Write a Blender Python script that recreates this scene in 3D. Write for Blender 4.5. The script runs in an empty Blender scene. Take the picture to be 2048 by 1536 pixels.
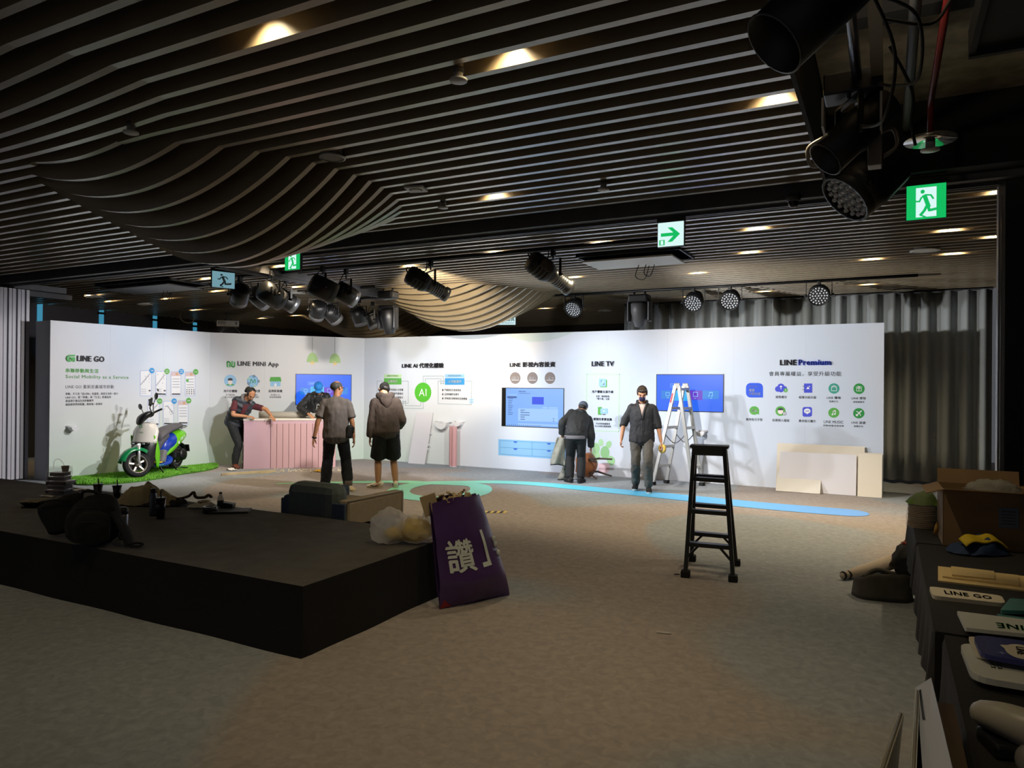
import bpy, bmesh, math, random
from mathutils import Vector, Matrix, noise as mnoise
random.seed(7)
PI = math.pi
S = bpy.context.scene
COL = S.collection
# ------------------------------------------------------------------ camera, world, exposure
FPX = 1430.0
yaw, pit, rol = math.radians(27.7), 3.6 / 1430, 0.0083
_F = Vector((-math.sin(yaw), math.cos(yaw), 0)); _R = Vector((math.cos(yaw), math.sin(yaw), 0)); _U = Vector((0, 0, 1))
CF = _F * math.cos(pit) + _U * math.sin(pit); _u1 = -_F * math.sin(pit) + _U * math.cos(pit)
CR = _R * math.cos(rol) + _u1 * math.sin(rol); CU = -_R * math.sin(rol) + _u1 * math.cos(rol)
CC = Vector((0, 0, 1.7))
cam = bpy.data.objects.new('camera', bpy.data.cameras.new('camera')); COL.objects.link(cam)
cam.data.sensor_width = 36; cam.data.lens = 36 * FPX / 2048; cam.data.clip_start = .05; cam.data.clip_end = 200
cam.matrix_world = Matrix(((CR.x, CU.x, -CF.x, 0), (CR.y, CU.y, -CF.y, 0), (CR.z, CU.z, -CF.z, 1.7), (0, 0, 0, 1)))
S.camera = cam
S.view_settings.view_transform = 'Standard'; S.view_settings.look = 'None'
S.view_settings.gamma = 1; S.view_settings.use_curve_mapping = False
S.view_settings.exposure = 0.75
S.cycles.use_denoising = True; S.cycles.max_bounces = 7; S.cycles.diffuse_bounces = 4; S.cycles.transparent_max_bounces = 12
S.cycles.sample_clamp_indirect = 4; S.cycles.caustics_reflective = False; S.cycles.caustics_refractive = False
W = bpy.data.worlds.new('world'); S.world = W; W.use_nodes = True
W.node_tree.nodes['Background'].inputs[0].default_value = (.80, .82, .9, 1)
W.node_tree.nodes['Background'].inputs[1].default_value = 0.055

def spot(loc, target, watts, color=(1, 1, 1), deg=60, blend=.6, radius=.06, name='stage_light'):
    d = bpy.data.lights.new(name, 'SPOT'); d.energy = watts; d.color = color; d.spot_size = math.radians(deg); d.spot_blend = blend
    d.shadow_soft_size = radius
    o = bpy.data.objects.new(name, d); COL.objects.link(o); o.location = loc
    o.rotation_euler = (Vector(target) - Vector(loc)).to_track_quat('-Z', 'Y').to_euler()
    return o
# stage lanterns that are lit: position, aim, watts, colour, cone
WARM, COOL, NEUT, LAV, AMB = (1, .86, .66), (.94, .97, 1), (1, .97, .92), (.95, .95, 1), (1, .80, .49)
LIT = [((-5.45, 8.75, 2.85), (-11.9, 9.6, 1.2), 330, NEUT, 66), ((-5.5, 8.8, 2.85), (-9.0, 12.9, .9), 200, WARM, 75),
       ((-3.5, 8.8, 2.85), (-6.6, 12.9, .8), 230, COOL, 75), ((-3.4, 8.8, 2.85), (-1.0, 12.9, 1.2), 330, NEUT, 86),
       ((-8.2, 8.75, 2.8), (-12.3, 8.2, 1.2), 240, LAV, 72), ((-8.0, 8.6, 2.8), (-1.2, 12.9, .9), 500, COOL, 62),
       ((-8.3, 9.0, 2.8), (-10.9, 12.2, 1.3), 120, NEUT, 75), ((-7.4, 8.6, 2.8), (-4.5, 12.9, .7), 290, LAV, 62), ((-6.9, 8.6, 2.8), (-8.2, 12.9, .7), 200, COOL, 70), ((-6.0, 8.3, 3.22), (-7.6, 12.0, 2.95), 460, WARM, 50)]
for l, t, w, c_, d_ in LIT: spot(l, t, w * 1.0, c_, d_, .7, .06)
spot((-.3, 3.6, 3.55), (.1, 4.0, 4.05), 30, WARM, 120, 1, .05, 'plenum_fill')   # unseen lamp added to brighten the boards above the open ceiling
# recessed downlights between the slats: x, y, watts (the far room has brighter ones)
DOWN = [(-2.81, 2.74, 30), (-1.83, 3.54, 30), (-.62, 4.74, 34), (-3.27, 5.94, 34), (-.4, 1.05, 26), (-5.8, 2.2, 16), (-8.4, 3.4, 24), (-2.54, 7.16, 60), (-4.6, 8.2, 60), (-3.1, 8.2, 60), (-1.3, 8.3, 60), (.9, 7.6, 60), (.6, 9.3, 60), (1.1, 9.9, 60),
        (-.2, 10.9, 60), (.75, 10.9, 60), (-1.6, 9.6, 55), (-2.6, 11.1, 45), (-4.5, 10.6, 45), (-6.3, 8.6, 55), (-8.1, 7.9, 50), (-9.6, 9.6, 55), (-10.2, 8.2, 55), (-11.4, 9.4, 45), (-13.4, 9.9, 30), (-12.2, 11.6, 30),
        (-14.3, 8.9, 40), (-15.0, 9.7, 40), (-14.8, 11.6, 40), (-13.5, 13.6, 40), (-14.9, 13.9, 40), (-3.4, 13.8, 40), (-2.0, 13.7, 40), (-.3, 13.4, 40), (-6.4, 15.3, 40), (-6.9, 14.6, 40), (-9.5, 16.2, 40), (-12.6, 16.2, 40)]
for x, y, w in DOWN: spot((x, 1.25 + .2 * round((y - 1.25) / .2) - .09 if y < 6.7 else 7.07 + .2 * round((y - 7.07) / .2) - .09, 3.585), (x, y, 0), w * 1.25 if y < 6.7 else w * 1.3, AMB if y < 6.7 else (1, .80, .50), 114, 1, .03, 'downlight_lamp')
# ------------------------------------------------------------------ helpers
def px_ray(u, v): return CF + CR * ((u - 1024) / FPX) - CU * ((v - 768) / FPX)
def PZ(u, v, z=0.0): d = px_ray(u, v); return CC + d * ((z - 1.7) / d.z)     # where a measured sight line meets a level
def PY(u, v, y): d = px_ray(u, v); return CC + d * (y / d.y)
def PX(u, v, x): d = px_ray(u, v); return CC + d * (x / d.x)
def lin(h):
    if not isinstance(h, str): return tuple(h)
    h = h.lstrip('#'); o = []
    for i in (0, 2, 4):
        x = int(h[i:i + 2], 16) / 255; o.append(x / 12.92 if x <= .04045 else ((x + .055) / 1.055) ** 2.4)
    return tuple(o)
MATS = {}
def mat(name, col='#808080', rough=.6, metal=0, emit=0, noise=None, bump=None, alpha=1, trans=0, coat=0, spec=.5, sheen=0):
    if name in MATS: return MATS[name]
    m = bpy.data.materials.new(name); m.use_nodes = True; MATS[name] = m
    nt = m.node_tree; b = nt.nodes['Principled BSDF']; c = lin(col) + (1,)
    b.inputs['Base Color'].default_value = c; b.inputs['Roughness'].default_value = rough; b.inputs['Metallic'].default_value = metal
    b.inputs['Specular IOR Level'].default_value = spec
    if coat: b.inputs['Coat Weight'].default_value = coat
    if sheen: b.inputs['Sheen Weight'].default_value = sheen
    if trans: b.inputs['Transmission Weight'].default_value = trans
    if alpha < 1: b.inputs['Alpha'].default_value = alpha
    if emit: b.inputs['Base Color'].default_value = (.02, .02, .02, 1); b.inputs['Emission Color'].default_value = c; b.inputs['Emission Strength'].default_value = emit
    if noise or bump:
        tc = nt.nodes.new('ShaderNodeTexCoord')
    if noise:
        sc, amt = noise; n = nt.nodes.new('ShaderNodeTexNoise'); n.inputs['Scale'].default_value = sc; n.inputs['Detail'].default_value = 5
        nt.links.new(tc.outputs['Object'], n.inputs['Vector'])
        r = nt.nodes.new('ShaderNodeValToRGB'); r.color_ramp.elements[0].position = .3; r.color_ramp.elements[1].position = .7
        r.color_ramp.elements[0].color = tuple(x * (1 - amt) for x in c[:3]) + (1,)
        r.color_ramp.elements[1].color = tuple(min(1, x * (1 + amt)) for x in c[:3]) + (1,)
        nt.links.new(n.outputs['Fac'], r.inputs['Fac']); nt.links.new(r.outputs['Color'], b.inputs['Base Color'])
    if bump:
        sc, st = bump; n2 = nt.nodes.new('ShaderNodeTexNoise'); n2.inputs['Scale'].default_value = sc; n2.inputs['Detail'].default_value = 4
        nt.links.new(tc.outputs['Object'], n2.inputs['Vector'])
        bp = nt.nodes.new('ShaderNodeBump'); bp.inputs['Strength'].default_value = st; bp.inputs['Distance'].default_value = .01
        nt.links.new(n2.outputs['Fac'], bp.inputs['Height']); nt.links.new(bp.outputs['Normal'], b.inputs['Normal'])
    return m
def ramp_mat(name, axis, stops, rough=.6, emit=0, bump=None):
    """colour runs along an object axis: stops = [(coordinate, colour), ...] in metres"""
    if name in MATS: return MATS[name]
    m = mat(name, stops[0][1], rough, bump=bump); nt = m.node_tree; b = nt.nodes['Principled BSDF']
    tc = nt.nodes.new('ShaderNodeTexCoord'); sx = nt.nodes.new('ShaderNodeSeparateXYZ'); nt.links.new(tc.outputs['Object'], sx.inputs[0])
    a, z = stops[0][0], stops[-1][0]; mr = nt.nodes.new('ShaderNodeMapRange'); mr.inputs[1].default_value = a; mr.inputs[2].default_value = z
    nt.links.new(sx.outputs['XYZ'.index(axis)], mr.inputs[0]); r = nt.nodes.new('ShaderNodeValToRGB'); cr = r.color_ramp
    while len(cr.elements) < len(stops): cr.elements.new(.5)
    for e, (p, c) in zip(cr.elements, stops): e.position = (p - a) / (z - a); e.color = lin(c) + (1,)
    nt.links.new(mr.outputs[0], r.inputs['Fac']); nt.links.new(r.outputs['Color'], b.inputs['Base Color'])
    if emit: nt.links.new(r.outputs['Color'], b.inputs['Emission Color']); b.inputs['Emission Strength'].default_value = emit
    return m
def film_mat(name, col, clear=.45, gloss=.25, bump=(9, .6)):
    m = mat(name, col, .2, bump=bump); nt = m.node_tree; N = nt.nodes; out = N['Material Output']; p = N['Principled BSDF']; p.inputs['Roughness'].default_value = .15
    tl = N.new('ShaderNodeBsdfTranslucent'); tl.inputs[0].default_value = lin(col) + (1,); tp = N.new('ShaderNodeBsdfTransparent'); a = N.new('ShaderNodeMixShader'); b = N.new('ShaderNodeMixShader')
    a.inputs[0].default_value = 1 - gloss; nt.links.new(p.outputs[0], a.inputs[1]); nt.links.new(tl.outputs[0], a.inputs[2]); b.inputs[0].default_value = clear; nt.links.new(a.outputs[0], b.inputs[1]); nt.links.new(tp.outputs[0], b.inputs[2]); nt.links.new(b.outputs[0], out.inputs[0]); return m
def rot_to(d, up=(0, 0, 1)):
    """matrix whose Z column points along d"""
    return Vector(d).to_track_quat('Z', 'Y').to_matrix().to_4x4()
def TR(loc=(0, 0, 0), rot=(0, 0, 0), s=1):
    from mathutils import Euler
    sv = (s, s, s) if isinstance(s, (int, float)) else s
    return Matrix.Translation(loc) @ Euler(rot).to_matrix().to_4x4() @ Matrix.Diagonal((*sv, 1))
class MB:
    def __init__(self, M=None): self.v = []; self.f = []; self.mi = []; self.sm = []; self.M = M or Matrix(); self.k = 0; self.smooth = False
    def add(self, vs, fs, M=None, smooth=None):
        T = self.M @ M if M is not None else self.M; n = len(self.v)
        self.v += [tuple(T @ Vector(p)) for p in vs]; self.f += [tuple(i + n for i in q) for q in fs]
        self.mi += [self.k] * len(fs); self.sm += [self.smooth if smooth is None else smooth] * len(fs); return self
    def box(self, c, s, rot=(0, 0, 0), M=None, bev=0):
        x, y, z = (k / 2 for k in s); T = TR(c, rot)
        if M is not None: T = M @ T
        if not bev:
            vs = [(sx * x, sy * y, sz * z) for sz in (-1, 1) for sy in (-1, 1) for sx in (-1, 1)]
            return self.add(vs, [(0, 2, 3, 1), (4, 5, 7, 6), (0, 1, 5, 4), (2, 6, 7, 3), (0, 4, 6, 2), (1, 3, 7, 5)], T)
        bm = bmesh.new(); bmesh.ops.create_cube(bm, size=1); bmesh.ops.scale(bm, vec=s, verts=bm.verts)
        bmesh.ops.bevel(bm, geom=bm.edges[:], offset=bev, segments=2, affect='EDGES', profile=.5, clamp_overlap=True)
        bm.verts.index_update(); vs = [p.co[:] for p in bm.verts]; fs = [[q.index for q in f.verts] for f in bm.faces]; bm.free()
        return self.add(vs, fs, T)
    def span(self, a, b, bev=0):
        a, b = Vector(a), Vector(b); return self.box((a + b) / 2, [abs(x) for x in (b - a)], bev=bev)
    def tube(self, pts, r, n=8, closed=False, cap=True, sx=1.0, up=None):
        pts = [Vector(p) for p in pts]; m = len(pts); vs = []; fs = []
        rr = r if isinstance(r, (list, tuple)) else [r] * m; prev = None
        for i, p in enumerate(pts):
            if closed: d = pts[(i + 1) % m] - pts[i - 1]
            else: d = pts[min(i + 1, m - 1)] - pts[max(i - 1, 0)]
            d.normalize()
            if prev is None:
                ref = Vector(up) if up else (Vector((0, 0, 1)) if abs(d.z) < .9 else Vector((1, 0, 0)))
                a = d.cross(ref); a = a.normalized() if a.length > 1e-6 else Vector((1, 0, 0))
            else: a = (prev - d * prev.dot(d)).normalized()
            prev = a; b = d.cross(a)
            for j in range(n):
                t = 2 * PI * j / n; vs.append(p + a * (rr[i] * sx * math.cos(t)) + b * (rr[i] * math.sin(t)))
        for i in range(m if closed else m - 1):
            for j in range(n):
                k = (i + 1) % m; fs.append((i * n + j, i * n + (j + 1) % n, k * n + (j + 1) % n, k * n + j))
        if cap and not closed: fs += [tuple(range(n))[::-1], tuple((m - 1) * n + j for j in range(n))]
        return self.add(vs, fs, smooth=n > 5)
    def bar(self, a, b, w, h, up=(0, 0, 1)):
        """rectangular bar from a to b, w sideways, h along up"""
        a, b = Vector(a), Vector(b); d = (b - a).normalized(); s = d.cross(Vector(up)).normalized(); t = s.cross(d)
        vs = [p + s * (w / 2 * i) + t * (h / 2 * j) for p in (a, b) for i, j in ((-1, -1), (1, -1), (1, 1), (-1, 1))]
        return self.add(vs, [(0, 1, 2, 3), (7, 6, 5, 4), (0, 4, 5, 1), (1, 5, 6, 2), (2, 6, 7, 3), (3, 7, 4, 0)])
    def lathe(self, prof, n=16, M=None, cap=True, smooth=True):
        vs = []; fs = []
        for r, z in prof:
            for j in range(n): t = 2 * PI * j / n; vs.append((r * math.cos(t), r * math.sin(t), z))
        for i in range(len(prof) - 1):
            for j in range(n): fs.append((i * n + j, i * n + (j + 1) % n, (i + 1) * n + (j + 1) % n, (i + 1) * n + j))
        if cap: fs += [tuple(range(n))[::-1], tuple((len(prof) - 1) * n + j for j in range(n))]
        return self.add(vs, fs, M, smooth)
    def prism(self, pts, z0, z1, M=None):
        n = len(pts); vs = [(p[0], p[1], z0) for p in pts] + [(p[0], p[1], z1) for p in pts]
        return self.add(vs, [tuple(range(n))[::-1], tuple(range(n, 2 * n))] + [(i, (i + 1) % n, n + (i + 1) % n, n + i) for i in range(n)], M, False)
    def ball(self, c, r, n=10, rot=(0, 0, 0), M=None):
        r = (r, r, r) if isinstance(r, (int, float)) else r; vs = [(0, 0, -1)]; fs = []; m = max(4, n // 2 + 1)
        for i in range(1, m):
            a = -PI / 2 + PI * i / m
            for j in range(n): t = 2 * PI * j / n; vs.append((math.cos(a) * math.cos(t), math.cos(a) * math.sin(t), math.sin(a)))
        vs.append((0, 0, 1)); L = len(vs) - 1
        for j in range(n): fs.append((0, 1 + (j + 1) % n, 1 + j)); fs.append((L, 1 + (m - 2) * n + j, 1 + (m - 2) * n + (j + 1) % n))
        for i in range(m - 2):
            for j in range(n): fs.append((1 + i * n + j, 1 + i * n + (j + 1) % n, 1 + (i + 1) * n + (j + 1) % n, 1 + (i + 1) * n + j))
        T = TR(c, rot, r)
        return self.add(vs, fs, (M @ T) if M is not None else T, True)
    def grid(self, fn, nu, nv, closed_u=False, thick=0):
        vs = [fn(i / (nu if closed_u else nu - 1), j / (nv - 1)) for j in range(nv) for i in range(nu)]; fs = []
        for j in range(nv - 1):
            for i in range(nu if closed_u else nu - 1):
                fs.append((j * nu + i, j * nu + (i + 1) % nu, (j + 1) * nu + (i + 1) % nu, (j + 1) * nu + i))
        return self.add(vs, fs, smooth=True)
    def mesh(self, name, mats):
        me = bpy.data.meshes.new(name); me.from_pydata(self.v, [], self.f)
        for m in (mats if isinstance(mats, (list, tuple)) else [mats]): me.materials.append(m)
        me.polygons.foreach_set('material_index', self.mi); me.polygons.foreach_set('use_smooth', self.sm); me.validate(); me.update(); return me
    def build(self, name, mats, parent=None, mods=(), jitter=None):
        if jitter:
            amp, sc = jitter; self.v = [tuple(Vector(p) + mnoise.noise_vector(Vector(p) * sc) * amp) for p in self.v]
        o = bpy.data.objects.new(name, self.mesh(name, mats)); COL.objects.link(o)
        if parent is not None: o.parent = parent
        for t, kw in mods:
            md = o.modifiers.new(t.lower(), t)
            for k, val in kw.items(): setattr(md, k, val)
        return o
def bake(o):
    """apply the modifiers of an object"""
    dg = bpy.context.evaluated_depsgraph_get(); e = o.evaluated_get(dg); me = bpy.data.meshes.new_from_object(e, depsgraph=dg)
    old = o.data; o.modifiers.clear(); o.data = me; bpy.data.meshes.remove(old); return o
def tag(o, label=None, cat=None, group=None, kind=None):
    if label: o['label'] = label
    if cat: o['category'] = cat
    if group: o['group'] = group
    if kind: o['kind'] = kind
    return o
def thing(name, label, cat, loc=(0, 0, 0), rz=0, group=None, rot=None):
    o = bpy.data.objects.new(name, None); COL.objects.link(o); o.location = loc; o.rotation_euler = rot or (0, 0, rz); o.empty_display_size = .1
    return tag(o, label, cat, group)
def struct(o): o['kind'] = 'structure'; return o
def copy_tree(o, parent=None):
    c = o.copy(); COL.objects.link(c)
    if parent is not None: c.parent = parent
    for ch in [k for k in COL.objects if k.parent == o]: copy_tree(ch, c)
    return c
def catmull(P, per=6, closed=False):
    P = [Vector(p) for p in P]; n = len(P); out = []
    for i in range(n if closed else n - 1):
        a, b, c, d = (P[(i - 1) % n], P[i], P[(i + 1) % n], P[(i + 2) % n]) if closed else (P[max(i - 1, 0)], P[i], P[i + 1], P[min(i + 2, n - 1)])
        for k in range(per):
            t = k / per; out.append(.5 * ((2 * b) + (c - a) * t + (2 * a - 5 * b + 4 * c - d) * t * t + (3 * b - a - 3 * c + d) * t ** 3))
    if not closed: out.append(P[-1])
    return out
def text_mb(s, bold=.0, extrude=0.0):
    """filled glyph outlines of s, normalised: width 1, height 1 (ink box); returns verts, faces, aspect"""
    cu = bpy.data.curves.new('t', 'FONT'); cu.body = s; cu.resolution_u = 2; cu.extrude = extrude; cu.align_x = 'LEFT'; cu.space_character = 1.08
    o = bpy.data.objects.new('t', cu); COL.objects.link(o); dg = bpy.context.evaluated_depsgraph_get()
    me = bpy.data.meshes.new_from_object(o.evaluated_get(dg), depsgraph=dg); vs = [v.co.copy() for v in me.vertices]; fs = [tuple(p.vertices) for p in me.polygons]
    bpy.data.objects.remove(o); bpy.data.curves.remove(cu); bpy.data.meshes.remove(me)
    if not vs: return [], [], 1
    if bold:                                             # heavier strokes: the outline laid down three times with a slight spread
        n = len(vs); V0 = vs; vs = []; F0 = fs; fs = []
        for i, (dx, dy) in enumerate(((-bold, -bold * .5), (bold, -bold * .5), (0, bold))):
            vs += [Vector((v.x + dx, v.y + dy, v.z)) for v in V0]; fs += [tuple(q + i * n for q in f) for f in F0]
    x0, x1 = min(v.x for v in vs), max(v.x for v in vs); y0, y1 = min(v.y for v in vs), max(v.y for v in vs)
    w, h = max(x1 - x0, 1e-6), max(y1 - y0, 1e-6)
    return [((v.x - x0) / w, (v.y - y0) / h, v.z) for v in vs], fs, w / h
# ------------------------------------------------------------------ setting
def carpet():
    m = bpy.data.materials.new('carpet'); m.use_nodes = True; nt = m.node_tree; b = nt.nodes['Principled BSDF']; b.inputs['Roughness'].default_value = .95
    b.inputs['Specular IOR Level'].default_value = .1
    tc = nt.nodes.new('ShaderNodeTexCoord'); N = []
    for sc, de, dis in ((.23, 1, .6), (16, 6, .8), (60, 3, 0)):
        n = nt.nodes.new('ShaderNodeTexNoise'); n.inputs['Scale'].default_value = sc; n.inputs['Detail'].default_value = de; n.inputs['Distortion'].default_value = dis
        nt.links.new(tc.outputs['Object'], n.inputs['Vector']); N.append(n)
    r = nt.nodes.new('ShaderNodeValToRGB'); e = r.color_ramp.elements; e[0].position, e[1].position = .49, .52
    e[0].color = lin('#a69d98') + (1,); e[1].color = lin('#9ca1a6') + (1,); nt.links.new(N[0].outputs['Fac'], r.inputs['Fac'])
    r2 = nt.nodes.new('ShaderNodeValToRGB'); e = r2.color_ramp.elements; e[0].position, e[1].position = .3, .72
    e[0].color = (.74, .74, .74, 1); e[1].color = (1, 1, 1, 1); nt.links.new(N[1].outputs['Fac'], r2.inputs['Fac'])
    mx = nt.nodes.new('ShaderNodeMix'); mx.data_type = 'RGBA'; mx.blend_type = 'MULTIPLY'; mx.inputs[0].default_value = 1
    nt.links.new(r.outputs['Color'], mx.inputs[6]); nt.links.new(r2.outputs['Color'], mx.inputs[7]); nt.links.new(mx.outputs[2], b.inputs['Base Color'])
    bp = nt.nodes.new('ShaderNodeBump'); bp.inputs['Strength'].default_value = .12; bp.inputs['Distance'].default_value = .01
    nt.links.new(N[2].outputs['Fac'], bp.inputs['Height']); nt.links.new(bp.outputs['Normal'], b.inputs['Normal']); return m
struct(MB().span((-18.2, -1.5, -.1), (3, 20, 0)).build('floor', carpet()))
H = 3.45
M_black = mat('black_void', '#0b0b0c', .9)
M_slat = mat('slat_wood', '#82745c', .42, noise=(3, .1), coat=1)
M_slat.node_tree.nodes['Principled BSDF'].inputs['Coat Roughness'].default_value = .28; M_slat.node_tree.nodes['Principled BSDF'].inputs['Coat IOR'].default_value = 2.3
M_track = mat('track_grey', '#4a4a4d', .5, noise=(6, .15))
ceil = struct(MB().span((-18.2, -1.5, 4.25), (3, 20, 4.35)).build('ceiling', mat('ceiling_dark', '#1c1a16', .9, noise=(4, .3))))
BUL = [(-5.5, 4.75, 1.55, 1.6, .66), (-7.35, 12.0, 1.65, 1.85, .70), (-12.0, 15.4, 2.0, 2.3, .72), (-5.7, 2.5, 1.9, .9, .10)]   # centre x, y, half width, half depth, drop
def drop(x, y):
    for cx, cy, a, b, D in BUL:
        r = abs(y - cy) / b
        if r < 1:
            w = a * math.sqrt(1 - r * r); q = (x - cx) / w
            if abs(q) < 1: return D * (1 - r ** 1.1) * (1 - q * q)
    return 0
def slat(y, xa, xb):
    xs = {xa, xb}
    for cx, cy, a, b, D in BUL:
        r = abs(y - cy) / b
        if r < 1:
            w = a * math.sqrt(1 - r * r)
            for i in range(29): xs.add(min(max(cx + w * (i / 14 - 1), xa), xb))
    xs = sorted(xs); t, hh = .050, .17; vs = []; fs = []
    for x in xs:
        z = H - drop(x, y); vs += [(x, y, z), (x, y + t, z), (x, y + t, H + hh), (x, y, H + hh)]
    for i in range(len(xs) - 1):
        a = i * 4
        for j in range(4): fs.append((a + j, a + 4 + j, a + 4 + (j + 1) % 4, a + (j + 1) % 4))
    fs += [(0, 1, 2, 3), tuple(len(vs) - 4 + j for j in (3, 2, 1, 0))]
    return MB().add(vs, fs, smooth=False).build('slat', M_slat, ceil)
GAPS = []
k = 0
while True:
    y = -.95 + .2 * k; k += 1
    if y > 6.62: break
    slat(y, -16.5, -.47)
k = 0
while True:
    y = 7.07 + .2 * k; k += 1
    if y > 19: break
    # the projector hatches interrupt some slats
    segs = [(-17.9, 1.7)]
    if y > 14.75: segs = [(-17.9, -5.0)]
    for hx0, hx1, hy0, hy1 in ((-3.7, -2.3, 8.85, 9.6), (-12.6, -10.6, 7.9, 8.7)):
        if hy0 < y < hy1:
            a, b = segs[0]; segs = [(a, hx0), (hx1, b)]
    for a, b in segs: slat(y, a, b)
# partition tracks
struct(MB().span((-16.5, 6.70, 3.36), (1.2, 7.00, 3.75)).span((-16.5, 6.81, 3.33), (1.2, 6.835, 3.36)).span((-16.5, 6.865, 3.33), (1.2, 6.89, 3.36)).build('trim_1', M_track))
struct(MB().span((-8.50, 7.0, 3.36), (-8.30, 12.4, 3.5)).span((-8.46, 7.0, 3.33), (-8.43, 12.4, 3.36)).span((-8.37, 7.0, 3.33), (-8.34, 12.4, 3.36)).build('trim_2', M_track))
for i, (x, y0, y1) in enumerate(((-13.6, 7.0, 7.9), (-14.6, 7.0, 8.6))):
    struct(MB().span((x - .09, y0, 3.34), (x + .09, y1, 3.44)).build('trim_%d' % (3 + i), M_track))
# walls
M_wall = mat('wall_dark', '#39363a', .85, noise=(2, .1))
wl = MB().span((-17.2, -1.5, 0), (-17.0, 20, 4.3))
struct(wl.build('wall_left', M_wall))
struct(MB().span((-18, 19.2, 0), (-4.8, 19.4, 4.3)).span((-5.0, 15.2, 0), (-4.8, 19.2, 4.3)).build('wall_back', mat('wall_brown', '#2b2520', .8)))
M_pan = mat('back_panel', '#3a322b', .7, noise=(5, .15)); M_gold = mat('panel_line', '#8b7a5c', .5)
wb = COL.objects['wall_back']
for i in range(9):
    x0 = -17 + i * 1.33; p = MB().span((x0 + .02, 19.14, 0), (x0 + 1.31, 19.2, 3.3)); p.k = 1
    rnd = random.Random(i)
    for q in range(16):
        ax, az, bx, bz = x0 + .05 + rnd.random() * 1.2, 1.2 + rnd.random() * 2, x0 + .05 + rnd.random() * 1.2, 1.2 + rnd.random() * 2.05
        p.bar((ax, 19.135, az), (bx, 19.135, bz), .012, .012, up=(0, 1, 0))
    p.build('panel', [M_pan, M_gold], wb)
M_blue = mat('night_window', '#4fb4dc', .3, emit=.3)
for i, (u, v0, v1) in enumerate(((80, 592, 645), (203, 618, 650), (310, 632, 657), (390, 645, 664), )):
    a = PX(u, v0, -16.98); o = struct(MB().span((-17.01, a.y - .05, 2.3), (-16.96, a.y + .05, a.z)).build('window_%d' % (i + 1), M_blue))
    MB().span((-17.0, a.y - .09, a.z - .13), (-16.95, a.y + .09, a.z - .08)).build('transom', M_black, o)
# right side wall, jamb and door
M_rw = mat('wall_charcoal', '#2a2a2c', .8, noise=(3, .1))
wr = struct(MB().span((.94, -1.5, 0), (1.1, 5.55, 4.3)).span((.94, 5.55, 2.08), (1.1, 6.52, 4.3)).span((.94, 6.52, 0), (1.1, 6.95, 4.3)).span((.82, 6.80, 0), (.94, 6.95, 3.4)).build('wall_right', M_rw))
struct(MB().span((1.7, 6.9, 0), (1.85, 15.2, 4.3)).span((.94, 6.95, 0), (1.85, 7.1, 4.3)).build('wall_far_right', M_rw))
M_steel = mat('brushed_steel', '#b9bbbd', .35, .9)
struct(MB().span((.775, 6.83, 0), (.79, 6.94, 3.36)).span((.80, 6.83, 0), (.82, 6.94, 3.36)).build('trim_5', mat('post_alu', '#9c9a98', .4, .5)))
dr = struct(MB().span((.955, 5.57, .01), (1.0, 6.50, 2.07)).build('door_1', mat('door_grey', '#4c4b4e', .6)))
MB().box((.93, 6.38, 1.08), (.03, .05, .10)).bar((.905, 6.38, 1.10), (.905, 6.27, 1.10), .02, .025).build('door_handle', mat('handle_dark', '#16161a', .4), dr)
MB().box((.945, 6.42, .80), (.012, .05, .22), bev=.004).build('door_plate', M_steel, dr)
# open plenum on the right: boards, beam, red pipe
M_plen = mat('plenum_board', '#8a7f6c', .8, noise=(7, .35))
o = struct(MB().span((-.45, -1, 4.02), (.9, 3.1, 4.06)).span((-.45, 3.35, 4.0), (.9, 4.6, 4.04)).span((-.45, 4.75, 3.98), (.9, 6.6, 4.02)).build('ceiling_board', M_plen))
o = struct(MB().span((-.45, 3.10, 3.72), (1.1, 3.34, 4.2)).span((-.45, 4.6, 3.85), (1.1, 4.75, 4.2)).build('beam', M_black))
o = struct(MB().span((.33, 2.2, 3.20), (1.1, 3.75, 3.24)).span((.31, 2.2, 3.18), (.335, 3.75, 3.3)).span((.31, 3.73, 3.17), (1.1, 3.76, 3.3)).build('bulkhead', mat('bulkhead_grey', '#2c2b2c', .8)))
o = struct(MB().span((-.49, -1, 3.44), (-.465, 6.7, 4.2)).build('fascia', mat('fascia_brown', '#1d1712', .9)))
o = struct(MB().span((-.46, 6.5, 3.42), (1.1, 6.7, 4.25)).build('header', M_black))
# ------------------------------------------------------------------ exhibition wall and its print
WA, WM, WB_, WC = Vector((-12.73, 7.18, 0)), Vector((-12.50, 10.26, 0)), Vector((-10.58, 12.89, 0)), Vector((-.05, 12.89, 0)); WH = 2.76
wall = thing('exhibition_wall', 'long white two-sided exhibition wall with printed graphics and raised headings', 'partition wall', WB_)
class Plane:
    def __init__(s, A, B): s.O = A; s.e = (B - A).normalized(); s.L = (B - A).length; s.n = s.e.cross(Vector((0, 0, 1))); z = (0, 0, 1); s.M = Matrix(((s.e.x, z[0], s.n.x, A.x), (s.e.y, z[1], s.n.y, A.y), (s.e.z, z[2], s.n.z, A.z), (0, 0, 0, 1)))
    def st(s, u, v): d = px_ray(u, v); k = (s.O - CC).dot(s.n) / d.dot(s.n); P = CC + d * k; return ((P - s.O).dot(s.e), P.z)
PL, PM, PR = Plane(WA, WM), Plane(WM, WB_), Plane(WB_, WC)
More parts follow.
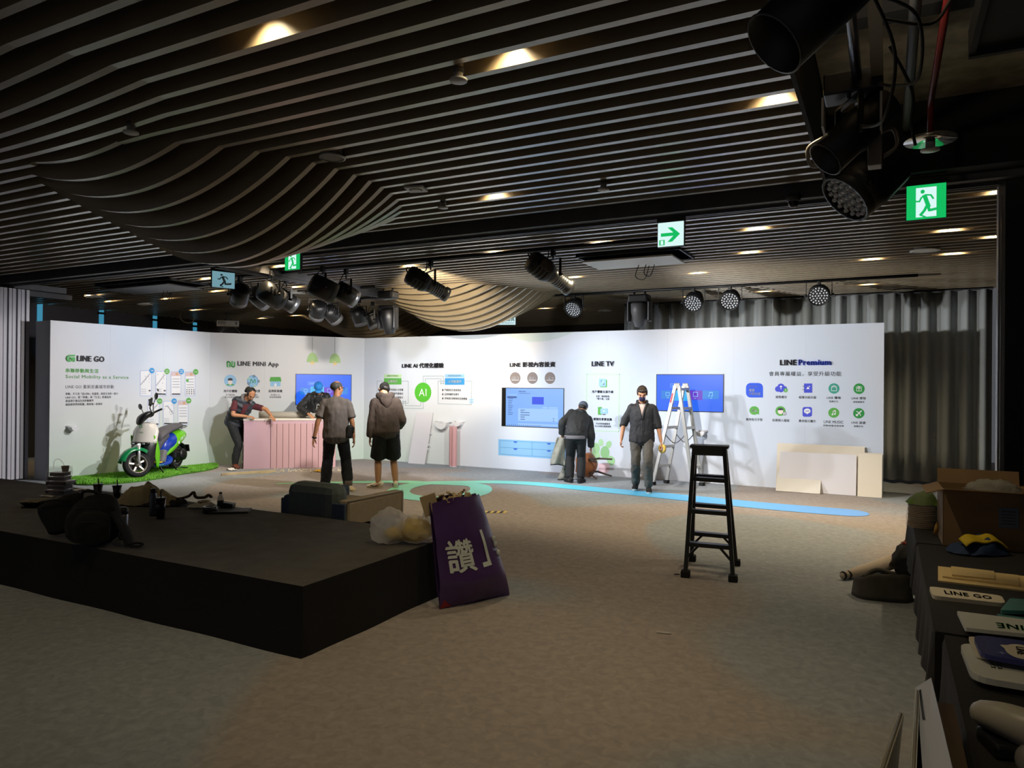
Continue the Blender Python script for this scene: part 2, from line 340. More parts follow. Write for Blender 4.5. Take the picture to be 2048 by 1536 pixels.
def print_mat():
    m = bpy.data.materials.new('wall_print'); m.use_nodes = True; nt = m.node_tree; b = nt.nodes['Principled BSDF']; b.inputs['Roughness'].default_value = .7
    b.inputs['Specular IOR Level'].default_value = .2
    tc = nt.nodes.new('ShaderNodeTexCoord'); n = nt.nodes.new('ShaderNodeTexNoise'); n.inputs['Scale'].default_value = .35; n.inputs['Detail'].default_value = 0
    nt.links.new(tc.outputs['Object'], n.inputs['Vector']); r = nt.nodes.new('ShaderNodeValToRGB'); e = r.color_ramp.elements
    e[0].position, e[1].position = .35, .62; e[0].color = lin('#e6e4e6') + (1,); e[1].color = lin('#d6dfee') + (1,); nt.links.new(n.outputs['Fac'], r.inputs['Fac'])
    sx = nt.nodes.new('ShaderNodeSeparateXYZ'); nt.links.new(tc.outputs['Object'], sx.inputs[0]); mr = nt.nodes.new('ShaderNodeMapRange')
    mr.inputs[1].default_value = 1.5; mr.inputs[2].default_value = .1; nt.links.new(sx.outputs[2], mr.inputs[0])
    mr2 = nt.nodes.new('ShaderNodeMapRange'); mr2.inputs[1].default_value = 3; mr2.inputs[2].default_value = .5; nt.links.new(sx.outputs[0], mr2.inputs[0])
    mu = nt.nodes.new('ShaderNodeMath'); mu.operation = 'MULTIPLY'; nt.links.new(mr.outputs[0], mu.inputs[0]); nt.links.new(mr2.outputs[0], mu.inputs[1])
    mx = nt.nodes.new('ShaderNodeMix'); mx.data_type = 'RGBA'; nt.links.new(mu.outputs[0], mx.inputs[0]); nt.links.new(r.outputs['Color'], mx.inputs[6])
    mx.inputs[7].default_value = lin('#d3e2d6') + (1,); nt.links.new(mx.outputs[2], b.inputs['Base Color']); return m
M_print = print_mat(); M_side = mat('wall_side_grey', '#b4b7bd', .8)
TB = Matrix.Translation(-WB_)
for P, n in ((PL, 3), (PM, 3), (PR, 9)):
    w = P.L / n
    for i in range(n):
        b = MB(TB @ P.M); b.span((i * w + .0004, 0, -.03), ((i + 1) * w - .0004, WH, 0)); b.build('panel', M_print, wall)
b = MB(TB); off = [(WA.x - .03, WA.y), (WM.x - .03, WM.y + .012), (WB_.x - .015, WB_.y + .03), (WC.x, WC.y + .03), (WC.x, 13.36), (-10.82, 13.36), (-12.95, 10.46), (-13.2, 7.2)]
b.prism(off, 0, WH - .002); b.build('frame', M_side, wall)

class Art:
    def __init__(s, P, d=.0015): s.P = P; s.b = MB(TB @ P.M); s.m = []; s.d = d
    def use(s, m):
        if m not in s.m: s.m.append(m)
        s.b.k = s.m.index(m); s.d += .0004; return s
    def st(s, u, v): return s.P.st(u, v)
    def poly(s, pts, m, px=True):
        s.use(m); q = [s.st(*p) for p in pts] if px else pts
        a = sum(q[i][0] * q[(i + 1) % len(q)][1] - q[(i + 1) % len(q)][0] * q[i][1] for i in range(len(q)))
        if a < 0: q = q[::-1]
        s.b.add([(x, y, s.d) for x, y in q], [tuple(range(len(q)))]); return s
    def rect(s, u0, v0, u1, v1, m): return s.poly([(u0, v0), (u1, v0), (u1, v1), (u0, v1)], m)
    def rrect(s, u0, v0, u1, v1, m, r=3, sharp=()):
        pts = []
        for k, (cx, cy, a0) in enumerate(((u1 - r, v0 + r, -PI / 2), (u1 - r, v1 - r, 0), (u0 + r, v1 - r, PI / 2), (u0 + r, v0 + r, PI))):
            if k in sharp: pts.append((cx + (r if k in (0, 1) else -r), cy + (r if k in (1, 2) else -r))); continue
            for i in range(5): a = a0 + PI / 2 * i / 4; pts.append((cx + r * math.cos(a), cy + r * math.sin(a)))
        return s.poly(pts, m)
    def disc(s, u, v, ru, rv, m, a0=0, a1=2 * PI, n=28, rot=0):
        c, k = math.cos(rot), math.sin(rot); pts = []
        for i in range(n):
            a = a0 + (a1 - a0) * i / (n if a1 - a0 > 6.2 else n - 1); x, y = ru * math.cos(a), rv * math.sin(a); pts.append((u + x * c - y * k, v + x * k + y * c))
        return s.poly(pts, m)
    def line(s, pts, w, m, closed=False):
        if closed: pts = list(pts) + [pts[0]]
        s.use(m)
        for (a, b) in zip(pts, pts[1:]):
            dx, dy = b[0] - a[0], b[1] - a[1]; L = math.hypot(dx, dy) or 1; ox, oy = -dy / L * w / 2, dx / L * w / 2; ex, ey = dx / L * w / 2, dy / L * w / 2
            q = [s.st(a[0] - ex + ox, a[1] - ey + oy), s.st(b[0] + ex + ox, b[1] + ey + oy), s.st(b[0] + ex - ox, b[1] + ey - oy), s.st(a[0] - ex - ox, a[1] - ey - oy)]
            s.b.add([(x, y, s.d) for x, y in q], [(3, 2, 1, 0)])
        return s
    def ring(s, u, v, ru, rv, w, m, n=20): return s.line([(u + ru * math.cos(2 * PI * i / n), v + rv * math.sin(2 * PI * i / n)) for i in range(n)], w, m, True)
    def text(s, t, u0, u1, v, h, m, bold=0.0, ext=0.0, v1=None):
        """v at u0, v1 at u1 = centre rows; h = ink height in photo pixels"""
        s.use(m); v1 = v if v1 is None else v1; vs, fs, _ = text_mb(t, bold, 1.0 if ext else 0)
        um, vm = (u0 + u1) / 2, (v + v1) / 2
        s0 = s.st(u0, v)[0]; s1 = s.st(u1, v1)[0]; ta = s.st(um, vm + h / 2)[1]; tb = s.st(um, vm - h / 2)[1]
        out = [(s0 + (s1 - s0) * x, ta + (tb - ta) * y, s.d + (ext * (z + 1) / 2 if ext else 0)) for x, y, z in vs]
        s.b.add(out, fs, smooth=False); return s
    def done(s, name): return s.b.build(name, s.m, wall)
INK = mat('ink_dark', '#3c3c46', .7); INK2 = mat('ink_grey', '#5d5d66', .7); GRN = mat('ink_green', '#5fb04f', .7); DGRN = mat('ink_deep_green', '#2f9a48', .7)
BLU = mat('ink_blue', '#3d9be0', .7); LBLU = mat('ink_light_blue', '#9fcdf2', .7); WHT = mat('ink_white', '#f6f7fa', .7); PGRN = mat('ink_pale_green', '#bfe3ae', .7)
IND = mat('ink_indigo', '#4a55d8', .7); ROY = mat('ink_royal', '#2f5ce6', .7); TEAL = mat('ink_teal', '#3fa391', .7); LINE_ = mat('ink_line', '#93a7ad', .7)
FOAM = mat('foam_letter_dark', '#4b4a50', .6); FGRN = mat('foam_green', '#57b05a', .6); FBLU = mat('foam_blue', '#3556d8', .6); SHADE = mat('ink_lamp_green', '#b4d596', .7)
CREAM = mat('ink_bulb', '#f6d9a0', .7); SKIN_ = mat('ink_face', '#f3e6e2', .7); SCR = mat('ink_screen', '#eff0f6', .7); GREY = mat('ink_map_grey', '#b9bcc8', .7); LILAC = mat('ink_border', '#a8b8ea', .7)
# first section: ride service
a = Art(PL); a.text('LINE GO', 153.5, 208, 717.5, 11.5, FOAM, .026, .02); a.done('heading')
a = Art(PL)                                              # emblem: square-topped G with an arrow notch
a.use(FGRN)
g = [(149, 709.5), (138.5, 709.5), (133.5, 712), (131.5, 717), (133.5, 721.5), (138, 723.8), (142, 723), (145, 721), (146.5, 723.4), (149, 723.4), (149, 714.5), (139.5, 714.5), (139.5, 719), (143, 717.7), (143, 719.5), (140, 720.3), (137, 719), (136.2, 716), (138, 713.2), (149, 712.4)]
q = [a.st(*p) for p in g]; q = q[::-1]; a.b.prism(q, a.d, a.d + .02); a.done('heading_emblem')
a = Art(PL); a.text('串聯移動與生活', 131, 197, 741.5, 8.6, GRN, .03); a.text('Social Mobility as a Service', 131, 257, 754, 8.6, GRN, .012, v1=755.5)
a.text('LINE GO 重新定義城市移動', 131, 227.5, 773.5, 7.4, INK2, .004); a.text('移動，不只是「從A到B」的過程，而是生活的一部分', 131, 236, 787.5, 5, INK, .008)
a.text('LINE GO，把「移動」與「生活」串連起來', 131, 222, 794.5, 5, INK, .008); a.text('成為用戶最自在的移動夥伴', 131, 187, 801.5, 5, INK, .008); a.text('縮短與世界的距離，陪你每一段美好', 131, 204.5, 808.5, 5, INK, .008)
a.done('body_text')
sc = [(280, 741, 303, 792, BLU, '地圖'), (311, 742.5, 333, 792, GRN, '共享\n機車'), (341.5, 743, 362, 792, BLU, '租車\n服務'), (370, 743.5, 390.5, 792, GRN, '停車'), (295, 802, 318.5, 852, GRN, '加油'), (326, 802, 347.5, 851, BLU, '代駕'), (355.5, 801, 376.5, 849.5, GRN, '優惠')]
for i, (u0, v0, u1, v1, cm, t) in enumerate(sc):
    a = Art(PL); rd = random.Random(i); w = u1 - u0
    a.rrect(u0, v0, u1, v1, LILAC, 2).rrect(u0 + .9, v0 + .9, u1 - .9, v1 - .9, SCR, 1.5)
    if i in (0, 1, 4, 5):
        for _ in range(7): x, y = u0 + 2 + rd.random() * (w - 5), v0 + 5 + rd.random() * 22; a.rect(x, y, x + 1.6, y + 1.8, GREY)
        a.line([(u0 + 1.5, v0 + 28), (u0 + w * .5, v0 + 16), (u1 - 4, v0 + 7)] if i != 5 else [(u0 + 4, v0 + 11), (u0 + 9, v0 + 10), (u1 - 5, v0 + 20), (u1 - 2, v0 + 25)], 2, GREY)
        for q in range(3): a.rect(u0 + 2, v1 - 14 + q * 4, u0 + 12, v1 - 13 + q * 4, GREY)
        if i < 2: a.rect(u1 - 6, v1 - 12, u1 - 2, v1 - 9.5, INK2)
        if i == 1: a.poly([(u0 + 2, v1 - 16), (u0 + 4, v1 - 14), (u0 + 6.5, v1 - 13), (u0 + 6, v1 - 9), (u0 + 3, v1 - 11)], INK)
    else:
        a.rect(u0 + 1, v0 + 1, u1 - 1, v0 + 9, mat('ink_picture', '#d9c3c6', .7)); a.disc(u0 + w * .6, v0 + 5, 3, 3, mat('ink_picture_tan', '#d2a98c', .7))
        for q in range(4): a.rect(u0 + 3, v0 + 14 + q * 5.5, u1 - 3, v0 + 15.6 + q * 5.5, GREY)
        if i == 3:
            a.rect(u0 + 2, v0 + 15, u0 + 7, v0 + 20, GRN)
            for q in range(12): a.rect(u0 + 2.5 + q % 4 * 4.6, v0 + 35 + q // 4 * 4, u0 + 4.5 + q % 4 * 4.6, v0 + 37 + q // 4 * 4, INK2)
    if i in (1, 2, 5, 6): a.rect(u0 + 2, v1 - 5, u1 - 2, v1 - 2.6, INK)
    if i == 4: a.rect(u1 - 11, v1 - 5, u1 - 2, v1 - 2.6, INK)
    a.disc(u1 + .5, v0 + .2, 5.2, 5.6, cm)
    for q, tt in enumerate(t.split('\n')): a.text(tt, u1 - 2.6, u1 + 3.4, v0 + .2 + (q * 3.4 - 1.7 if '\n' in t else 0), 2.6, WHT, .02)
    a.done('phone_screen_print')
# tall pale leaves printed low on the wall behind the scooter
a = Art(PL); LF = [mat('ink_leaf_%d' % i, c, .7) for i, c in enumerate(('#c9d6cb', '#d7dccb', '#d9d3a6', '#c6cfbd'))]
for u, v, ru, rv, rt, k in ((272, 905, 9, 50, .45, 0), (291, 910, 8, 45, .35, 1), (305, 915, 9, 33, .2, 2), (321, 890, 4, 9, .1, 3), (326, 862, 4, 9, 0, 3), (303, 858, 4.5, 10, .3, 0), (318, 925, 7, 26, -.15, 3)):
    a.disc(u, v, ru, rv, LF[k], rot=rt)
a.done('leaf_print')
# second section: mini app
a = Art(PM); a.text('LINE MINI App', 475, 557, 729, 11.5, FOAM, .026, .02); a.done('heading')
a = Art(PM); a.use(FGRN)
a.line([(455, 733.2), (454.5, 725), (456.3, 723), (459, 724.6), (464.4, 732.6), (467.4, 734), (469.2, 732), (469, 724.6)], 2.6, FGRN); a.line([(459.6, 733.4), (459.3, 729.5)], 2.6, FGRN); a.line([(464.4, 728), (464.2, 723.4)], 2.6, FGRN)
for q in range(len(a.b.v)): x, y, z = a.b.v[q]; a.b.v[q] = (x + PM.n.x * .012, y + PM.n.y * .012, z)
a.done('heading_emblem')
a = Art(PM); a.disc(460.5, 761.5, 12.3, 12, LBLU); a.disc(460.5, 770.8, 8, 3.4, GRN, PI, 2 * PI); a.disc(460.5, 764, 4.4, 5.2, SKIN_); a.disc(460.5, 760, 5, 4, INK, PI, 2 * PI); a.rect(455.7, 759.6, 465.3, 761, INK); a.rect(459, 768, 462, 770, SKIN_); a.done('icon')
a = Art(PM); a.disc(505.5, 762.5, 11, 11.4, LBLU); a.ring(505.5, 762.5, 11, 11.4, .8, BLU); a.line([(501, 766), (501, 760), (503, 758.7), (506, 765.5), (509, 758.8), (510.4, 760), (510.4, 766)], 1.2, DGRN)
for u, v, m in ((517, 762.5, INK2), (497, 767, INK2), (498, 757, PGRN), (509.5, 771.5, PGRN), (508, 752.5, INK)): a.disc(u, v, 2.4, 2.4, m); a.disc(u, v, 1.3, 1.3, LBLU)
a.done('icon')
a = Art(PM); a.rect(540.5, 762, 561, 772.5, LBLU); a.poly([(541, 754), (561, 754), (562.5, 761), (539, 761)], GRN)
for q in range(5): a.disc(541.5 + q * 4.7, 761, 2.3, 2.3, GRN, 0, PI, 9)
a.rrect(548.6, 766.5, 553, 772.5, WHT, 1.8, (1, 2)); a.done('icon')
for u, t, l1, l2 in ((460.5, '用戶好體驗', '免下載安裝', '用LINE直接開'), (506, '服務更快捷', '一鍵完成預約', '會員服務好簡單'), (550.5, '品牌新商機', '更多曝光入口', '更低開發維護')):
    a = Art(PM); a.text(t, u - 13.5, u + 14, 782, 5.4, INK, .03); a.text(l1, u - 9, u + 9, 789.8, 3.6, INK2, .01); a.text(l2, u - 11.5, u + 11.5, 794.3, 3.6, INK2, .01); a.done('caption')
for u, v in ((624.8, 705), (669.8, 706.5)):
    a = Art(PM); a.line([(u, 674.5 if u < 650 else 675.5), (u, v)], .7, mat('ink_cord', '#7d8a78', .7))
    a.disc(u, v + 20, 4.2, 4.4, CREAM); pts = [(u + 11.4 * math.cos(t) if t else u + 11.4, v + 19.5 - 19.3 * math.sin(t)) for t in [PI * i / 16 for i in range(17)]]; a.poly(pts, SHADE)
    a.disc(u, v + 18, 3.2, 1.5, CREAM, PI, 2 * PI, 10); a.done('pendant_lamp_print')
# third section: agent diagram
a = Art(PR); a.text('LINE AI 代理化體驗', 805, 888, 731.5, 10, FOAM, .026, .025, v1=730.5); a.done('heading')
a = Art(PR)
a.line([(754.5, 790), (754.5, 762.3), (816.5, 762.3), (816.5, 806.3), (786, 806.3)], .8, LINE_); a.line([(876.3, 762.5), (943.3, 762.3), (942.8, 809.5), (876.3, 807.3)], .8, LINE_, True)
a.line([(846.5, 765), (846.5, 752.2), (886.8, 752), (886.8, 766)], .8, LINE_); a.line([(850.8, 765), (850.8, 757.5), (882.2, 757.5), (882.2, 766)], .8, LINE_)
a.line([(806.5, 803), (806.5, 816.6), (846.5, 817.2), (846.5, 804)], .8, LINE_); a.line([(811, 803), (811, 811), (841.7, 812), (841.7, 804)], .8, LINE_)
for u, v in ((882.2, 767), (886.8, 767), (806.5, 803), (811, 803)): a.disc(u, v, 1.2, 1.6, LINE_)
a.rect(939, 798, 947, 801, LBLU); a.rect(939, 803, 947, 806, LBLU); a.done('diagram_line')
a = Art(PR); a.rect(768, 748.8, 803, 755, PGRN); a.text('最懂你的智慧助手', 774, 797, 751.8, 3.6, DGRN, .01); a.rect(768, 756.3, 803, 769, GRN); a.text('購物助手', 776, 795, 762.6, 5.4, WHT, .035)
for q, t in enumerate(('貼近需求的超個人化推薦', '優先訂閱的獨家可靠資訊', '個人特化互動的深度聊天')): a.text('• ' + t, 764.5, 806.5, 779.3 + q * 7.8, 4.6, INK, .012)
a.done('body_text')
a = Art(PR); a.rect(890, 748.3, 929, 755.2, LBLU); a.text('強化您的企業好幫手', 896, 923, 751.6, 3.6, BLU, .01); a.rect(890, 756.2, 929, 769.6, BLU); a.text('AI 對話幫手', 896, 923, 763, 5.6, WHT, .03)
for q, (t, u) in enumerate((('門檻最低的產業模組', 922), ('品牌專屬對話幫手', 918.5), ('即時提供更精準的互動體驗', 934.5))): a.text('♦ ' + t, 884.3, u, 780.3 + q * 8.5, 4.8, INK, .012)
a.done('body_text')
a = Art(PR); a.disc(846, 784.8, 16.7, 19.8, ramp_mat('ink_ai_disc', 'X', [(1.95, '#57bf33'), (2.12, '#4cbf50'), (2.28, '#3aa6ee'), (2.45, '#3a9cf0')], .7)); a.text('AI', 838, 853, 784.8, 14.5, WHT, .0); a.done('icon')
# fourth section: film investment
a = Art(PR); a.text('LINE 影視內容投資', 1020.5, 1111, 729.5, 10.5, FOAM, .026, .025, v1=728.5); a.done('heading')
BRN = mat('ink_brown_disc', '#857a78', .7)
for u, t in ((1030.5, '天橋上的'), (1065, '黑名王'), (1100, '一杯一K')):
    a = Art(PR); a.disc(u, 756, 10.6, 11.8, BRN); a.text(t, u - 7.5, u + 7.5, 756, 5, WHT, .03); a.line([(u - 7, 760.3), (u + 7, 760.3)], .8, WHT); a.done('badge')
# pale waves near the top edge
a = Art(PR); WV = mat('ink_wave', '#cdd8d6', .7); WV2 = mat('ink_wave_pale', '#d6e0ea', .7)
top = lambda u: PR.st(u, 0) and 676 - .0298 * (u - 727) + .8
a.poly([(902 + 12.4 * i, top(902 + 12.4 * i)) for i in range(19)] + [(1125 - 12.4 * i, top(1125 - 12.4 * i) + 24 * math.sin(PI * i / 18)) for i in range(19)], WV2)
a.poly([(1005 + 11 * i, top(1005 + 11 * i)) for i in range(14)] + [(1148 - 11 * i, top(1148 - 11 * i) + 17 * math.sin(PI * i / 13)) for i in range(14)], WV); a.done('wave_print')
DB = mat('ink_drawer_blue', '#8fc4ee', .7); DL = mat('ink_drawer_line', '#4a8fd0', .7); DK = mat('ink_drawer_pull', '#3f6fd8', .7)
a = Art(PR); a.poly([(996.5, 878), (1150, 886), (1150, 921), (996.5, 910.5)], DB); a.line([(1000, 881), (1147, 888.6), (1147, 917.5), (1000, 908)], .7, DL, True); a.line([(1064.3, 884), (1064.3, 912)], .7, DL); a.line([(1000, 894.5), (1147, 903)], .7, DL)
for u, v in ((1031, 882.4), (1098, 886), (1031, 896.5), (1098, 900.2)): a.disc(u, v, 4, 3.6, DK, 0, PI, 10)
a.done('cabinet_print')
# fifth section: tv
a = Art(PR); a.text('LINE TV', 1184, 1228, 727.5, 10, FOAM, .026, .025); a.done('heading')
a = Art(PR); a.line([(1173.5, 748.5), (1239, 748.5), (1237.5, 863), (1173, 861)], 1.2, PGRN, True); a.rrect(1200, 759, 1214, 774.5, GRN, 1.5); a.rrect(1198, 757.5, 1212, 773, LBLU, 1.5); a.text('文', 1200.3, 1204.5, 762, 4, WHT, .02); a.text('A', 1205.5, 1210, 768.2, 4.6, WHT, .02); a.line([(1202, 769.5), (1208, 761)], .5, WHT)
a.text('用戶體驗全面升級', 1184, 1227, 783.4, 5.6, INK, .03); a.text('支援「離線觀看」', 1192, 1220, 792.6, 4, INK2, .01); a.text('「雙字幕」功能', 1193.5, 1219, 797.8, 4, INK2, .01)
a.rect(1196, 814, 1203.5, 829.5, GRN); a.rrect(1201, 817, 1215.5, 827.5, LBLU, 1); a.poly([(1207, 820), (1207, 824), (1210.2, 822)], WHT); a.rect(1205.5, 828, 1211, 829.7, INK2)
a.text('帳號共享更划算', 1187, 1224, 838.5, 5.6, INK, .03); a.text('不必共用裝置觀賞', 1191.5, 1220, 847.4, 4, INK2, .01); a.text('多人共享方案更優惠', 1190, 1222, 852.6, 4, INK2, .01); a.done('info_panel_print')
a = Art(PR); CA = [mat('ink_cactus_%d' % i, c, .7) for i, c in enumerate(('#a5d39b', '#93c78c', '#b1dba8'))]; POT = mat('ink_pot_pink', '#eccad3', .7)
for u, v, ru, rv, rt, k in ((1190, 912, 10.5, 11, .2, 2), (1192.5, 896, 7.2, 10.5, -.1, 0), (1202, 885, 5, 7.2, -.15, 2), (1217.5, 889, 5.5, 7.6, .35, 0), (1210, 905, 8.8, 13, 0, 1), (1222, 921, 7.8, 9.8, -.4, 0)): a.disc(u, v, ru, rv, CA[k], rot=rt)
a.rrect(1197, 927, 1219, 946, POT, 7, (0, 3)); a.done('cactus_print')
# last section: premium
a = Art(PR); a.text('LINE', 1560, 1593.5, 725, 11, FOAM, .026, .025); a.text('Premium', 1597, 1662, 724.5, 11.5, FBLU, .03, .025); a.done('heading')
a = Art(PR); a.text('會員專屬權益，享受升級功能', 1538, 1683, 747.5, 9.4, INK, .008); a.done('body_text')
a = Art(PR); a.rrect(1492, 766, 1526, 795, ROY, 9, (1,)); a.text('LINE Premium', 1497.5, 1516, 772.8, 2.6, WHT, .01); a.text('嚴選', 1498, 1509, 780.5, 5.6, WHT, .02); a.text('方案內容', 1497.5, 1521, 787.4, 5.6, WHT, .02); a.done('icon')
def cap(u, v, t, w, sub=None, w2=0, h=5.4):
    a = Art(PR); a.text(t, u - w / 2, u + w / 2, v, h, INK, .012)
    if sub: a.text(sub, u - w2 / 2, u + w2 / 2, v + 7.4, 3.8, INK2, .004)
    a.done('caption')
a = Art(PR)
for u, v, r in ((1556, 778, 6), (1562, 774, 7.2), (1569, 777, 5), (1562, 779, 6)): a.disc(u, v, r, r * .95, IND)
a.disc(1571.5, 780.5, 4, 4.3, GRN); a.line([(1571, 778.5), (1571, 781), (1573, 782)], .9, WHT); a.line([(1562, 778), (1562, 772.5)], 1.4, WHT); a.poly([(1559, 774), (1562, 770.6), (1565, 774)], WHT); a.done('icon')
a = Art(PR); a.rect(1608, 767, 1624.5, 785.5, IND); a.line([(1605.5, 772.5), (1609, 772.5)], 1, INK); a.line([(1605.5, 779.5), (1609, 779.5)], 1, INK); a.poly([(1612.5, 778), (1616, 773), (1619.5, 778)], WHT); a.disc(1619, 772.8, 1, 1.2, WHT); a.done('icon')
a = Art(PR); a.disc(1668, 777, 11, 10.4, TEAL); a.line([(1663.3, 773), (1672.7, 773), (1673.3, 781.5), (1662.7, 781.5)], 1, WHT, True); a.line([(1665.5, 775), (1666, 771.5), (1668, 770.5), (1670, 771.5), (1670.5, 775)], .9, WHT); a.done('icon')
a = Art(PR); a.disc(1718, 777.5, 11.2, 10.6, DGRN); a.line([(1713, 777), (1723, 777), (1723, 782), (1713, 782)], 1, WHT, True); a.line([(1712.5, 774.5), (1723.5, 774.5)], 1.4, WHT); a.line([(1718, 773), (1718, 782)], 1, WHT); a.line([(1715.5, 772), (1718, 774), (1720.5, 772)], .9, WHT); a.done('icon')
a = Art(PR); a.disc(1508.5, 821, 9.8, 8.6, GRN); a.poly([(1512, 826), (1518, 823), (1518.2, 829.5)], GRN); a.text('Aa', 1502.5, 1514.5, 821, 6.4, WHT, .035); a.done('icon')
a = Art(PR); a.disc(1561, 822, 10.2, 9.8, GRN); a.disc(1561, 823, 5.4, 5.2, SKIN_); a.disc(1561, 819.5, 5.8, 3.6, INK, PI, 2 * PI); a.rect(1555.5, 818.8, 1566.5, 820.4, INK); a.disc(1569, 827, 3.8, 3.8, INK2); a.disc(1569, 827, 2.7, 2.7, WHT); a.line([(1569, 825), (1568, 827.3), (1570, 827), (1569, 829)], .6, INK); a.done('icon')
a = Art(PR); a.rrect(1605, 814, 1624, 833.5, IND, 4); a.disc(1614.5, 822, 6.6, 5, WHT); a.poly([(1612, 825), (1617, 825), (1614.5, 829)], WHT); a.text('LINE', 1610.5, 1618.5, 822, 2.6, IND, .03); a.done('icon')
a = Art(PR); a.disc(1667.5, 825.5, 11, 10, GRN); a.line([(1666, 829), (1666, 821.5), (1671, 820.5), (1671, 828)], 1.2, WHT); a.line([(1666, 823.3), (1671, 822.4)], .9, WHT); a.disc(1664.8, 829, 1.8, 1.6, WHT); a.disc(1669.8, 828, 1.8, 1.6, WHT); a.done('icon')
a = Art(PR); a.disc(1717.5, 826.5, 11.3, 10.3, DGRN); a.line([(1713, 831), (1722.5, 822)], 2.2, WHT); a.line([(1713.5, 823), (1719, 825.5), (1721, 831)], 1.4, WHT); a.line([(1712, 828.5), (1715.5, 832)], 1.2, WHT); a.done('icon')
cap(1562.5, 794, '進階備份', 23); cap(1615, 794.7, '相簿功能升級', 35); cap(1667.5, 795.5, 'LINE 購物', 28, '點數紅包', 18); cap(1717.5, 796.5, 'LINE 禮物', 28, '滿額優惠券', 23)
cap(1508.5, 839, '應用程式字型', 33); cap(1562, 840.6, '自選個人檔案', 34); cap(1614.5, 842, '應用程式圖示', 34); cap(1667, 844, 'LINE MUSIC', 39, '鈴聲/來電/背景音樂', 41); cap(1717, 845.2, 'LINE 旅遊', 28.5, '點數紅包', 18.5)

# televisions set flush in the wall
def television(P, c4, name, label, screen, draw):
    """c4: pixel corners tl, tr, br, bl"""
    q = [P.st(*p) for p in c4]; s0, s1 = (q[0][0] + q[3][0]) / 2, (q[1][0] + q[2][0]) / 2; t0, t1 = (q[2][1] + q[3][1]) / 2, (q[0][1] + q[1][1]) / 2
    base = P.O + P.e * ((s0 + s1) / 2) + Vector((0, 0, t0)); t = thing(name, label, 'television', base); T = Matrix.Translation(-base) @ P.M
    b = MB(T); b.span((s0 - .012, t0 - .012, .0005), (s1 + .012, t1 + .012, .012)); b.build('bezel', mat('tv_bezel', '#16171a', .4), t)
    b = MB(T); b.span((s0, t0, .012), (s1, t1, .0135)); b.build('screen', screen, t)
    d = MB(T); ms = draw(d, lambda x, y: (s0 + (s1 - s0) * x, t0 + (t1 - t0) * y), s1 - s0, t1 - t0); d.build('screen_menu', ms, t)
    return t
def emi(n, c, s): return mat(n, c, .4, emit=s * .62)
def r2(d, f, x0, y0, x1, y1, z): a, b = f(x0, y0), f(x1, y1); d.add([(a[0], a[1], z), (b[0], a[1], z), (b[0], b[1], z), (a[0], b[1], z)], [(0, 1, 2, 3)])
def tx(d, f, t, x0, x1, y0, y1, z, bold=0):
    vs, fs, _ = text_mb(t, bold); a, b = f(x0, y0), f(x1, y1); d.add([(a[0] + (b[0] - a[0]) * x, a[1] + (b[1] - a[1]) * y, z) for x, y, _z in vs], fs, smooth=False)
def home_menu(d, f, w, h):
    for k, (x0, x1, y0, y1) in enumerate(((.07, .26, .33, .56), (.26, .50, .28, .60), (.50, .70, .31, .57), (.70, .94, .34, .57))): d.k = k; r2(d, f, x0, y0, x1, y1, .0142)
    d.k = 4
    for x0, x1 in ((.14, .20),): [r2(d, f, x0, y, x1, y + .012, .0148) for y in (.41, .50)]; r2(d, f, x0, .41, x0 + .006, .51, .0148); r2(d, f, x1 - .006, .41, x1, .50, .0148)
    for y in (.40, .515): r2(d, f, .56, y, .63, y + .012, .0148)
    for x in (.56, .624): r2(d, f, x, .40, x + .006, .52, .0148)
    for x in (.80, .845): r2(d, f, x, .42, x + .006, .52, .0148)
    r2(d, f, .80, .51, .851, .53, .0148)
    for x in (.795, .84): r2(d, f, x - .01, .41, x + .008, .435, .0148)
    for y in (.65, .745): r2(d, f, .21, y, .34, y + .006, .0148)
    for x in (.21, .337): r2(d, f, x, .65, x + .003, .75, .0148)
    for x in (.262, .492): r2(d, f, x, .28, x + .004, .60, .0149)
    tx(d, f, '本機檔案', .23, .32, .675, .725, .0148); tx(d, f, '圖片', .575, .61, .335, .375, .0148); tx(d, f, '音樂', .815, .845, .345, .385, .0148); tx(d, f, '檔案', .155, .19, .345, .385, .0148)
    return [emi('menu_azure', '#0f86f0', .8), emi('menu_cyan', '#18b4fa', .9), emi('menu_violet', '#6a2bd8', .8), emi('menu_blue', '#138cf2', .8), emi('menu_white', '#8fd0ff', 1)]
M_tvblue = emi('tv_blue', '#0461f0', .98)
television(PM, [(592, 748.6), (702, 750.2), (701.5, 809.5), (592, 808)], 'television', 'blue-screened wall television behind the pink counter', M_tvblue, home_menu)
television(PR, [(1314, 750), (1446.5, 749.5), (1446, 823.5), (1314, 820.5)], 'television', 'blue-screened wall television behind the aluminium ladder', M_tvblue, home_menu)
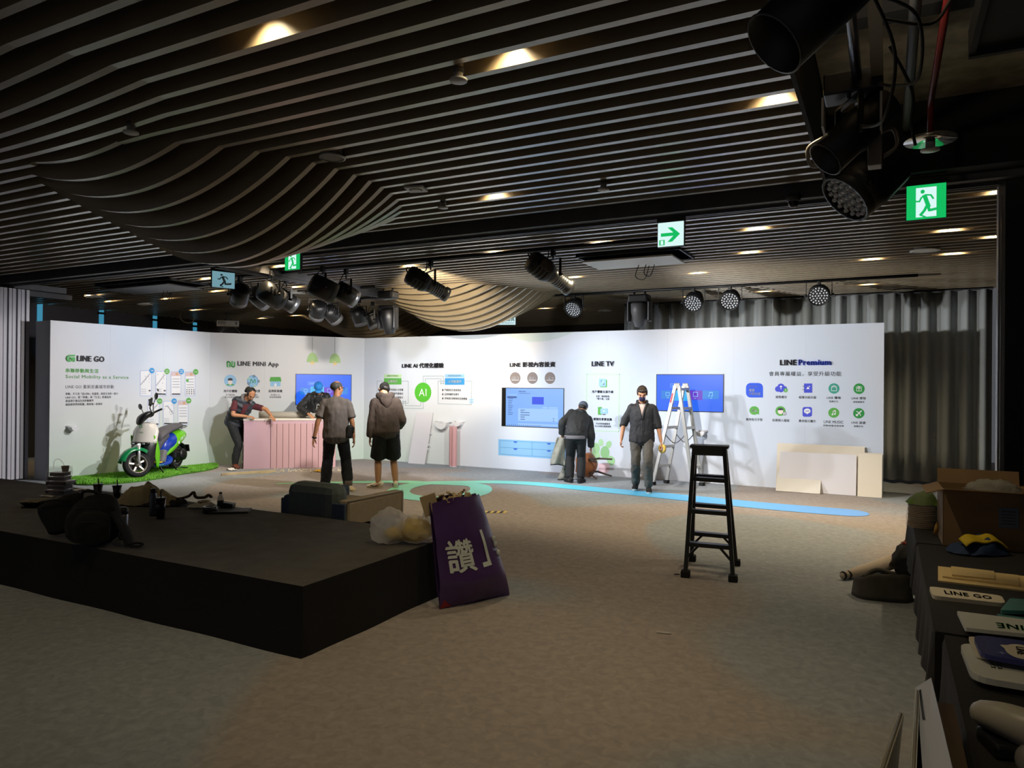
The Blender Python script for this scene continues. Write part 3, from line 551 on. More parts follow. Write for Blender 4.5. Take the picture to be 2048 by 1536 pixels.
def settings(d, f, w, h):
    d.k = 0; r2(d, f, 0, 0, .062, 1, .0142)
    d.k = 1; r2(d, f, .50, .585, .69, .78, .0146)
    d.k = 2; r2(d, f, .27, .14, .92, .47, .0144); r2(d, f, .12, .82, .25, .84, .0144); r2(d, f, .27, .03, .92, .075, .0144); r2(d, f, .67, .485, .75, .52, .0144); r2(d, f, .77, .485, .91, .52, .0144)
    d.k = 3
    for i in range(11): r2(d, f, .10, .76 - i * .046, .14 + .03 * ((i * 7) % 4) / 3 + .015, .773 - i * .046, .0148)
    r2(d, f, .085, .742, .245, .785, .0145)
    for y, x in ((.425, .39), (.40, .36)): r2(d, f, .31, y, x, y + .012, .0148)
    for y, x in ((.355, .46), (.29, .46), (.235, .38), (.175, .385)): r2(d, f, .31, y, x, y + .018, .0148)
    for x in (.285, .305, .35): r2(d, f, x, .91, x + .03, .925, .0148)
    r2(d, f, .28, .865, .47, .875, .0148)
    for i in range(17): r2(d, f, .085 + i * .034, .018, .097 + i * .034, .04, .0148)
    for y in (.215, .155): r2(d, f, .84, y, .86, y + .018, .0148)
    tx(d, f, '系統 › 顯示器', .275, .40, .90, .935, .0148)
    return [mat('screen_off', '#15130f', .3), emi('desk_blue', '#0a3fe0', 1.0), emi('panel_pale', '#9cc6fb', 1.0), emi('screen_ink', '#3a62b8', .6)]
television(PR, [(1005, 776.5), (1127, 777.5), (1127, 856), (1005, 850.5)], 'television', 'wall television showing a pale blue settings page', emi('tv_pale', '#7fb2fa', .95), settings)
# small half-round shelves screwed to the wall
def shelf(P, u0, u1, v, label, dep=.26):
    s0, t = P.st(u0, v); s1, _ = P.st(u1, v); c = (s0 + s1) / 2; w = abs(s1 - s0) / 2; base = P.O + P.e * c + Vector((0, 0, t)); o = thing('wall_shelf', label, 'shelf', base, group='half-round wall shelves'); T = Matrix.Translation(-base) @ P.M @ Matrix.Translation((c, t, .001))
    pts = [(w * math.cos(a), w * .9 * math.sin(a)) for a in [PI * i / 14 for i in range(15)]]
    b = MB(T @ Matrix.Rotation(PI / 2, 4, 'X')); b.prism([(x, y) for x, y in pts][::-1], -.012, .012); M_sh = mat('shelf_white', '#e4e4e6', .5); b.build('shelf_board', M_sh, o)
    b = MB(T); q = [(w * .72 * math.cos(a), -w * .75 * math.sin(a) - .012) for a in [PI * i / 12 for i in range(13)]]; b.prism(q, 0, .16); b.build('bracket', M_sh, o)
shelf(PL, 131, 152.5, 853, 'half-round white shelf left of the scooter'); shelf(PR, 873.5, 905, 842.5, 'left of the two half-round white shelves above the pink rolls')
shelf(PR, 911.5, 931, 842.5, 'right of the two half-round white shelves above the pink rolls'); shelf(PR, 1391, 1416, 861, 'half-round white shelf behind the aluminium ladder')
# ------------------------------------------------------------------ curtain, sticker, grass, stage
def curtain():
    t = thing('stage_curtain', 'tall pleated grey curtain along the far right wall', 'curtain', (-1.7, 14.7, 0))
    xs = [-3.3 + 6.6 * i / 560 for i in range(561)]; rd = random.Random(3); ph = [rd.random() * .5 for _ in range(80)]
    def f(x, z):
        k = (x + 3.3) / .285; a = .095 + .03 * ph[int(k) % 80]; s = math.sin(2 * PI * k + .5 * math.sin(k * 1.7)); s = math.copysign(abs(s) ** .6, s)
        return Vector((x, a * s * (1 - .12 * z / 3.4) + .012 * math.sin(9 * x + z * 1.4), z))
    b = MB(); b.grid(lambda u, w: f(-3.3 + 6.6 * u, .06 + 3.37 * w), 561, 7); c = b.build('curtain_cloth', mat('curtain_grey', '#a3a9aa', .85, noise=(2, .06), sheen=.3), t)
    c.modifiers.new('s', 'SOLIDIFY').thickness = .004
    MB().span((-3.3, -.03, 3.43), (3.3, .03, 3.47)).build('curtain_rail', M_track, t)
curtain()
# colour-graded vinyl path on the carpet
PATH = [(552, 968, 1.5), (600, 966.5, 3), (660, 965.5, 5), (740, 964.3, 6), (810, 964, 7), (850, 966, 9), (905, 967.5, 9), (952, 971, 8), (962, 980, 7.5), (945, 989, 8), (900, 996, 9), (850, 997.5, 9), (806, 991, 9), (797, 982, 8), (815, 973, 8), (855, 966.5, 8), (920, 965, 8), (1000, 964.5, 8.5), (1080, 968.5, 9), (1150, 975, 10), (1230, 982.5, 11.5), (1320, 991, 13), (1420, 1001, 14), (1520, 1011, 15), (1620, 1019.5, 16), (1690, 1025, 16)]
pt = thing('floor_path_sticker', 'winding green-to-blue vinyl path stuck on the carpet', 'floor sticker', (-5, 10.5, 0))
def ribbon():
    P = [Vector((p.x, p.y, 0)) for p in (PZ(u, v) for u, v, w in PATH)]; Wd = [(PZ(u, v + w / 2) - PZ(u, v - w / 2)).length for u, v, w in PATH]
    # widths in metres across the direction of travel
    wid = [.06, .12, .2, .26, .3, .34, .36, .36, .36, .38, .38, .4, .38, .36, .36, .36, .36, .38, .42, .46, .5, .54, .58, .6, .62, .6]
    C = catmull([(p.x, p.y, w) for p, w in zip(P, wid)], 8); b = MB(Matrix.Translation((5, -10.5, 0))); vs = []
    for i, c in enumerate(C):
        d = (C[min(i + 1, len(C) - 1)] - C[max(i - 1, 0)]); d = Vector((d.x, d.y, 0)).normalized(); n = Vector((-d.y, d.x, 0)); z = .004 + .0000035 * i
        vs += [(c.x + n.x * c.z / 2, c.y + n.y * c.z / 2, z), (c.x - n.x * c.z / 2, c.y - n.y * c.z / 2, z)]
    fs = [(2 * i, 2 * i + 1, 2 * i + 3, 2 * i + 2) for i in range(len(C) - 1)]; b.add(vs, fs, smooth=False)
    e = C[-1]; d = Vector((C[-1].x - C[-2].x, C[-1].y - C[-2].y, 0)).normalized(); a0 = math.atan2(d.y, d.x)
    b.add([(e.x, e.y, .0046)] + [(e.x + e.z / 2 * math.cos(a0 + t), e.y + e.z / 2 * math.sin(a0 + t), .0046) for t in [-PI / 2 + PI * i / 14 for i in range(15)]], [(0, i, i + 1) for i in range(1, 15)], smooth=False)
    b.build('vinyl', ramp_mat('path_vinyl', 'X', [(-5, '#7fdc84'), (-2.6, '#86e3a4'), (-1.2, '#7fe3cf'), (.2, '#63d3e6'), (1.4, '#55bdf2'), (4.6, '#6aa8f4')], .45), pt)
ribbon()
# artificial grass mat
gp = [PZ(u, v) for u, v in ((139, 961), (139, 967), (165, 971), (220, 969.5), (280, 964), (330, 956.5), (365, 949.5), (400, 944.5), (425, 939.5), (436, 934.5), (432, 929), (418, 927.2))]
G0 = Vector((-12.0, 8.3, 0)); gt = thing('grass_mat', 'bright green artificial grass mat under the scooter', 'mat', G0)
edge = [Vector((p.x, p.y, 0)) for p in catmull([(p.x, p.y, 0) for p in gp], 5)]; edge += [WM + PL.n * .03, WA + PL.e * .1 + PL.n * .02]
b = MB(Matrix.Translation(-G0)); b.prism([(p.x, p.y) for p in edge], 0, .02); b.build('backing', mat('grass_backing', '#3d6b22', .9, noise=(30, .3)), gt)
def inside(x, y):
    c = False
    for i in range(len(edge)):
        a, d = edge[i], edge[i - 1]
        if (a.y > y) != (d.y > y) and x < (d.x - a.x) * (y - a.y) / (d.y - a.y) + a.x: c = not c
    return c
b = MB(Matrix.Translation(-G0)); rd = random.Random(5); xs = [p.x for p in edge]; ys = [p.y for p in edge]; vs = []; fs = []; mi = []
while len(fs) < 26000:
    x, y = rd.uniform(min(xs), max(xs)), rd.uniform(min(ys), max(ys))
    if not inside(x, y): continue
    a = rd.random() * 6.28; h = .025 + .02 * rd.random(); w = .006; lx, ly = rd.uniform(-.02, .02), rd.uniform(-.02, .02); n = len(vs)
    vs += [(x - w * math.cos(a), y - w * math.sin(a), .018), (x + w * math.cos(a), y + w * math.sin(a), .018), (x + lx, y + ly, .018 + h)]; fs.append((n, n + 1, n + 2))
b.add(vs, fs, smooth=False); g = b.build('grass', mat('grass_blade', '#7cc03c', .6, noise=(8, .3)), gt); g['kind'] = 'stuff'
# black cloth stage
SZ = .445; st = thing('stage', 'low rectangular stage covered in black cloth', 'stage', (-9.2, 4.23, 0))
b = MB(); nx, ny = 80, 14
def top(u, w):
    x, y = -6 + 12 * u, -.9 + 1.8 * w; ed = min(1, min(u, 1 - u) * 30, min(w, 1 - w) * 12)
    return (x, y, SZ + ed * .006 * mnoise.noise(Vector((x * .8, y * 3, 0))))
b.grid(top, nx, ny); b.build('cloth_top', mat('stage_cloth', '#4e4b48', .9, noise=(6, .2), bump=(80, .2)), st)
b = MB(); sk = []
for i in range(121): sk.append((-6 + 12 * i / 120, -.9))
for i in range(1, 25): sk.append((6, -.9 + 1.8 * i / 24))
sk += [(-6 + 12 * (1 - i / 40), .9) for i in range(1, 41)] + [(-6, .9 - 1.8 * i / 10) for i in range(1, 10)]
vs = []; m = len(sk)
for j, z in enumerate((SZ, SZ - .02, .25, .0)):
    for i, (x, y) in enumerate(sk):
        o = 0 if j < 2 else .012 * (3 - j + 1) / 2 * math.sin(i * .55) * (.4 if j == 2 else 1); nx_, ny_ = (0, -1) if y <= -.899 else ((1, 0) if x >= 5.99 else (0, 1)); vs.append((x + nx_ * (o + (.012 if j == 3 else 0)), y + ny_ * (o + (.012 if j == 3 else 0)), z))
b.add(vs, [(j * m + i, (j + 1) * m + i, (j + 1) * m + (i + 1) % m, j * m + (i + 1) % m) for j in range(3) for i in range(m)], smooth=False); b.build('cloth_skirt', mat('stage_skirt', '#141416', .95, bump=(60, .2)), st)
# folded partition panels standing in the left track
fp = thing('folding_partition', 'stack of folded white-edged partition panels at the left', 'partition', (-13.3, 6.86, 0)); M_pw = mat('partition_white', '#c9c5cc', .5); M_pd = mat('partition_dark', '#55525c', .7)
for i in range(4):
    b = MB(); b.k = 1; b.span((-1.15 + .0, -.27 + i * .14, .02), (.0, -.15 + i * .14, 3.3)); b.k = 0
    b.span((0, -.275 + i * .14, .02), (.02, -.225 + i * .14, 3.3)); b.span((0, -.195 + i * .14, .02), (.02, -.145 + i * .14, 3.3)); b.build('panel', [M_pw, M_pd], fp)
# ------------------------------------------------------------------ hung stage lanterns
MB_ = mat('lantern_black', '#121214', .45, noise=(9, .2)); MS = mat('lantern_silver', '#8f9297', .35, .8); ML = mat('lantern_lens', '#7e8a96', .12, .3); MC = mat('cable_black', '#0d0d0e', .6)
MG = mat('lantern_grey', '#4d4c4e', .5)
def orient(loc, aim): return Matrix.Translation(Vector((0, 0, 0))) @ rot_to(Vector(aim) - Vector(loc))
def hang(t, loc, ztop, w=.15, yz=.0):
    """clamp, stem and fork of one lantern (local, upright)"""
    h = ztop - loc[2]; b = MB(); b.tube([(0, 0, h), (0, 0, .22)], .012, 8); b.box((0, 0, h - .03), (.05, .07, .09), bev=.008); b.tube([(0, -.02, h - .04), (.05, -.05, h - .06)], .008, 6); b.build('hook_clamp', MB_, t)
    return h
def fork(t, d, w, top):
    s = Vector((-d.y, d.x, 0)).normalized(); b = MB()
    b.bar(s * w, s * w + Vector((0, 0, top)), .012, .03, up=d); b.bar(-s * w, -s * w + Vector((0, 0, top)), .012, .03, up=d); b.bar(s * (w + .006) + Vector((0, 0, top)), -s * (w + .006) + Vector((0, 0, top)), .03, .012)
    b.tube([s * (w - .01), s * (w + .03)], .02, 8); b.tube([-s * (w - .01), -s * (w + .03)], .02, 8); b.build('yoke', MB_, t)
def profile_spot(loc, aim, label, ztop=3.4, k=1.0, grp='profile spotlights'):
    loc = Vector(loc); t = thing('profile_spotlight', label, 'spotlight', loc, group=grp); d = (Vector(aim) - loc).normalized(); R = rot_to(d)
    b = MB(R); b.lathe([(.05 * k, -.34 * k), (.115 * k, -.33 * k), (.125 * k, -.29 * k), (.125 * k, -.1 * k), (.10 * k, -.04 * k)], 14); b.box((0, 0, -.2 * k), (.29 * k, .1 * k, .16 * k), bev=.01)
    for i in range(4): b.lathe([(.131 * k, (-.28 + i * .05) * k), (.131 * k, (-.265 + i * .05) * k)], 14)
    b.build('lamp_house', MB_, t)
    b = MB(R); b.lathe([(.10 * k, -.05 * k), (.085 * k, .02 * k), (.085 * k, .2 * k), (.10 * k, .21 * k), (.10 * k, .26 * k)], 14)
    for i in range(5): b.lathe([(.092 * k, (.03 + i * .03) * k), (.092 * k, (.045 + i * .03) * k)], 14)
    b.build('barrel', MS, t); MB(R).lathe([(.0, .245 * k), (.088 * k, .245 * k), (.088 * k, .25 * k)], 14).build('lens', ML, t)
    fork(t, d, .15 * k, .2); hang(t, loc, ztop)
    MB().tube(catmull([R @ Vector((0, 0, -.33 * k)), R @ Vector((0, .05, -.33 * k)) + Vector((-.05, 0, .05)), Vector((-.09, -.02, .2)), Vector((-.06, 0, ztop - loc.z))], 6), .008, 6).build('cable', MC, t); return t
def fresnel(loc, aim, label, ztop=3.4, k=1.0, grp='fresnel lanterns', silver=False):
    loc = Vector(loc); t = thing('fresnel_lantern', label, 'spotlight', loc, group=grp); d = (Vector(aim) - loc).normalized(); R = rot_to(d)
    b = MB(R); b.lathe([(.07 * k, -.17 * k), (.135 * k, -.15 * k), (.145 * k, -.06 * k), (.145 * k, .09 * k), (.12 * k, .12 * k)], 12)
    for i in range(3): b.box((0, 0, (-.12 + i * .05) * k), (.31 * k, .08 * k, .02 * k))
    b.build('lamp_house', MB_, t); MB(R).lathe([(.13 * k, .08 * k), (.14 * k, .09 * k), (.14 * k, .17 * k), (.115 * k, .17 * k), (.115 * k, .10 * k)], 14, cap=False).build('front_ring', MS if silver else MG, t)
    MB(R).lathe([(0, .12 * k), (.06 * k, .117 * k), (.118 * k, .105 * k)], 14, cap=False).build('lens', ML, t); fork(t, d, .17 * k, .2); hang(t, loc, ztop)
    MB().tube(catmull([R @ Vector((0, 0, -.17 * k)), Vector((-.12, -.08, .02)), Vector((-.1, -.03, .18)), Vector((-.04, .03, ztop - loc.z))], 6), .007, 6).build('cable', MC, t); return t
def led_par(loc, aim, label, ztop=3.4, k=1.0, grp='led par lamps'):
    loc = Vector(loc); t = thing('led_par_lamp', label, 'spotlight', loc, group=grp); d = (Vector(aim) - loc).normalized(); R = rot_to(d)
    MB(R).lathe([(.06 * k, -.2 * k), (.13 * k, -.18 * k), (.165 * k, -.06 * k), (.165 * k, .07 * k), (.15 * k, .07 * k), (.15 * k, .05 * k)], 18, cap=False).lathe([(0, -.2 * k), (.06 * k, -.2 * k)], 12, cap=False).build('housing', MB_, t)
    b = MB(R); b.k = 1; b.lathe([(0, .045 * k), (.15 * k, .045 * k)], 18, cap=False); b.k = 0
    for q, n in ((0, 1), (.045, 6), (.088, 12), (.128, 17)):
        for i in range(n): a = 2 * PI * i / n; b.lathe([(0, .062 * k), (.011 * k, .06 * k), (.016 * k, .046 * k)], 7, TR((q * k * math.cos(a), q * k * math.sin(a), 0)), cap=False)
    b.build('lens_array', [mat('led_lens', '#cfd2da', .15), MB_], t); fork(t, d, .19 * k, .22); hang(t, loc, ztop); return t
def mover(loc, label, ztop=3.4, tilt=(0, .25, -1), k=1.0, hm=None):
    loc = Vector(loc); t = thing('moving_head', label, 'spotlight', loc, group='moving head lamps'); h = ztop - loc.z
    MB().box((0, 0, h - .12), (.36 * k, .26 * k, .14), bev=.03).tube([(-.1, 0, h), (-.1, 0, h - .06)], .02).tube([(.1, 0, h), (.1, 0, h - .06)], .02).build('base', MB_, t)
    MB().box((.19 * k, 0, .0), (.06 * k, .15 * k, .40), bev=.03).box((-.19 * k, 0, .0), (.06 * k, .15 * k, .40), bev=.03).box((0, 0, .19), (.40 * k, .16 * k, .06), bev=.02).build('yoke', MB_, t)
    R = rot_to(tilt); MB(R).lathe([(.10 * k, -.16), (.145 * k, -.14), (.155 * k, 0), (.135 * k, .14), (.10 * k, .27), (.085 * k, .28)], 18).build('head', hm or MG, t); MB(R).lathe([(0, .285), (.075 * k, .284)], 16, cap=False).build('lens', ML, t); return t
def at(u, v, y): p = PY(u, v, y); return p
profile_spot(at(861, 572, 8.15), (-2.4, 12.9, .6), 'silver-nosed profile spotlight hanging left of the other, above the drapes', k=1.05); profile_spot(at(1106, 552, 8.15), (-.9, 12.5, .4), 'silver-nosed profile spotlight hanging right of the other, near the arrow sign', k=1.1)
for u, v, y, aim, lab, sv in ((480, 590, 8.1, (-11.5, 9.5, 1), 'first black fresnel from the left in the hanging row of four', False), (519, 597, 8.75, (-9.5, 12.5, 1), 'second black fresnel from the left in the hanging row of four', False), (543, 590, 7.9, (-7.5, 12.5, 1), 'third black fresnel from the left in the hanging row of four', False), (573, 601, 8.5, (-7.0, 12.9, .5), 'silver-fronted fresnel at the right end of the hanging row of four', True),
                              (645, 577, 7.9, (-4, 12.5, .8), 'large black fresnel hanging left of a silver-fronted one', False), (692, 588, 8.25, (-5, 12.9, .6), 'silver-fronted fresnel hanging right of a large black one', True),
                              (636, 621, 10.0, (-11.2, 11.2, 1), 'left grey fresnel of the low hanging pair', False), (664, 629, 10.35, (-9.0, 12.8, 1), 'right grey fresnel of the low hanging pair', False), (718, 633, 11.2, (-9.5, 12.8, .5), 'fresnel just left of another one beside the moving head', False), (745, 640, 11.7, (-8.5, 12.8, .5), 'fresnel between its neighbour and the black moving head', False)):
    fresnel(at(u, v, y), aim, lab, silver=sv, k=1.15 if u in (645, 543) else 1.0)
mover(at(776, 636, 10.15), 'black moving head hanging beside the golden drape', k=.88, hm=MB_); mover(at(1279, 622, 12.4), 'dark grey moving head hanging before the curtain', k=1.0)
for u, v, aim, lab in ((1148, 616, (-5.6, 8, 0), 'led par nearest the patterned wall, bright lens dots'), (1387, 604, (-3.2, 8, 0), 'led par just right of the moving head by the curtain'), (1460, 600, (-2.2, 7, 0), 'led par showing its full round face before the curtain'), (1638, 590, (-1, 8, 1.2), 'led par farthest right before the curtain, turned down')):
    led_par(at(u, v, 12.4), aim, lab)
o = MB(Matrix.Translation((0, 0, 0))).tube([(-9.6, 8.13, 3.42), (-2.2, 8.13, 3.42)], .024, 8).build('lighting_pipe', mat('pipe_dark', '#2a2a2c', .4, .5)); tag(o, 'long dark pipe carrying the profile spotlights', 'pipe')
o = MB().tube([(-5.6, 12.4, 3.42), (.4, 12.4, 3.42)], .024, 8).build('lighting_pipe', MATS['pipe_dark']); tag(o, 'dark pipe carrying the led pars before the curtain', 'pipe')
o = MB().tube([(-9.6, 10.0, 3.42), (-8.0, 10.0, 3.42)], .024, 8).build('lighting_pipe', MATS['pipe_dark']); tag(o, 'short dark pipe carrying the low pair of fresnels', 'pipe')
o = MB().tube([(-9.6, 11.25, 3.42), (-8.2, 11.25, 3.42)], .024, 8).build('lighting_pipe', MATS['pipe_dark']); tag(o, 'short dark pipe carrying the black moving head', 'pipe')
# near rig on the right
o = MB().tube([(-.16, 2.2, 3.42), (-.16, 5.6, 3.42)], .026, 10).build('lighting_pipe', mat('pipe_chrome', '#6b6a70', .3, .9)); tag(o, 'chrome pipe under the open ceiling at the right', 'pipe')
o = MB().span((-.09, 1.0, 3.40), (-.03, 4.75, 3.425)).build('support_bar', mat('bar_cream', '#8f8676', .6)); tag(o, 'pale flat bar under the open ceiling', 'bar')
for i, (y0, pts) in enumerate(((3.6, [(-.1, 3.4, 3.4), (.1, 3.5, 3.3), (.12, 3.8, 3.15), (.02, 4.0, 3.2), (-.05, 4.2, 3.3)]), (3.8, [(-.02, 3.7, 3.4), (.16, 3.75, 3.36), (.24, 3.9, 3.5), (.3, 4.1, 3.7)]), (4.0, [(-.1, 3.3, 3.42), (.02, 3.6, 3.2), (-.02, 3.85, 3.0), (-.12, 4.1, 3.05)]), (4.2, [(.0, 4.0, 3.4), (.1, 4.1, 3.2), (.1, 4.15, 3.05), (.12, 4.2, 2.95)]))):
    o = MB().tube(catmull(pts, 8), .008, 6).build('power_cable', MC); tag(o, ('black cable looping lowest beside the chrome pipe', 'black cable rising towards the open ceiling boards', 'black cable crossing in front of the pale flat bar', 'black cable hanging straight down to the clamp block')[i], 'cable', 'loose cables of the near rig')
def can(loc, aim, label, L=.42, r=.125):
    loc = Vector(loc); t = thing('snoot_lantern', label, 'spotlight', loc); d = (Vector(aim) - loc).normalized(); R = rot_to(d)
    MB(R).lathe([(.06, -.3), (r * .95, -.28), (r, -.1), (r, L * .5), (r * .96, L * .5), (r * .93, -.05)], 24, cap=False).lathe([(0, -.3), (.06, -.3)], 16, cap=False).build('tube', MB_, t); MB(R).lathe([(r, L * .5 - .004), (r + .004, L * .5), (r - .004, L * .5 + .002)], 24, cap=False).build('rim', MG, t)
    MB(R).lathe([(0, -.06), (r * .92, -.05)], 18, cap=False).build('lens', ML, t); fork(t, d, r + .03, .2); hang(t, loc, 3.42); return t
can((-.24, 2.82, 3.10), (-.88, 2.48, 2.41), 'large black snooted lantern at the top edge, beside the chrome pipe')
t = can((-.2, 4.4, 3.10), (-.84, 4.06, 2.41), 'black snooted lantern with white side plates below the clamp block', .36, .105)
MB().box((.02, .05, .30), (.30, .2, .12), bev=.01).build('ballast_box', MB_, t); [MB().box(c_, s_).build('side_plate', mat('plate_white', '#a9a7a6', .5), t) for c_, s_ in (((-.13, .0, .14), (.012, .16, .16)), ((.16, .04, .12), (.012, .16, .2)))]; MB().box((.13, .12, -.06), (.07, .1, .18), bev=.005).build('bracket_plate', mat('plate_tan', '#7d766d', .5), t); MB().tube(catmull([(.17, .1, -.1), (.24, .12, -.04), (.22, .14, .06), (.16, .1, .04)], 5), .012, 6).build('handle', mat('plate_tan', '#7d766d', .5), t); MB().tube(catmull([(-.12, .1, -.1), (-.2, .1, -.1), (-.22, .1, .0), (-.14, .1, .05)], 5), .012, 6).build('handle', mat('plate_tan', '#7d766d', .5), t)
t = led_par((-.21, 5.3, 3.02), (-.85, 4.96, 2.33), 'large black led lamp with rows of pale lenses, nearest on the right', 3.42, 1.15)
MB(rot_to((-.64, -.34, -.69))).lathe([(.16, -.32), (.19, -.30), (.2, -.1), (.19, .02)], 18).build('rear_housing', MB_, t)
# sprinkler pipe with heat plate
t = thing('sprinkler_pipe', 'dark red sprinkler pipe ending in a shiny round plate', 'sprinkler', (.25, 5.66, 3.42)); MB().tube([(.02, -4.5, .24), (.0, -.06, .24), (0, 0, .20), (0, 0, .0)], .02, 10).build('pipe', mat('pipe_red', '#5a1512', .4), t)
MB().lathe([(.0, .01), (.15, .0), (.165, -.012), (.162, -.02), (.0, -.008)], 28).build('heat_plate', mat('plate_mirror', '#c9c4bc', .12, .9), t); MB().lathe([(.03, -.01), (.03, -.07), (.06, -.075), (.06, -.085), (0, -.09)], 16).build('sprinkler_head', mat('sprinkler_white', '#c8c8c4', .5), t)
o = MB().tube([(.12, 1, 3.75), (.12, 6.4, 3.75)], .03, 8).build('conduit', mat('conduit_grey', '#4b4a47', .6)); tag(o, 'grey conduit beside the red sprinkler pipe', 'conduit')
# ------------------------------------------------------------------ signs
SG = emi('sign_green', '#12b45c', 1.05); SW = emi('sign_white', '#d6f5f2', 1.0); M_case = mat('sign_case', '#23272a', .6)
def sign(name, label, c, w, h, n, face, draw, sd=.03):
    """lit box sign; c centre, n facing direction"""
    n = Vector(n).normalized(); e = Vector((0, 0, 1)).cross(n); t = thing(name, label, 'sign', c); M = Matrix(((e.x, 0, n.x, 0), (e.y, 0, n.y, 0), (0, 1, n.z, 0), (0, 0, 0, 1)))
    b = MB(M); b.span((-w / 2 - .006, h / 2, -sd), (w / 2 + .006, h / 2 + .05, sd)); b.span((-w / 2 - .004, -h / 2 - .004, -sd * .8), (w / 2 + .004, h / 2, sd * .6)); b.build('case', M_case, t)
    b = MB(M); b.span((-w / 2, -h / 2, sd * .6), (w / 2, h / 2, sd * .6 + .002)); b.build('face', face, t)
    b = MB(M); ms = draw(b, w, h, sd * .6 + .003); b.build('pictogram', ms, t); return t
def run_man(b, w, h, z, white=True):
    P = lambda pts: [((x - .5) * w, (y - .5) * h) for x, y in pts]
    if white: b.k = 1; b.add([(x, y, z) for x, y in P([(.24, .06), (.76, .06), (.76, .92), (.24, .92)])], [(0, 1, 2, 3)])
    b.k = 0; z += .001
    b.add([(x, y, z) for x, y in P([(.41 + .055 * math.cos(2 * PI * i / 12), .80 + .06 * math.sin(2 * PI * i / 12)) for i in range(12)])], [tuple(range(12))])
    for pts, wd in (([(.46, .68), (.56, .36)], .11), ([(.47, .69), (.38, .63), (.33, .52), (.25, .53)], .045), ([(.48, .70), (.62, .68), (.68, .57)], .045), ([(.55, .38), (.58, .24), (.82, .28)], .075), ([(.53, .40), (.46, .25), (.36, .12)], .075), ([(.36, .12), (.48, .06)], .04), ([(.82, .28), (.83, .33)], .05)):
        for (x0, y0), (x1, y1) in zip(pts, pts[1:]):
            a = Vector(((x0 - .5) * w, (y0 - .5) * h)); c = Vector(((x1 - .5) * w, (y1 - .5) * h)); d = (c - a).normalized() * wd * w / 2; o = Vector((-d.y, d.x))
            q = [a - d * .5 + o, a - d * .5 - o, c + d * .5 - o, c + d * .5 + o]; b.add([(p.x, p.y, z) for p in q], [(0, 1, 2, 3)])
    return [SG, SW]
def arrow(b, w, h, z):
    P = [(.12, .56), (.60, .56), (.38, .78), (.56, .78), (.86, .48), (.56, .18), (.38, .18), (.60, .42), (.12, .42)]
    b.add([((x - .5) * w, (y - .5) * h, z) for x, y in P][::-1], [tuple(range(9))]); b.add([((x - .5) * w, (y - .5) * h, z) for x, y in ((.06, .06), (.27, .06), (.27, .28), (.06, .28))], [(0, 1, 2, 3)])
    s = MB(); run_man(s, w * .2, h * .2, z + .001); b.k = 1; b.add([(x - w * .335, y - h * .33, q) for x, y, q in s.v], s.f); b.k = 0; return [SG, SW]
c0 = PY(1852, 404.5, 6.62); sign('exit_sign', 'green exit sign with a white doorway and running figure', c0, .275, .275, (0, -1, 0), SG, lambda b, w, h, z: run_man(b, w, h, z))
c0 = PY(1342.5, 469, 6.62); sign('exit_sign', 'pale exit sign with a green right-pointing arrow', c0, .245, .225, (0, -1, 0), SW, arrow)
c0 = PY(587, 523, 6.62); sign('exit_sign', 'green exit sign just under the wooden bulge', c0, .25, .215, (0, -1, 0), SG, lambda b, w, h, z: run_man(b, w, h, z, True))
c0 = PX(446, 560, -8.95); sign('exit_sign', 'pale bluish exit sign seen side-on near the far left lights', c0, .34, .24, (1, -.35, 0), emi('sign_pale', '#8fc3d2', .55), lambda b, w, h, z: [run_man(b, w, h, z, False), [mat('sign_grey', '#8a9aa2', .6), SW]][1])
def esc(b, w, h, z):
    vs, fs, _ = text_mb('避難器具', .02); b.add([((x - .5) * w * .9, h * (-.02 + .42 * y), z) for x, y, q in vs], fs, smooth=False); vs, fs, _ = text_mb('Escape Equipment', .01); b.add([((x - .5) * w * .85, h * (-.36 + .2 * y), z) for x, y, q in vs], fs, smooth=False); return [mat('sign_ink', '#20604c', .6)]
c0 = PY(1013, 642, 13.0); sign('equipment_sign', 'small lit white sign with four green characters above the wall', c0, .38, .16, (0.35, -1, 0), emi('sign_pale_white', '#cfeff2', .9), esc)
# ------------------------------------------------------------------ ceiling fittings
M_wht = mat('fitting_white', '#c4c2bc', .5)
for u, v, lab in ((262, 262, 'white sprinkler head by the near left wooden bulge'), (917, 157, 'white sprinkler head beside the white-lit slat'), (1207, 377, 'white sprinkler head in the middle of the slats'), (886, 413, 'white sprinkler head right of the wooden bulge')):
    p = PZ(u, v, 3.40); t = thing('ceiling_sprinkler', lab, 'sprinkler', p, group='sprinkler heads among the slats'); MB().lathe([(.026, .14), (.026, .0), (.05, -.005), (.05, -.016), (0, -.018)], 16).build('cover_plate', M_wht, t); MB().lathe([(.03, .03), (.03, .06)], 14).build('collar', MG, t)
for u, v, lab in ((665, 313, 'round ceiling speaker set among the near slats'), (188, 593, 'round ceiling speaker farthest left over the wall'), (289, 608, 'second round ceiling speaker from the left'), (592, 585, 'round ceiling speaker behind the row of four fresnels'), (1850, 500, 'round ceiling speaker under the far right downlight'), (1806, 580, 'round ceiling speaker touching the curtain top'), (536, 634, 'round ceiling speaker by the projector'), (1210, 621, 'round ceiling speaker by the patterned wall')):
    z = 3.445; p = PZ(u, v, z); r = .1 if v < 400 else .17; t = thing('ceiling_speaker', lab, 'speaker', p, group='round ceiling speakers'); MB().lathe([(r * .8, .1), (r * .8, .0), (r, -.004), (r, -.014), (r * .86, -.018)], 24, cap=False).build('rim', M_wht, t); MB().lathe([(0, -.012), (r * .87, -.012)], 24, cap=False).build('grille', mat('speaker_grille', '#8b877f', .7) if v < 400 else M_wht, t)
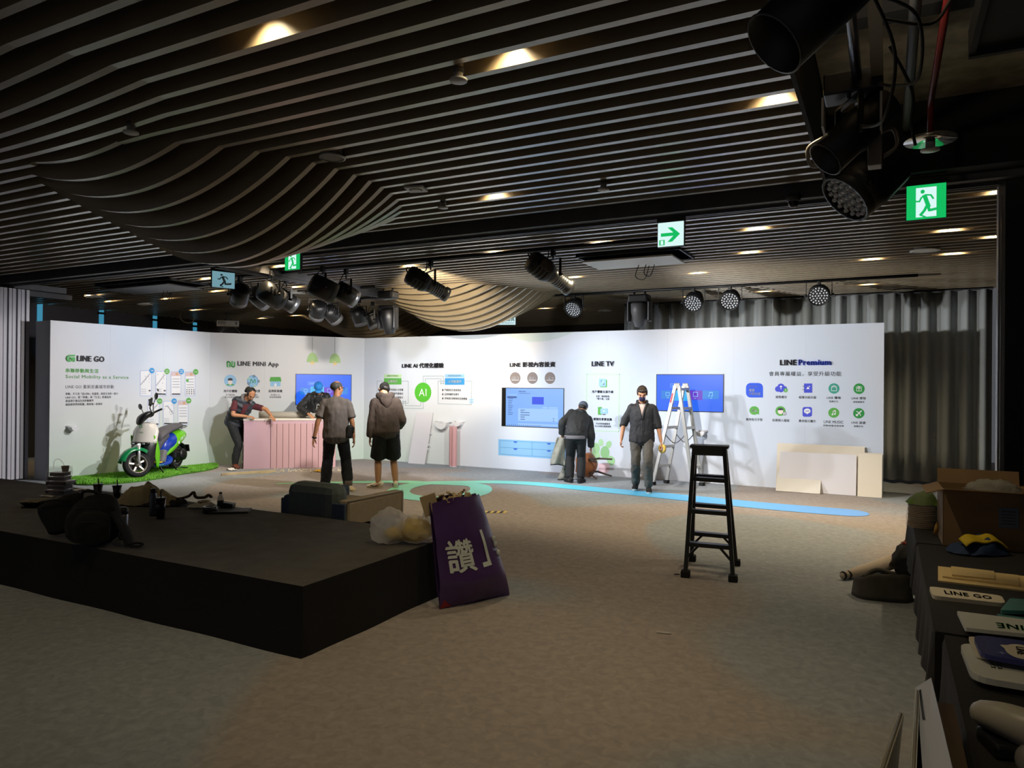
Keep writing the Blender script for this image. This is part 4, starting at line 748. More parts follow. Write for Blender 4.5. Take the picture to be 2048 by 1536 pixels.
p = PZ(1587, 397, 3.36); t = thing('dome_camera', 'black dome camera under the partition track', 'camera', p + Vector((0, 0, .0))); MB().lathe([(.06, .03), (.06, -.02), (.05, -.03)], 18).build('mount', MG, t); MB().ball((0, 0, -.035), .048, 14).build('dome', mat('dome_black', '#0b0b0d', .1), t); MB(rot_to((-.3, -.8, -.5))).lathe([(.016, .03), (.018, .05), (0, .052)], 12, TR((0, 0, 0))).build('lens', ML, t)
for v_, o in ((0, t),): o.location.z -= .0
p = PZ(832, 378, 3.44); o = MB(Matrix.Translation((0, 0, 0))).box((0, 0, 0), (.17, .17, .02), (0, 0, .3), bev=.004).lathe([(.06, -.012), (.045, -.02), (.02, -.014)], 18).build('ceiling_detector', M_wht); o.location = p; tag(o, 'square white detector plate at the tip of the wooden bulge', 'detector')
# projector and its hanger
p = PZ(456, 628, 3.43); t = thing('projector', 'white ceiling projector hanging above the left wall section', 'projector', p); MB().tube([(0, 0, .02), (0, 0, -.12)], .02, 8).lathe([(.06, .02), (.06, 0)], 14).box((0, 0, -.14), (.16, .12, .05), bev=.01).build('hanger', MS, t)
dp = math.atan2(-(p.y), -(p.x)) + PI / 2; b = MB(TR((0, 0, -.24), (0, 0, dp))); b.box((0, 0, 0), (.52, .36, .13), bev=.012); b.build('body', mat('projector_white', '#dcdcda', .5), t)
b = MB(TR((0, 0, -.24), (0, 0, dp)));
for i in range(9): b.box((-.22 + i * .02, -.182, 0), (.008, .006, .09))
b.box((.19, -.182, 0), (.03, .006, .07)); b.build('vent_slat', MG, t)
b = MB(TR((0, 0, -.24), (0, 0, dp))); b.tube([(0, .1, -.06), (-.22, .1, -.28)], .008, 6).tube([(.16, .1, -.06), (.34, .1, -.28)], .008, 6).tube([(-.05, -.1, -.06), (-.2, -.1, -.26)], .008, 6).build('strut', MS, t)
p = PZ(375, 625, 3.44); o = MB().tube(catmull([(-.16, 0, .02), (-.17, 0, -.14), (-.06, .02, -.24), (.1, .02, -.24), (.2, 0, -.1), (.21, 0, .02)], 8), .012, 6).build('hanging_cable', mat('cable_pale', '#a8a49b', .6)); o.location = p; o.rotation_euler = (0, 0, yaw); tag(o, 'pale cable loop hanging from the slats left of the projector', 'cable')
# lowered ceiling hatch
def hatch(x0, x1, y0, y1, label, zb=3.36, white=True):
    t = thing('projector_hatch', label, 'hatch', ((x0 + x1) / 2, (y0 + y1) / 2, 3.45)); a, c = (x1 - x0) / 2, (y1 - y0) / 2
    MB().span((-a, -c, -.03), (a, -c + .02, .3)).span((-a, c - .02, -.03), (a, c, .3)).span((-a, -c, -.03), (-a + .02, c, .3)).span((a - .02, -c, -.03), (a, c, .3)).build('frame', MB_, t)
    MB().span((-a + .06, -c + .06, zb - 3.45), (a - .12, c - .06, zb - 3.43)).build('cover_board', mat('hatch_white', '#d9d8d4', .5) if white else MG, t)
    MB().tube(catmull([(0, c - .2, -.07), (-.06, c - .18, -.24), (.06, c - .16, -.28), (.12, c - .15, -.1)], 6), .006, 6).tube(catmull([(.1, c - .2, -.07), (.06, c - .18, -.2), (.14, c - .16, -.24), (.2, c - .15, -.07)], 6), .006, 6).build('cable', MC, t)
hatch(-3.7, -2.3, 8.85, 9.62, 'open ceiling hatch with a lowered white board behind the arrow sign'); hatch(-12.6, -10.6, 7.87, 8.72, 'dark ceiling hatch near the far left exit sign', white=False)
# the cans of the recessed downlights
ORD = 'first second third fourth fifth sixth seventh eighth ninth tenth eleventh twelfth thirteenth fourteenth fifteenth sixteenth seventeenth eighteenth nineteenth twentieth twenty-first twenty-second twenty-third twenty-fourth twenty-fifth twenty-sixth twenty-seventh twenty-eighth twenty-ninth thirtieth thirty-first thirty-second'.split()
NEAR = {0: 'downlight nearest the top edge, left of the others', 1: 'downlight in the near middle of the slats', 2: 'downlight at the right end of the near slats', 3: 'downlight right of the near wooden bulge'}
def seen_u(x, y): q = Vector((x, y, 3.55)) - CC; return (q.dot(CR)) / q.dot(CF)
far = sorted((i for i in range(len(DOWN)) if DOWN[i][1] > 6.7), key=lambda i: seen_u(DOWN[i][0], DOWN[i][1]))
for i, (x, y, w) in enumerate(DOWN):
    if i not in NEAR and i not in far: continue
    yy = 1.25 + .2 * round((y - 1.25) / .2) - .09 if y < 6.7 else 7.07 + .2 * round((y - 7.07) / .2) - .09
    nm = NEAR.get(i) or ORD[far.index(i)] + ' recessed downlight from the left in the far ceiling'
    o = MB().lathe([(.03, .2), (.045, .18), (.045, .03), (.036, .03), (.034, .09), (0, .09)], 12, cap=False).build('downlight', MG); o.location = (x, yy, 3.585); tag(o, nm, 'downlight', 'recessed downlights')
# ------------------------------------------------------------------ people
def loft(b, chain, side, n=14, per=4, cap=.6):
    """closed tapering tube through (point, half width along side, half depth)"""
    pts = [Vector(c[0]) for c in chain]; P = catmull([tuple(p) for p in pts], per) if len(pts) > 2 else [pts[0].lerp(pts[1], i / 4) for i in range(5)]
    R = catmull([(c[1], c[2], 0) for c in chain], per) if len(pts) > 2 else [Vector((chain[0][1] + (chain[1][1] - chain[0][1]) * i / 4, chain[0][2] + (chain[1][2] - chain[0][2]) * i / 4, 0)) for i in range(5)]
    m = len(P); D = [(P[min(i + 1, m - 1)] - P[max(i - 1, 0)]).normalized() for i in range(m)]
    e0, e1 = min(R[0].x, R[0].y) * cap, min(R[-1].x, R[-1].y) * cap
    P = [P[0] - D[0] * e0, P[0] - D[0] * e0 * .7] + P + [P[-1] + D[-1] * e1 * .7, P[-1] + D[-1] * e1]; R = [R[0] * .3, R[0] * .75] + R + [R[-1] * .75, R[-1] * .3]; D = [D[0], D[0]] + D + [D[-1], D[-1]]; m += 4
    vs = []; fs = []; s = Vector(side)
    for p, r, d in zip(P, R, D):
        a = s - d * s.dot(d); a = a.normalized() if a.length > .05 else d.orthogonal().normalized(); c = d.cross(a)
        for j in range(n): t = 2 * PI * j / n; vs.append(p + a * r.x * math.cos(t) + c * r.y * math.sin(t))
    for i in range(m - 1):
        for j in range(n): fs.append((i * n + j, i * n + (j + 1) % n, (i + 1) * n + (j + 1) % n, (i + 1) * n + j))
    fs += [tuple(range(n))[::-1], tuple((m - 1) * n + j for j in range(n))]; b.add(vs, fs, smooth=True)
def ik(a, t, l1, l2, pole):
    a, t = Vector(a), Vector(t); d = t - a; L = min(d.length, (l1 + l2) * .995); u = d.normalized(); x = (l1 * l1 - l2 * l2 + L * L) / (2 * L); h = math.sqrt(max(l1 * l1 - x * x, 0)); p = Vector(pole); p = (p - u * p.dot(u)).normalized()
    return a + u * x + p * h, a + u * L
def fuse(b, name, m, parent, vox=.008, smooth=3, wr=None):
    o = b.build(name, m, parent, mods=[('REMESH', dict(mode='VOXEL', voxel_size=vox, use_smooth_shade=True)), ('SMOOTH', dict(factor=.5, iterations=smooth))]); bake(o)
    if wr:
        amp, fx = wr
        me = o.data; nn = [v.normal.copy() for v in me.vertices]; cs = []
        for v, n in zip(me.vertices, nn):
            p = v.co; q = mnoise.noise(Vector((p.x * fx, p.y * fx, p.z * fx * .55))) + .5 * mnoise.noise(Vector((p.x * fx * 2.3, p.y * fx * 2.3, p.z * fx * 1.6 + 7))); cs += list(p + n * amp * q)
        me.vertices.foreach_set('co', cs); me.update()
    return o
def hand(b, w, d, nrm, mir, curl=.35, k=1.0):
    """w wrist, d towards the fingers, nrm palm normal (palm side), mir +1/-1 = side of the thumb"""
    w, d = Vector(w), Vector(d).normalized(); n = Vector(nrm); n = (n - d * n.dot(d)).normalized(); s = d.cross(n) * mir
    loft(b, [(w - d * .02, .026 * k, .021 * k), (w + d * .03 * k, .034 * k, .017 * k), (w + d * .085 * k, .041 * k, .015 * k)], s, 10, 3)
    for i, (off, L) in enumerate(((.033, .072), (.011, .08), (-.011, .075), (-.032, .06))):
        p = w + d * .07 * k + s * off * k * .9; f = d + s * off * 2.2; f.normalize(); pts = [p, w + d * .092 * k + s * off * k]; a = curl * (.7 + .15 * i); q = pts[-1]
        for seg, fr in enumerate((.45, .32, .23)):
            a2 = a * (seg + .6); v = f * math.cos(a2) + n * math.sin(a2); q = q + v * L * fr * k; pts.append(q)
        b.tube(pts, [.0088 * k, .0088 * k, .0085 * k, .008 * k, .0068 * k], 8)
    p = w + d * .025 * k + s * .026 * k; q1 = p + (d * .55 + s * .75 + n * .25).normalized() * .038 * k; q2 = q1 + (d * .85 + s * .25 + n * .35).normalized() * .032 * k; q3 = q2 + (d * .9 - s * .05 + n * .4).normalized() * .024 * k
    b.tube([p, q1, q2, q3], [.0135 * k, .0115 * k, .0095 * k, .0078 * k], 8)
class Body:
    def __init__(s, name, label, loc, rz, H=1.72, ph=None, lean=0, tilt=0, twist=0, hp=0, hy=0, hr=0, hr_t=None, hl_t=None, pr=(.5, -1, -.2), pl=(-.5, -1, -.2), fr=(.1, 0), fl=(-.1, 0), tr=.15, tl=-.15, kr=(.05, 1, 0), kl=(-.05, 1, 0), skin='#b98563', palm_r=(-1, 0, 0), palm_l=(1, 0, 0), dr=None, dl=None, curl=.4, ankr=.075, ankl=.075, build=1.0):
        s.t = thing(name, label, 'person', loc, rz); k = H / 1.72; s.k = k; s.bw = build; ph = (ph or .905) * k; s.skin = mat('skin_' + skin[1:], skin, .55)
        X = Vector((1, 0, 0)); s.pel = Vector((0, 0, ph)); from mathutils import Euler
        Rm = Euler((-math.radians(lean), math.radians(tilt), 0)).to_matrix(); s.Rt = Rm @ Euler((0, 0, math.radians(twist))).to_matrix(); hb = Euler((-math.radians(lean) * .5, math.radians(tilt) * .5, 0)).to_matrix()
        up = lambda z, f=0: s.pel + hb @ Vector((0, 0, .13 * k)) + Rm @ Vector((0, f * k, (z - .13) * k))
        s.waist = s.pel + hb @ Vector((0, 0, .13 * k)); s.chest = up(.36, -.005); s.shc = up(.485, -.02); s.nb = up(.545, -.01); s.side = s.Rt @ X; s.fw = s.Rt @ Vector((0, 1, 0)); s.upv = s.Rt @ Vector((0, 0, 1))
        s.shR = s.shc + s.side * .172 * k - s.upv * .04 * k; s.shL = s.shc - s.side * .172 * k - s.upv * .04 * k
        s.Rh = s.Rt @ Euler((-math.radians(hp), math.radians(hr), math.radians(hy)), 'ZXY').to_matrix(); s.head = s.nb + (s.upv * .4 + s.Rh @ Vector((0, .12, 1)) * .6).normalized() * .155 * k
        s.elR, s.wrR = ik(s.shR, hr_t or s.shR + Vector((.08, .06, -.52)), .295 * k, .25 * k, pr); s.elL, s.wrL = ik(s.shL, hl_t or s.shL + Vector((-.08, .06, -.52)), .295 * k, .25 * k, pl)
        s.hipR, s.hipL = s.pel + X * .09 * k - Vector((0, 0, .03)), s.pel - X * .09 * k - Vector((0, 0, .03)); s.anR = Vector((fr[0], fr[1], ankr)); s.anL = Vector((fl[0], fl[1], ankl))
        s.knR, s.anR = ik(s.hipR, s.anR, .43 * k, .42 * k, kr); s.knL, s.anL = ik(s.hipL, s.anL, .43 * k, .42 * k, kl); s.tr, s.tl = tr, tl
        s.dr = Vector(dr) if dr else (s.wrR - s.elR).normalized(); s.dl = Vector(dl) if dl else (s.wrL - s.elL).normalized(); s.palm_r, s.palm_l, s.curl = palm_r, palm_l, curl
    def hp(s, x, y, z): return s.head + s.Rh @ (Vector((x, y, z)) * s.k * 1.06)
    def torso(s, b, g=0.0, gz=0, belly=0, hem=.0):
        k = s.k * s.bw; c = [(s.pel - Vector((0, 0, .05)), .155 * k + g, .105 * k + g), (s.pel + Vector((0, 0, .04)), .165 * k + g, .115 * k + g), (s.waist, .148 * k + g, .108 * k + g + belly), (s.chest, .168 * k + g, .118 * k + g), (s.shc - s.upv * .02, .178 * k + g * .8, .092 * k + g * .8), (s.shc + s.upv * .03, .135 * k + g * .5, .078 * k + g * .5), (s.nb, .062 * k + g * .3, .058 * k + g * .3)]
        if gz: c = [(s.pel - s.upv * hem, .172 * k + g, .128 * k + g), (s.pel + s.upv * .04, .170 * k + g, .122 * k + g), (s.waist, .160 * k + g, .118 * k + g + belly)] + c[3:]
        loft(b, c, s.side, 18); b.ball(s.shR - s.side * .012 + s.upv * .012, (.054 * k + g * .8), 10); b.ball(s.shL + s.side * .012 + s.upv * .012, (.054 * k + g * .8), 10)
    def arm(s, b, sd, a0, a1, g=0.0, slack=0.0, flare=0):
        """sleeve or arm from fraction a0 to a1 (0 shoulder, 1 elbow, 2 wrist)"""
        sh, el, wr = (s.shR, s.elR, s.wrR) if sd > 0 else (s.shL, s.elL, s.wrL); k = s.k
        P = lambda f: sh.lerp(el, f) if f <= 1 else el.lerp(wr, f - 1); r = lambda f: (.053 - .011 * f if f <= 1 else .043 - .016 * (f - 1)) * k + g + slack * f
        fr = [a0 + (a1 - a0) * i / 6 for i in range(7)]
        if a0 < 1 < a1: fr = sorted(fr + [.9, 1.1])
        ch = [(P(f), r(f) + (flare if f == fr[-1] else 0), r(f) * .95 + (flare if f == fr[-1] else 0)) for f in fr]; loft(b, ch, s.fw, 12, 2, .3)
    def leg(s, b, sd, a0, a1, g=0.0, slack=0.0, bag=0):
        hp, kn, an = (s.hipR, s.knR, s.anR) if sd > 0 else (s.hipL, s.knL, s.anL); k = s.k
        P = lambda f: hp.lerp(kn, f) if f <= 1 else kn.lerp(an, f - 1)
        def r(f): base = .086 - .03 * f if f <= 1 else (.056 + .012 * math.sin((f - 1) * 2.6) - .024 * (f - 1)); return base * k + g + slack * f + bag * max(0, f - 1.6)
        fr = [a0 + (a1 - a0) * i / 8 for i in range(9)]; loft(b, [(P(f) + Vector((0, -.012 * k * math.sin(PI * max(0, f - 1)), 0)), r(f), r(f) * 1.05) for f in fr], (1, 0, 0), 14, 2, .25)
    def skin_mesh(s, vox=.0075):
        b = MB(); k = s.k; s.torso(b)
        for sd in (1, -1): s.arm(b, sd, -.05, 2); s.leg(b, sd, 0, 2)
        hand(b, s.wrR, s.dr, s.palm_r, 1, s.curl, k); hand(b, s.wrL, s.dl, s.palm_l, -1, s.curl, k)
        for an, a in ((s.anR, s.tr), (s.anL, s.tl)): loft(b, [(an + Vector((0, -.03, -.02)), .03, .03), (an + Vector((.06 * math.sin(a), .06 * math.cos(a), -.035)), .036, .028), (an + Vector((.15 * math.sin(a), .15 * math.cos(a), -.052)), .032, .016)], (math.cos(a), -math.sin(a), 0), 10, 3)
        loft(b, [(s.nb - s.upv * .04, .058 * k, .056 * k), (s.nb.lerp(s.head, .45), .054 * k, .056 * k), (s.head - s.Rh @ Vector((0, 0, .03)), .052 * k, .06 * k)], s.side, 12, 3)
        H = lambda x, y, z, r: b.ball(s.hp(x, y, z), [q * k for q in r], 16, rot=s.Rh.to_euler())
        H(0, -.012, .028, (.074, .092, .085)); H(0, .016, -.03, (.058, .068, .075)); H(0, .048, -.078, (.03, .03, .025)); H(0, .03, .012, (.062, .058, .06))
        H(.0, .088, -.012, (.011, .016, .026)); H(0, .096, -.024, (.015, .014, .011)); H(0, .076, -.055, (.023, .014, .006)); H(0, .075, -.063, (.02, .013, .006)); H(0, .074, .026, (.05, .018, .009))
        for x in (1, -1): H(.073 * x, -.006, -.008, (.009, .019, .032)); H(.034 * x, .058, -.022, (.022, .022, .018))
        fuse(b, 'body', s.skin, s.t, vox, 2)
        ink = mat('eye_dark', '#1a1412', .3); 
        for x in (1, -1):
            e = MB(); e.ball(s.hp(.029 * x, .077, .008), .0085 * k, 8); e.build('eye', ink, s.t); e = MB(); e.tube([s.hp(.014 * x, .090, .026), s.hp(.03 * x, .086, .031), s.hp(.046 * x, .074, .026)], .0035 * k, 6); e.build('eyebrow', ink, s.t)
    def shoes(s, m, sole=None, L=.27, w=.052, mark=None):
        sole = sole or m
        for an, a, sd in ((s.anR, s.tr, 1), (s.anL, s.tl, -1)):
            f = Vector((math.sin(a), math.cos(a), 0)); q = Vector((math.cos(a), -math.sin(a), 0)); base = Vector((an.x, an.y, an.z - .075)); b = MB()
            loft(b, [(base - f * .07 + Vector((0, 0, .05)), .036, .046), (base - f * .02 + Vector((0, 0, .062)), .042, .058), (base + f * .06 + Vector((0, 0, .048)), .046, .044), (base + f * .13 + Vector((0, 0, .034)), .05, .03), (base + f * .178 + Vector((0, 0, .028)), .034, .022)], q, 14, 3, .5)
            o = b.build('shoe', m, s.t); b = MB(); n = 20; pts = []
            for i in range(n): t = 2 * PI * i / n; y = .055 + .142 * math.sin(t); ww = .046 * abs(math.cos(t)) ** .6 * (1 if y > .05 else .88); p = base + f * y + q * math.copysign(ww, math.cos(t)); pts.append((p.x, p.y))
            b.prism(pts[::-1] if sum(pts[i][0] * pts[(i + 1) % n][1] - pts[(i + 1) % n][0] * pts[i][1] for i in range(n)) < 0 else pts, base.z, base.z + .028); b.build('sole', sole, o)
            if mark:
                b = MB(); 
                for sgn in (1, -1): P = lambda y, z, o_=0: base + f * y + q * sgn * (.05 + o_) + Vector((0, 0, z)); c = catmull([P(.11, .05, -.002), P(.05, .034, .001), P(.0, .045, -.003), P(-.06, .085, -.012)], 5); b.tube(c, [.009 * (1 - .8 * i / (len(c) - 1)) for i in range(len(c))], 5)
                b.build('side_mark', mark, o)
    def hair(s, m, balls, vox=.009, name='hair', wr=(.004, 40)):
        b = MB()
        for x, y, z, r in balls: b.ball(s.hp(x, y, z), [q * s.k for q in r], 14, rot=s.Rh.to_euler())
        return fuse(b, name, m, s.t, vox, 1, wr)
BLK = mat('cloth_black', '#17171a', .85, noise=(20, .15)); CHAR = mat('cloth_charcoal', '#2b2c31', .8, noise=(18, .12)); HAIRB = mat('hair_black', '#14110f', .55)
def clothes(P, kind, m, name, **kw):
    b = MB()
    if kind == 'top':
        g = kw.get('g', .016); P.torso(b, g, kw.get('gz', 1), kw.get('belly', 0), kw.get('hem', .0))
        for sd in (1, -1):
            if kw.get('sleeve', .6): P.arm(b, sd, -.05, kw.get('sleeve', .6), g * .9, kw.get('slack', .004), kw.get('flare', 0))
    else:
        g = kw.get('g', .014); loft(b, [(P.pel + Vector((0, 0, .10)), .158 * P.k + g * .6, .108 * P.k + g * .6), (P.pel, .168 * P.k + g, .118 * P.k + g), (P.pel - Vector((0, 0, .08)), .15 * P.k + g, .105 * P.k + g)], (1, 0, 0), 16, 3, .3)
        for sd in (1, -1): P.leg(b, sd, 0, kw.get('to', 1.95), g, kw.get('slack', .004), kw.get('bag', 0))
    return fuse(b, name, m, P.t, .010, 3, kw.get('wr', (.006, 14)))
def face_at(dx, dy): return math.atan2(-dx, dy)
# 1 masked man walking towards the camera
p = PZ(1283, 982); P = Body('person', 'man in a navy face mask and black jacket walking with a yellow tape roll', p, face_at(-p.x * .95, -p.y) + .0, H=1.73, ph=.89, lean=3, hp=24, hr=0, fr=(.095, -.12), fl=(-.115, .1), tr=.1, tl=-.05, ankr=.085, kr=(.02, 1, 0), kl=(0, 1, 0), hr_t=(.33, .02, .84), hl_t=(-.31, .05, .80), pr=(.7, -1, 0), pl=(-.7, -1, 0), palm_r=(-1, .1, 0), palm_l=(1, .1, 0), curl=.85, skin='#c08a68', build=1.05)
P.skin_mesh(); clothes(P, 'top', mat('jacket_black', '#232429', .7, noise=(18, .12)), 'jacket', g=.024, sleeve=1.05, slack=.006, hem=.08, wr=(.010, 13)); clothes(P, 'pants', mat('trousers_grey', '#55524d', .85, noise=(15, .12)), 'trousers', g=.013, slack=.003, bag=.010, wr=(.011, 14)); P.shoes(BLK, mat('sole_white', '#cfcfcd', .6))
P.hair(mat('hair_brown', '#2a1f19', .55), ((0, -.025, .045, (.083, .09, .082)), (0, .045, .075, (.07, .045, .032)), (.066, -.01, .02, (.018, .045, .05)), (-.066, -.01, .02, (.018, .045, .05))))
b = MB(); 
for x, y, z, r in ((0, .072, -.045, (.052, .036, .045)), (0, .055, -.07, (.05, .045, .03)), (0, .09, -.02, (.022, .02, .02))): b.ball(P.hp(x, y, z), [q * P.k for q in r], 14, rot=P.Rh.to_euler())
fuse(b, 'face_mask', mat('mask_navy', '#23244a', .8), P.t, .008, 2)
b = MB(); cz = P.chest; q = lambda x, y, z: P.nb + P.side * x + P.fw * y + P.upv * z
b.add([q(-.06, .085, -.015), q(.06, .085, -.015), q(.012, .172, -.24), q(-.012, .172, -.24), q(-.05, .12, -.06), q(.05, .12, -.06), q(.03, .155, -.14), q(-.03, .155, -.14)], [(0, 1, 5, 4), (4, 5, 6, 7), (7, 6, 2, 3)], smooth=True); o = b.build('undershirt', mat('shirt_pale', '#cfb9b4', .8), P.t); o.modifiers.new('s', 'SOLIDIFY').thickness = .012
b = MB(); [b.tube(catmull([q(.07 * x, -.05, .03), q(.085 * x, .03, .02), q(.065 * x, .10, -.03), q(.03 * x, .16, -.14), q(.008 * x, .178, -.25)], 5), .016, 8) for x in (1, -1)]; b.build('collar', MATS['jacket_black'], P.t)
b = MB(); b.tube([q(0, .178, -.25), q(0, .17, -.4), q(0, .165, -.56)], .004, 5); b.build('zip', mat('zip_grey', '#4b4b50', .4), P.t)
WALK = P; hp_ = P.t.matrix_basis @ (P.wrL + P.dl * .09)
# 2 man in a brown hoodie and shorts, seen from behind
p = PZ(772, 975.5); P = Body('person', 'man in a dark hoodie, black shorts and white sneakers, seen from behind', p, face_at(p.x, p.y) + .12, H=1.78, lean=11, tilt=-2, hp=46, hy=22, fr=(.16, .0), fl=(-.13, .0), tr=.1, tl=-1.15, hr_t=(.24, .24, 1.0), hl_t=(-.262, .06, .80), pr=(.35, -1, -.3), pl=(-.5, -1, 0), palm_l=(1, 0, 0), palm_r=(-1, 0, .3), curl=.5, skin='#b98a66', build=1.08)
P.skin_mesh(); clothes(P, 'top', mat('hoodie_brown', '#4b403c', .9, noise=(14, .12)), 'hoodie', g=.034, sleeve=1.93, slack=.006, hem=.04, wr=(.012, 10)); clothes(P, 'pants', BLK, 'shorts', g=.03, to=.98, slack=.045, wr=(.009, 12)); P.shoes(mat('sneaker_white', '#e2d8c6', .6), mat('sneaker_sole', '#d8ceb8', .6), mark=mat('sneaker_mark', '#23201f', .5))
q = lambda x, y, z: P.nb + P.side * x + P.fw * y + P.upv * z
b = MB(); loft(b, [(q(-.11, -.01, .03), .05, .05), (q(-.085, -.09, .0), .075, .045), (q(0, -.125, -.07), .12, .042), (q(.085, -.09, .0), .075, .045), (q(.11, -.01, .03), .05, .05)], (0, 0, 1), 12, 4); loft(b, [(q(0, -.12, -.02), .11, .04), (q(0, -.15, -.12), .085, .035), (q(0, -.145, -.19), .03, .02)], P.side, 12, 4); loft(b, [(q(.085, .02, .04), .04, .04), (q(.05, .08, .03), .035, .035), (q(-.05, .08, .03), .035, .035), (q(-.085, .02, .04), .035, .035)], (0, 0, 1), 10, 4); fuse(b, 'hood', MATS['hoodie_brown'], P.t, .010, 3, (.006, 16))
P.hair(HAIRB, ((0, -.03, .042, (.082, .09, .08)), (0, .04, .06, (.07, .05, .04)), (0, -.065, -.02, (.072, .045, .06)), (.05, -.03, .0, (.035, .05, .055)), (-.05, -.03, .0, (.035, .05, .055))))
b = MB(); loft(b, [(P.pel + Vector((0, 0, -.035)), .205 * P.k, .158 * P.k), (P.pel + Vector((0, 0, .015)), .202 * P.k, .155 * P.k)], P.side, 20, 3, .1); b.build('hem_band', mat('hoodie_hem', '#3f3431', .9), P.t)
HOOD = P
# 3 balding man in a grey t-shirt
p = PZ(671, 981); P = Body('person', 'balding man in a grey-brown t-shirt and dark trousers, seen from behind', p, face_at(p.x, p.y) - .08, H=1.76, lean=4, hp=14, hy=-42, twist=-4, fr=(.20, -.05), fl=(-.17, .06), tr=2.5, tl=-.2, hr_t=(.28, .02, .82), hl_t=(-.35, -.02, .80), pr=(1, -.8, 0), pl=(-1, -.7, 0), palm_l=(1, -.2, 0), curl=.55, skin='#a3704f', build=1.08)
P.skin_mesh(); clothes(P, 'top', mat('tee_taupe', '#5b5452', .9, noise=(14, .1)), 'shirt', g=.026, sleeve=.72, slack=.012, hem=.08, flare=.006, wr=(.012, 9)); clothes(P, 'pants', mat('jeans_dark', '#15181f', .9, noise=(15, .15)), 'trousers', g=.02, slack=.008, wr=(.008, 14)); P.shoes(mat('sneaker_cream', '#cbbd9c', .6), MATS['sneaker_sole'])
P.hair(mat('hair_grey', '#3d3a38', .7), ((0, -.058, .02, (.078, .06, .068)), (.060, -.015, .03, (.022, .06, .05)), (-.060, -.015, .03, (.022, .06, .05))))
b = MB(); an = P.anR; b.lathe([(.062, 0), (.068, .01), (.068, .07), (.06, .08)], 16, TR((an.x, an.y - .01, .085))); b.build('turned_cuff', mat('cuff_grey', '#6a625e', .9), P.t)
b = MB(); b.lathe([(.036, -.012), (.040, 0), (.036, .012)], 12, Matrix.Translation(P.wrL) @ rot_to(P.dl)); b.build('wristband', BLK, P.t)
b = MB(); c = P.pel + Vector((.215, -.06, .02)); b.box(c, (.10, .17, .21), (0, .1, .2), bev=.03); b.box(c + Vector((.055, -.02, .03)), (.03, .13, .1), (0, .1, .2), bev=.012); b.build('belt_pouch', BLK, P.t)
b = MB(); [b.tube([P.hp(.07, .0, .005), P.hp(.062, .09, .008)], .0025, 5) for _ in (0,)]; [b.tube([P.hp(.033 * x + .024 * math.cos(t), .094 - .006 * abs(math.cos(t)), .006 + .019 * math.sin(t)) for t in [2 * PI * i / 12 for i in range(12)]], .0022, 5, closed=True) for x in (1, -1)]; b.build('glasses', mat('glasses_dark', '#1b1b1e', .3), P.t)
b = MB(); q = lambda x, y, z: P.nb + P.side * x + P.fw * y + P.upv * z; b.tube(catmull([q(.055, .04, .0), q(.06, -.02, .01), q(0, -.07, .025), q(-.06, -.02, .01), q(-.055, .04, 0)], 5), .006, 6); b.build('lanyard', mat('lanyard_tan', '#b27a4a', .7), P.t)
TEE = P
# 4 man in a blue cap behind the counter
p = PZ(634, 929.3); P = Body('person', 'man in a bright blue cap and black jacket leaning over the counter', p, face_at(-p.x + 1.0, -p.y), H=1.8, ph=.93, lean=22, hp=36, hy=0, hr_t=(.20, .42, 1.09), hl_t=(-.16, .40, 1.07), pr=(1, -.5, .2), pl=(-1, -.5, .2), palm_r=(-.2, 0, -1), palm_l=(.2, 0, -1), curl=.5, skin='#b98563', build=1.1)
P.skin_mesh(.009); clothes(P, 'top', mat('puffer_black', '#1f2024', .6, noise=(18, .12)), 'jacket', g=.036, sleeve=1.9, slack=.008, hem=.06, wr=(.014, 12)); clothes(P, 'pants', BLK, 'trousers'); P.shoes(BLK)
b = MB(); 
for x, y, z, r in ((0, -.012, .045, (.086, .1, .078)),): b.ball(P.hp(x, y, z), [k_ * P.k for k_ in r], 18, rot=P.Rh.to_euler())
b.tube([P.hp(0, -.01, .118), P.hp(0, -.01, .128)], .01, 8); o = b.build('cap', mat('cap_blue', '#1f7fd6', .7), P.t)
b = MB(); vs = [P.hp(.07 * math.sin(a) * r_, .06 + .07 * r_ * math.cos(a), .045 - .02 * r_ * r_) for r_ in (.3, 1.0) for a in [(-1.25 + 2.5 * i / 10) for i in range(11)]]; b.add(vs, [(i, i + 1, 12 + i, 11 + i) for i in range(10)], smooth=True); o = b.build('cap_brim', mat('cap_brim_blue', '#2c8be0', .7), P.t); o.modifiers.new('s', 'SOLIDIFY').thickness = .006
q = lambda x, y, z: P.chest + P.side * x + P.fw * y + P.upv * z
b = MB(); b.grid(lambda u, w: q(-.075 + .15 * u, .163 - .02 * abs(u - .5) * 2 + .006, -.26 + .42 * w), 5, 6); o = b.build('tee_front', BLK, P.t); o.modifiers.new('s', 'SOLIDIFY').thickness = .006
b = MB(); b.tube([q(-.035, .172, -.12), q(-.02, .174, -.01), q(0, .174, .03), q(.025, .172, -.02), q(.04, .170, -.12)], .008, 6); b.tube([q(-.025, .174, -.06), q(.03, .172, -.06)], .007, 6); b.build('tee_print', mat('print_pale', '#c9c9c4', .8), P.t)
b = MB(); b.box(q(.0, .20, -.20), (.075, .008, .1), (-.35, 0, 0)); b.build('name_badge', mat('badge_white', '#e6e6ea', .4), P.t); b = MB(); b.tube([q(.0, .196, -.15), q(.06, .15, .12), q(.07, .05, .2)], .004, 5).tube([q(.0, .196, -.15), q(-.06, .15, .12), q(-.07, .05, .2)], .004, 5); b.build('lanyard', mat('lanyard_grey', '#7d7d86', .6), P.t)
CAPM = P
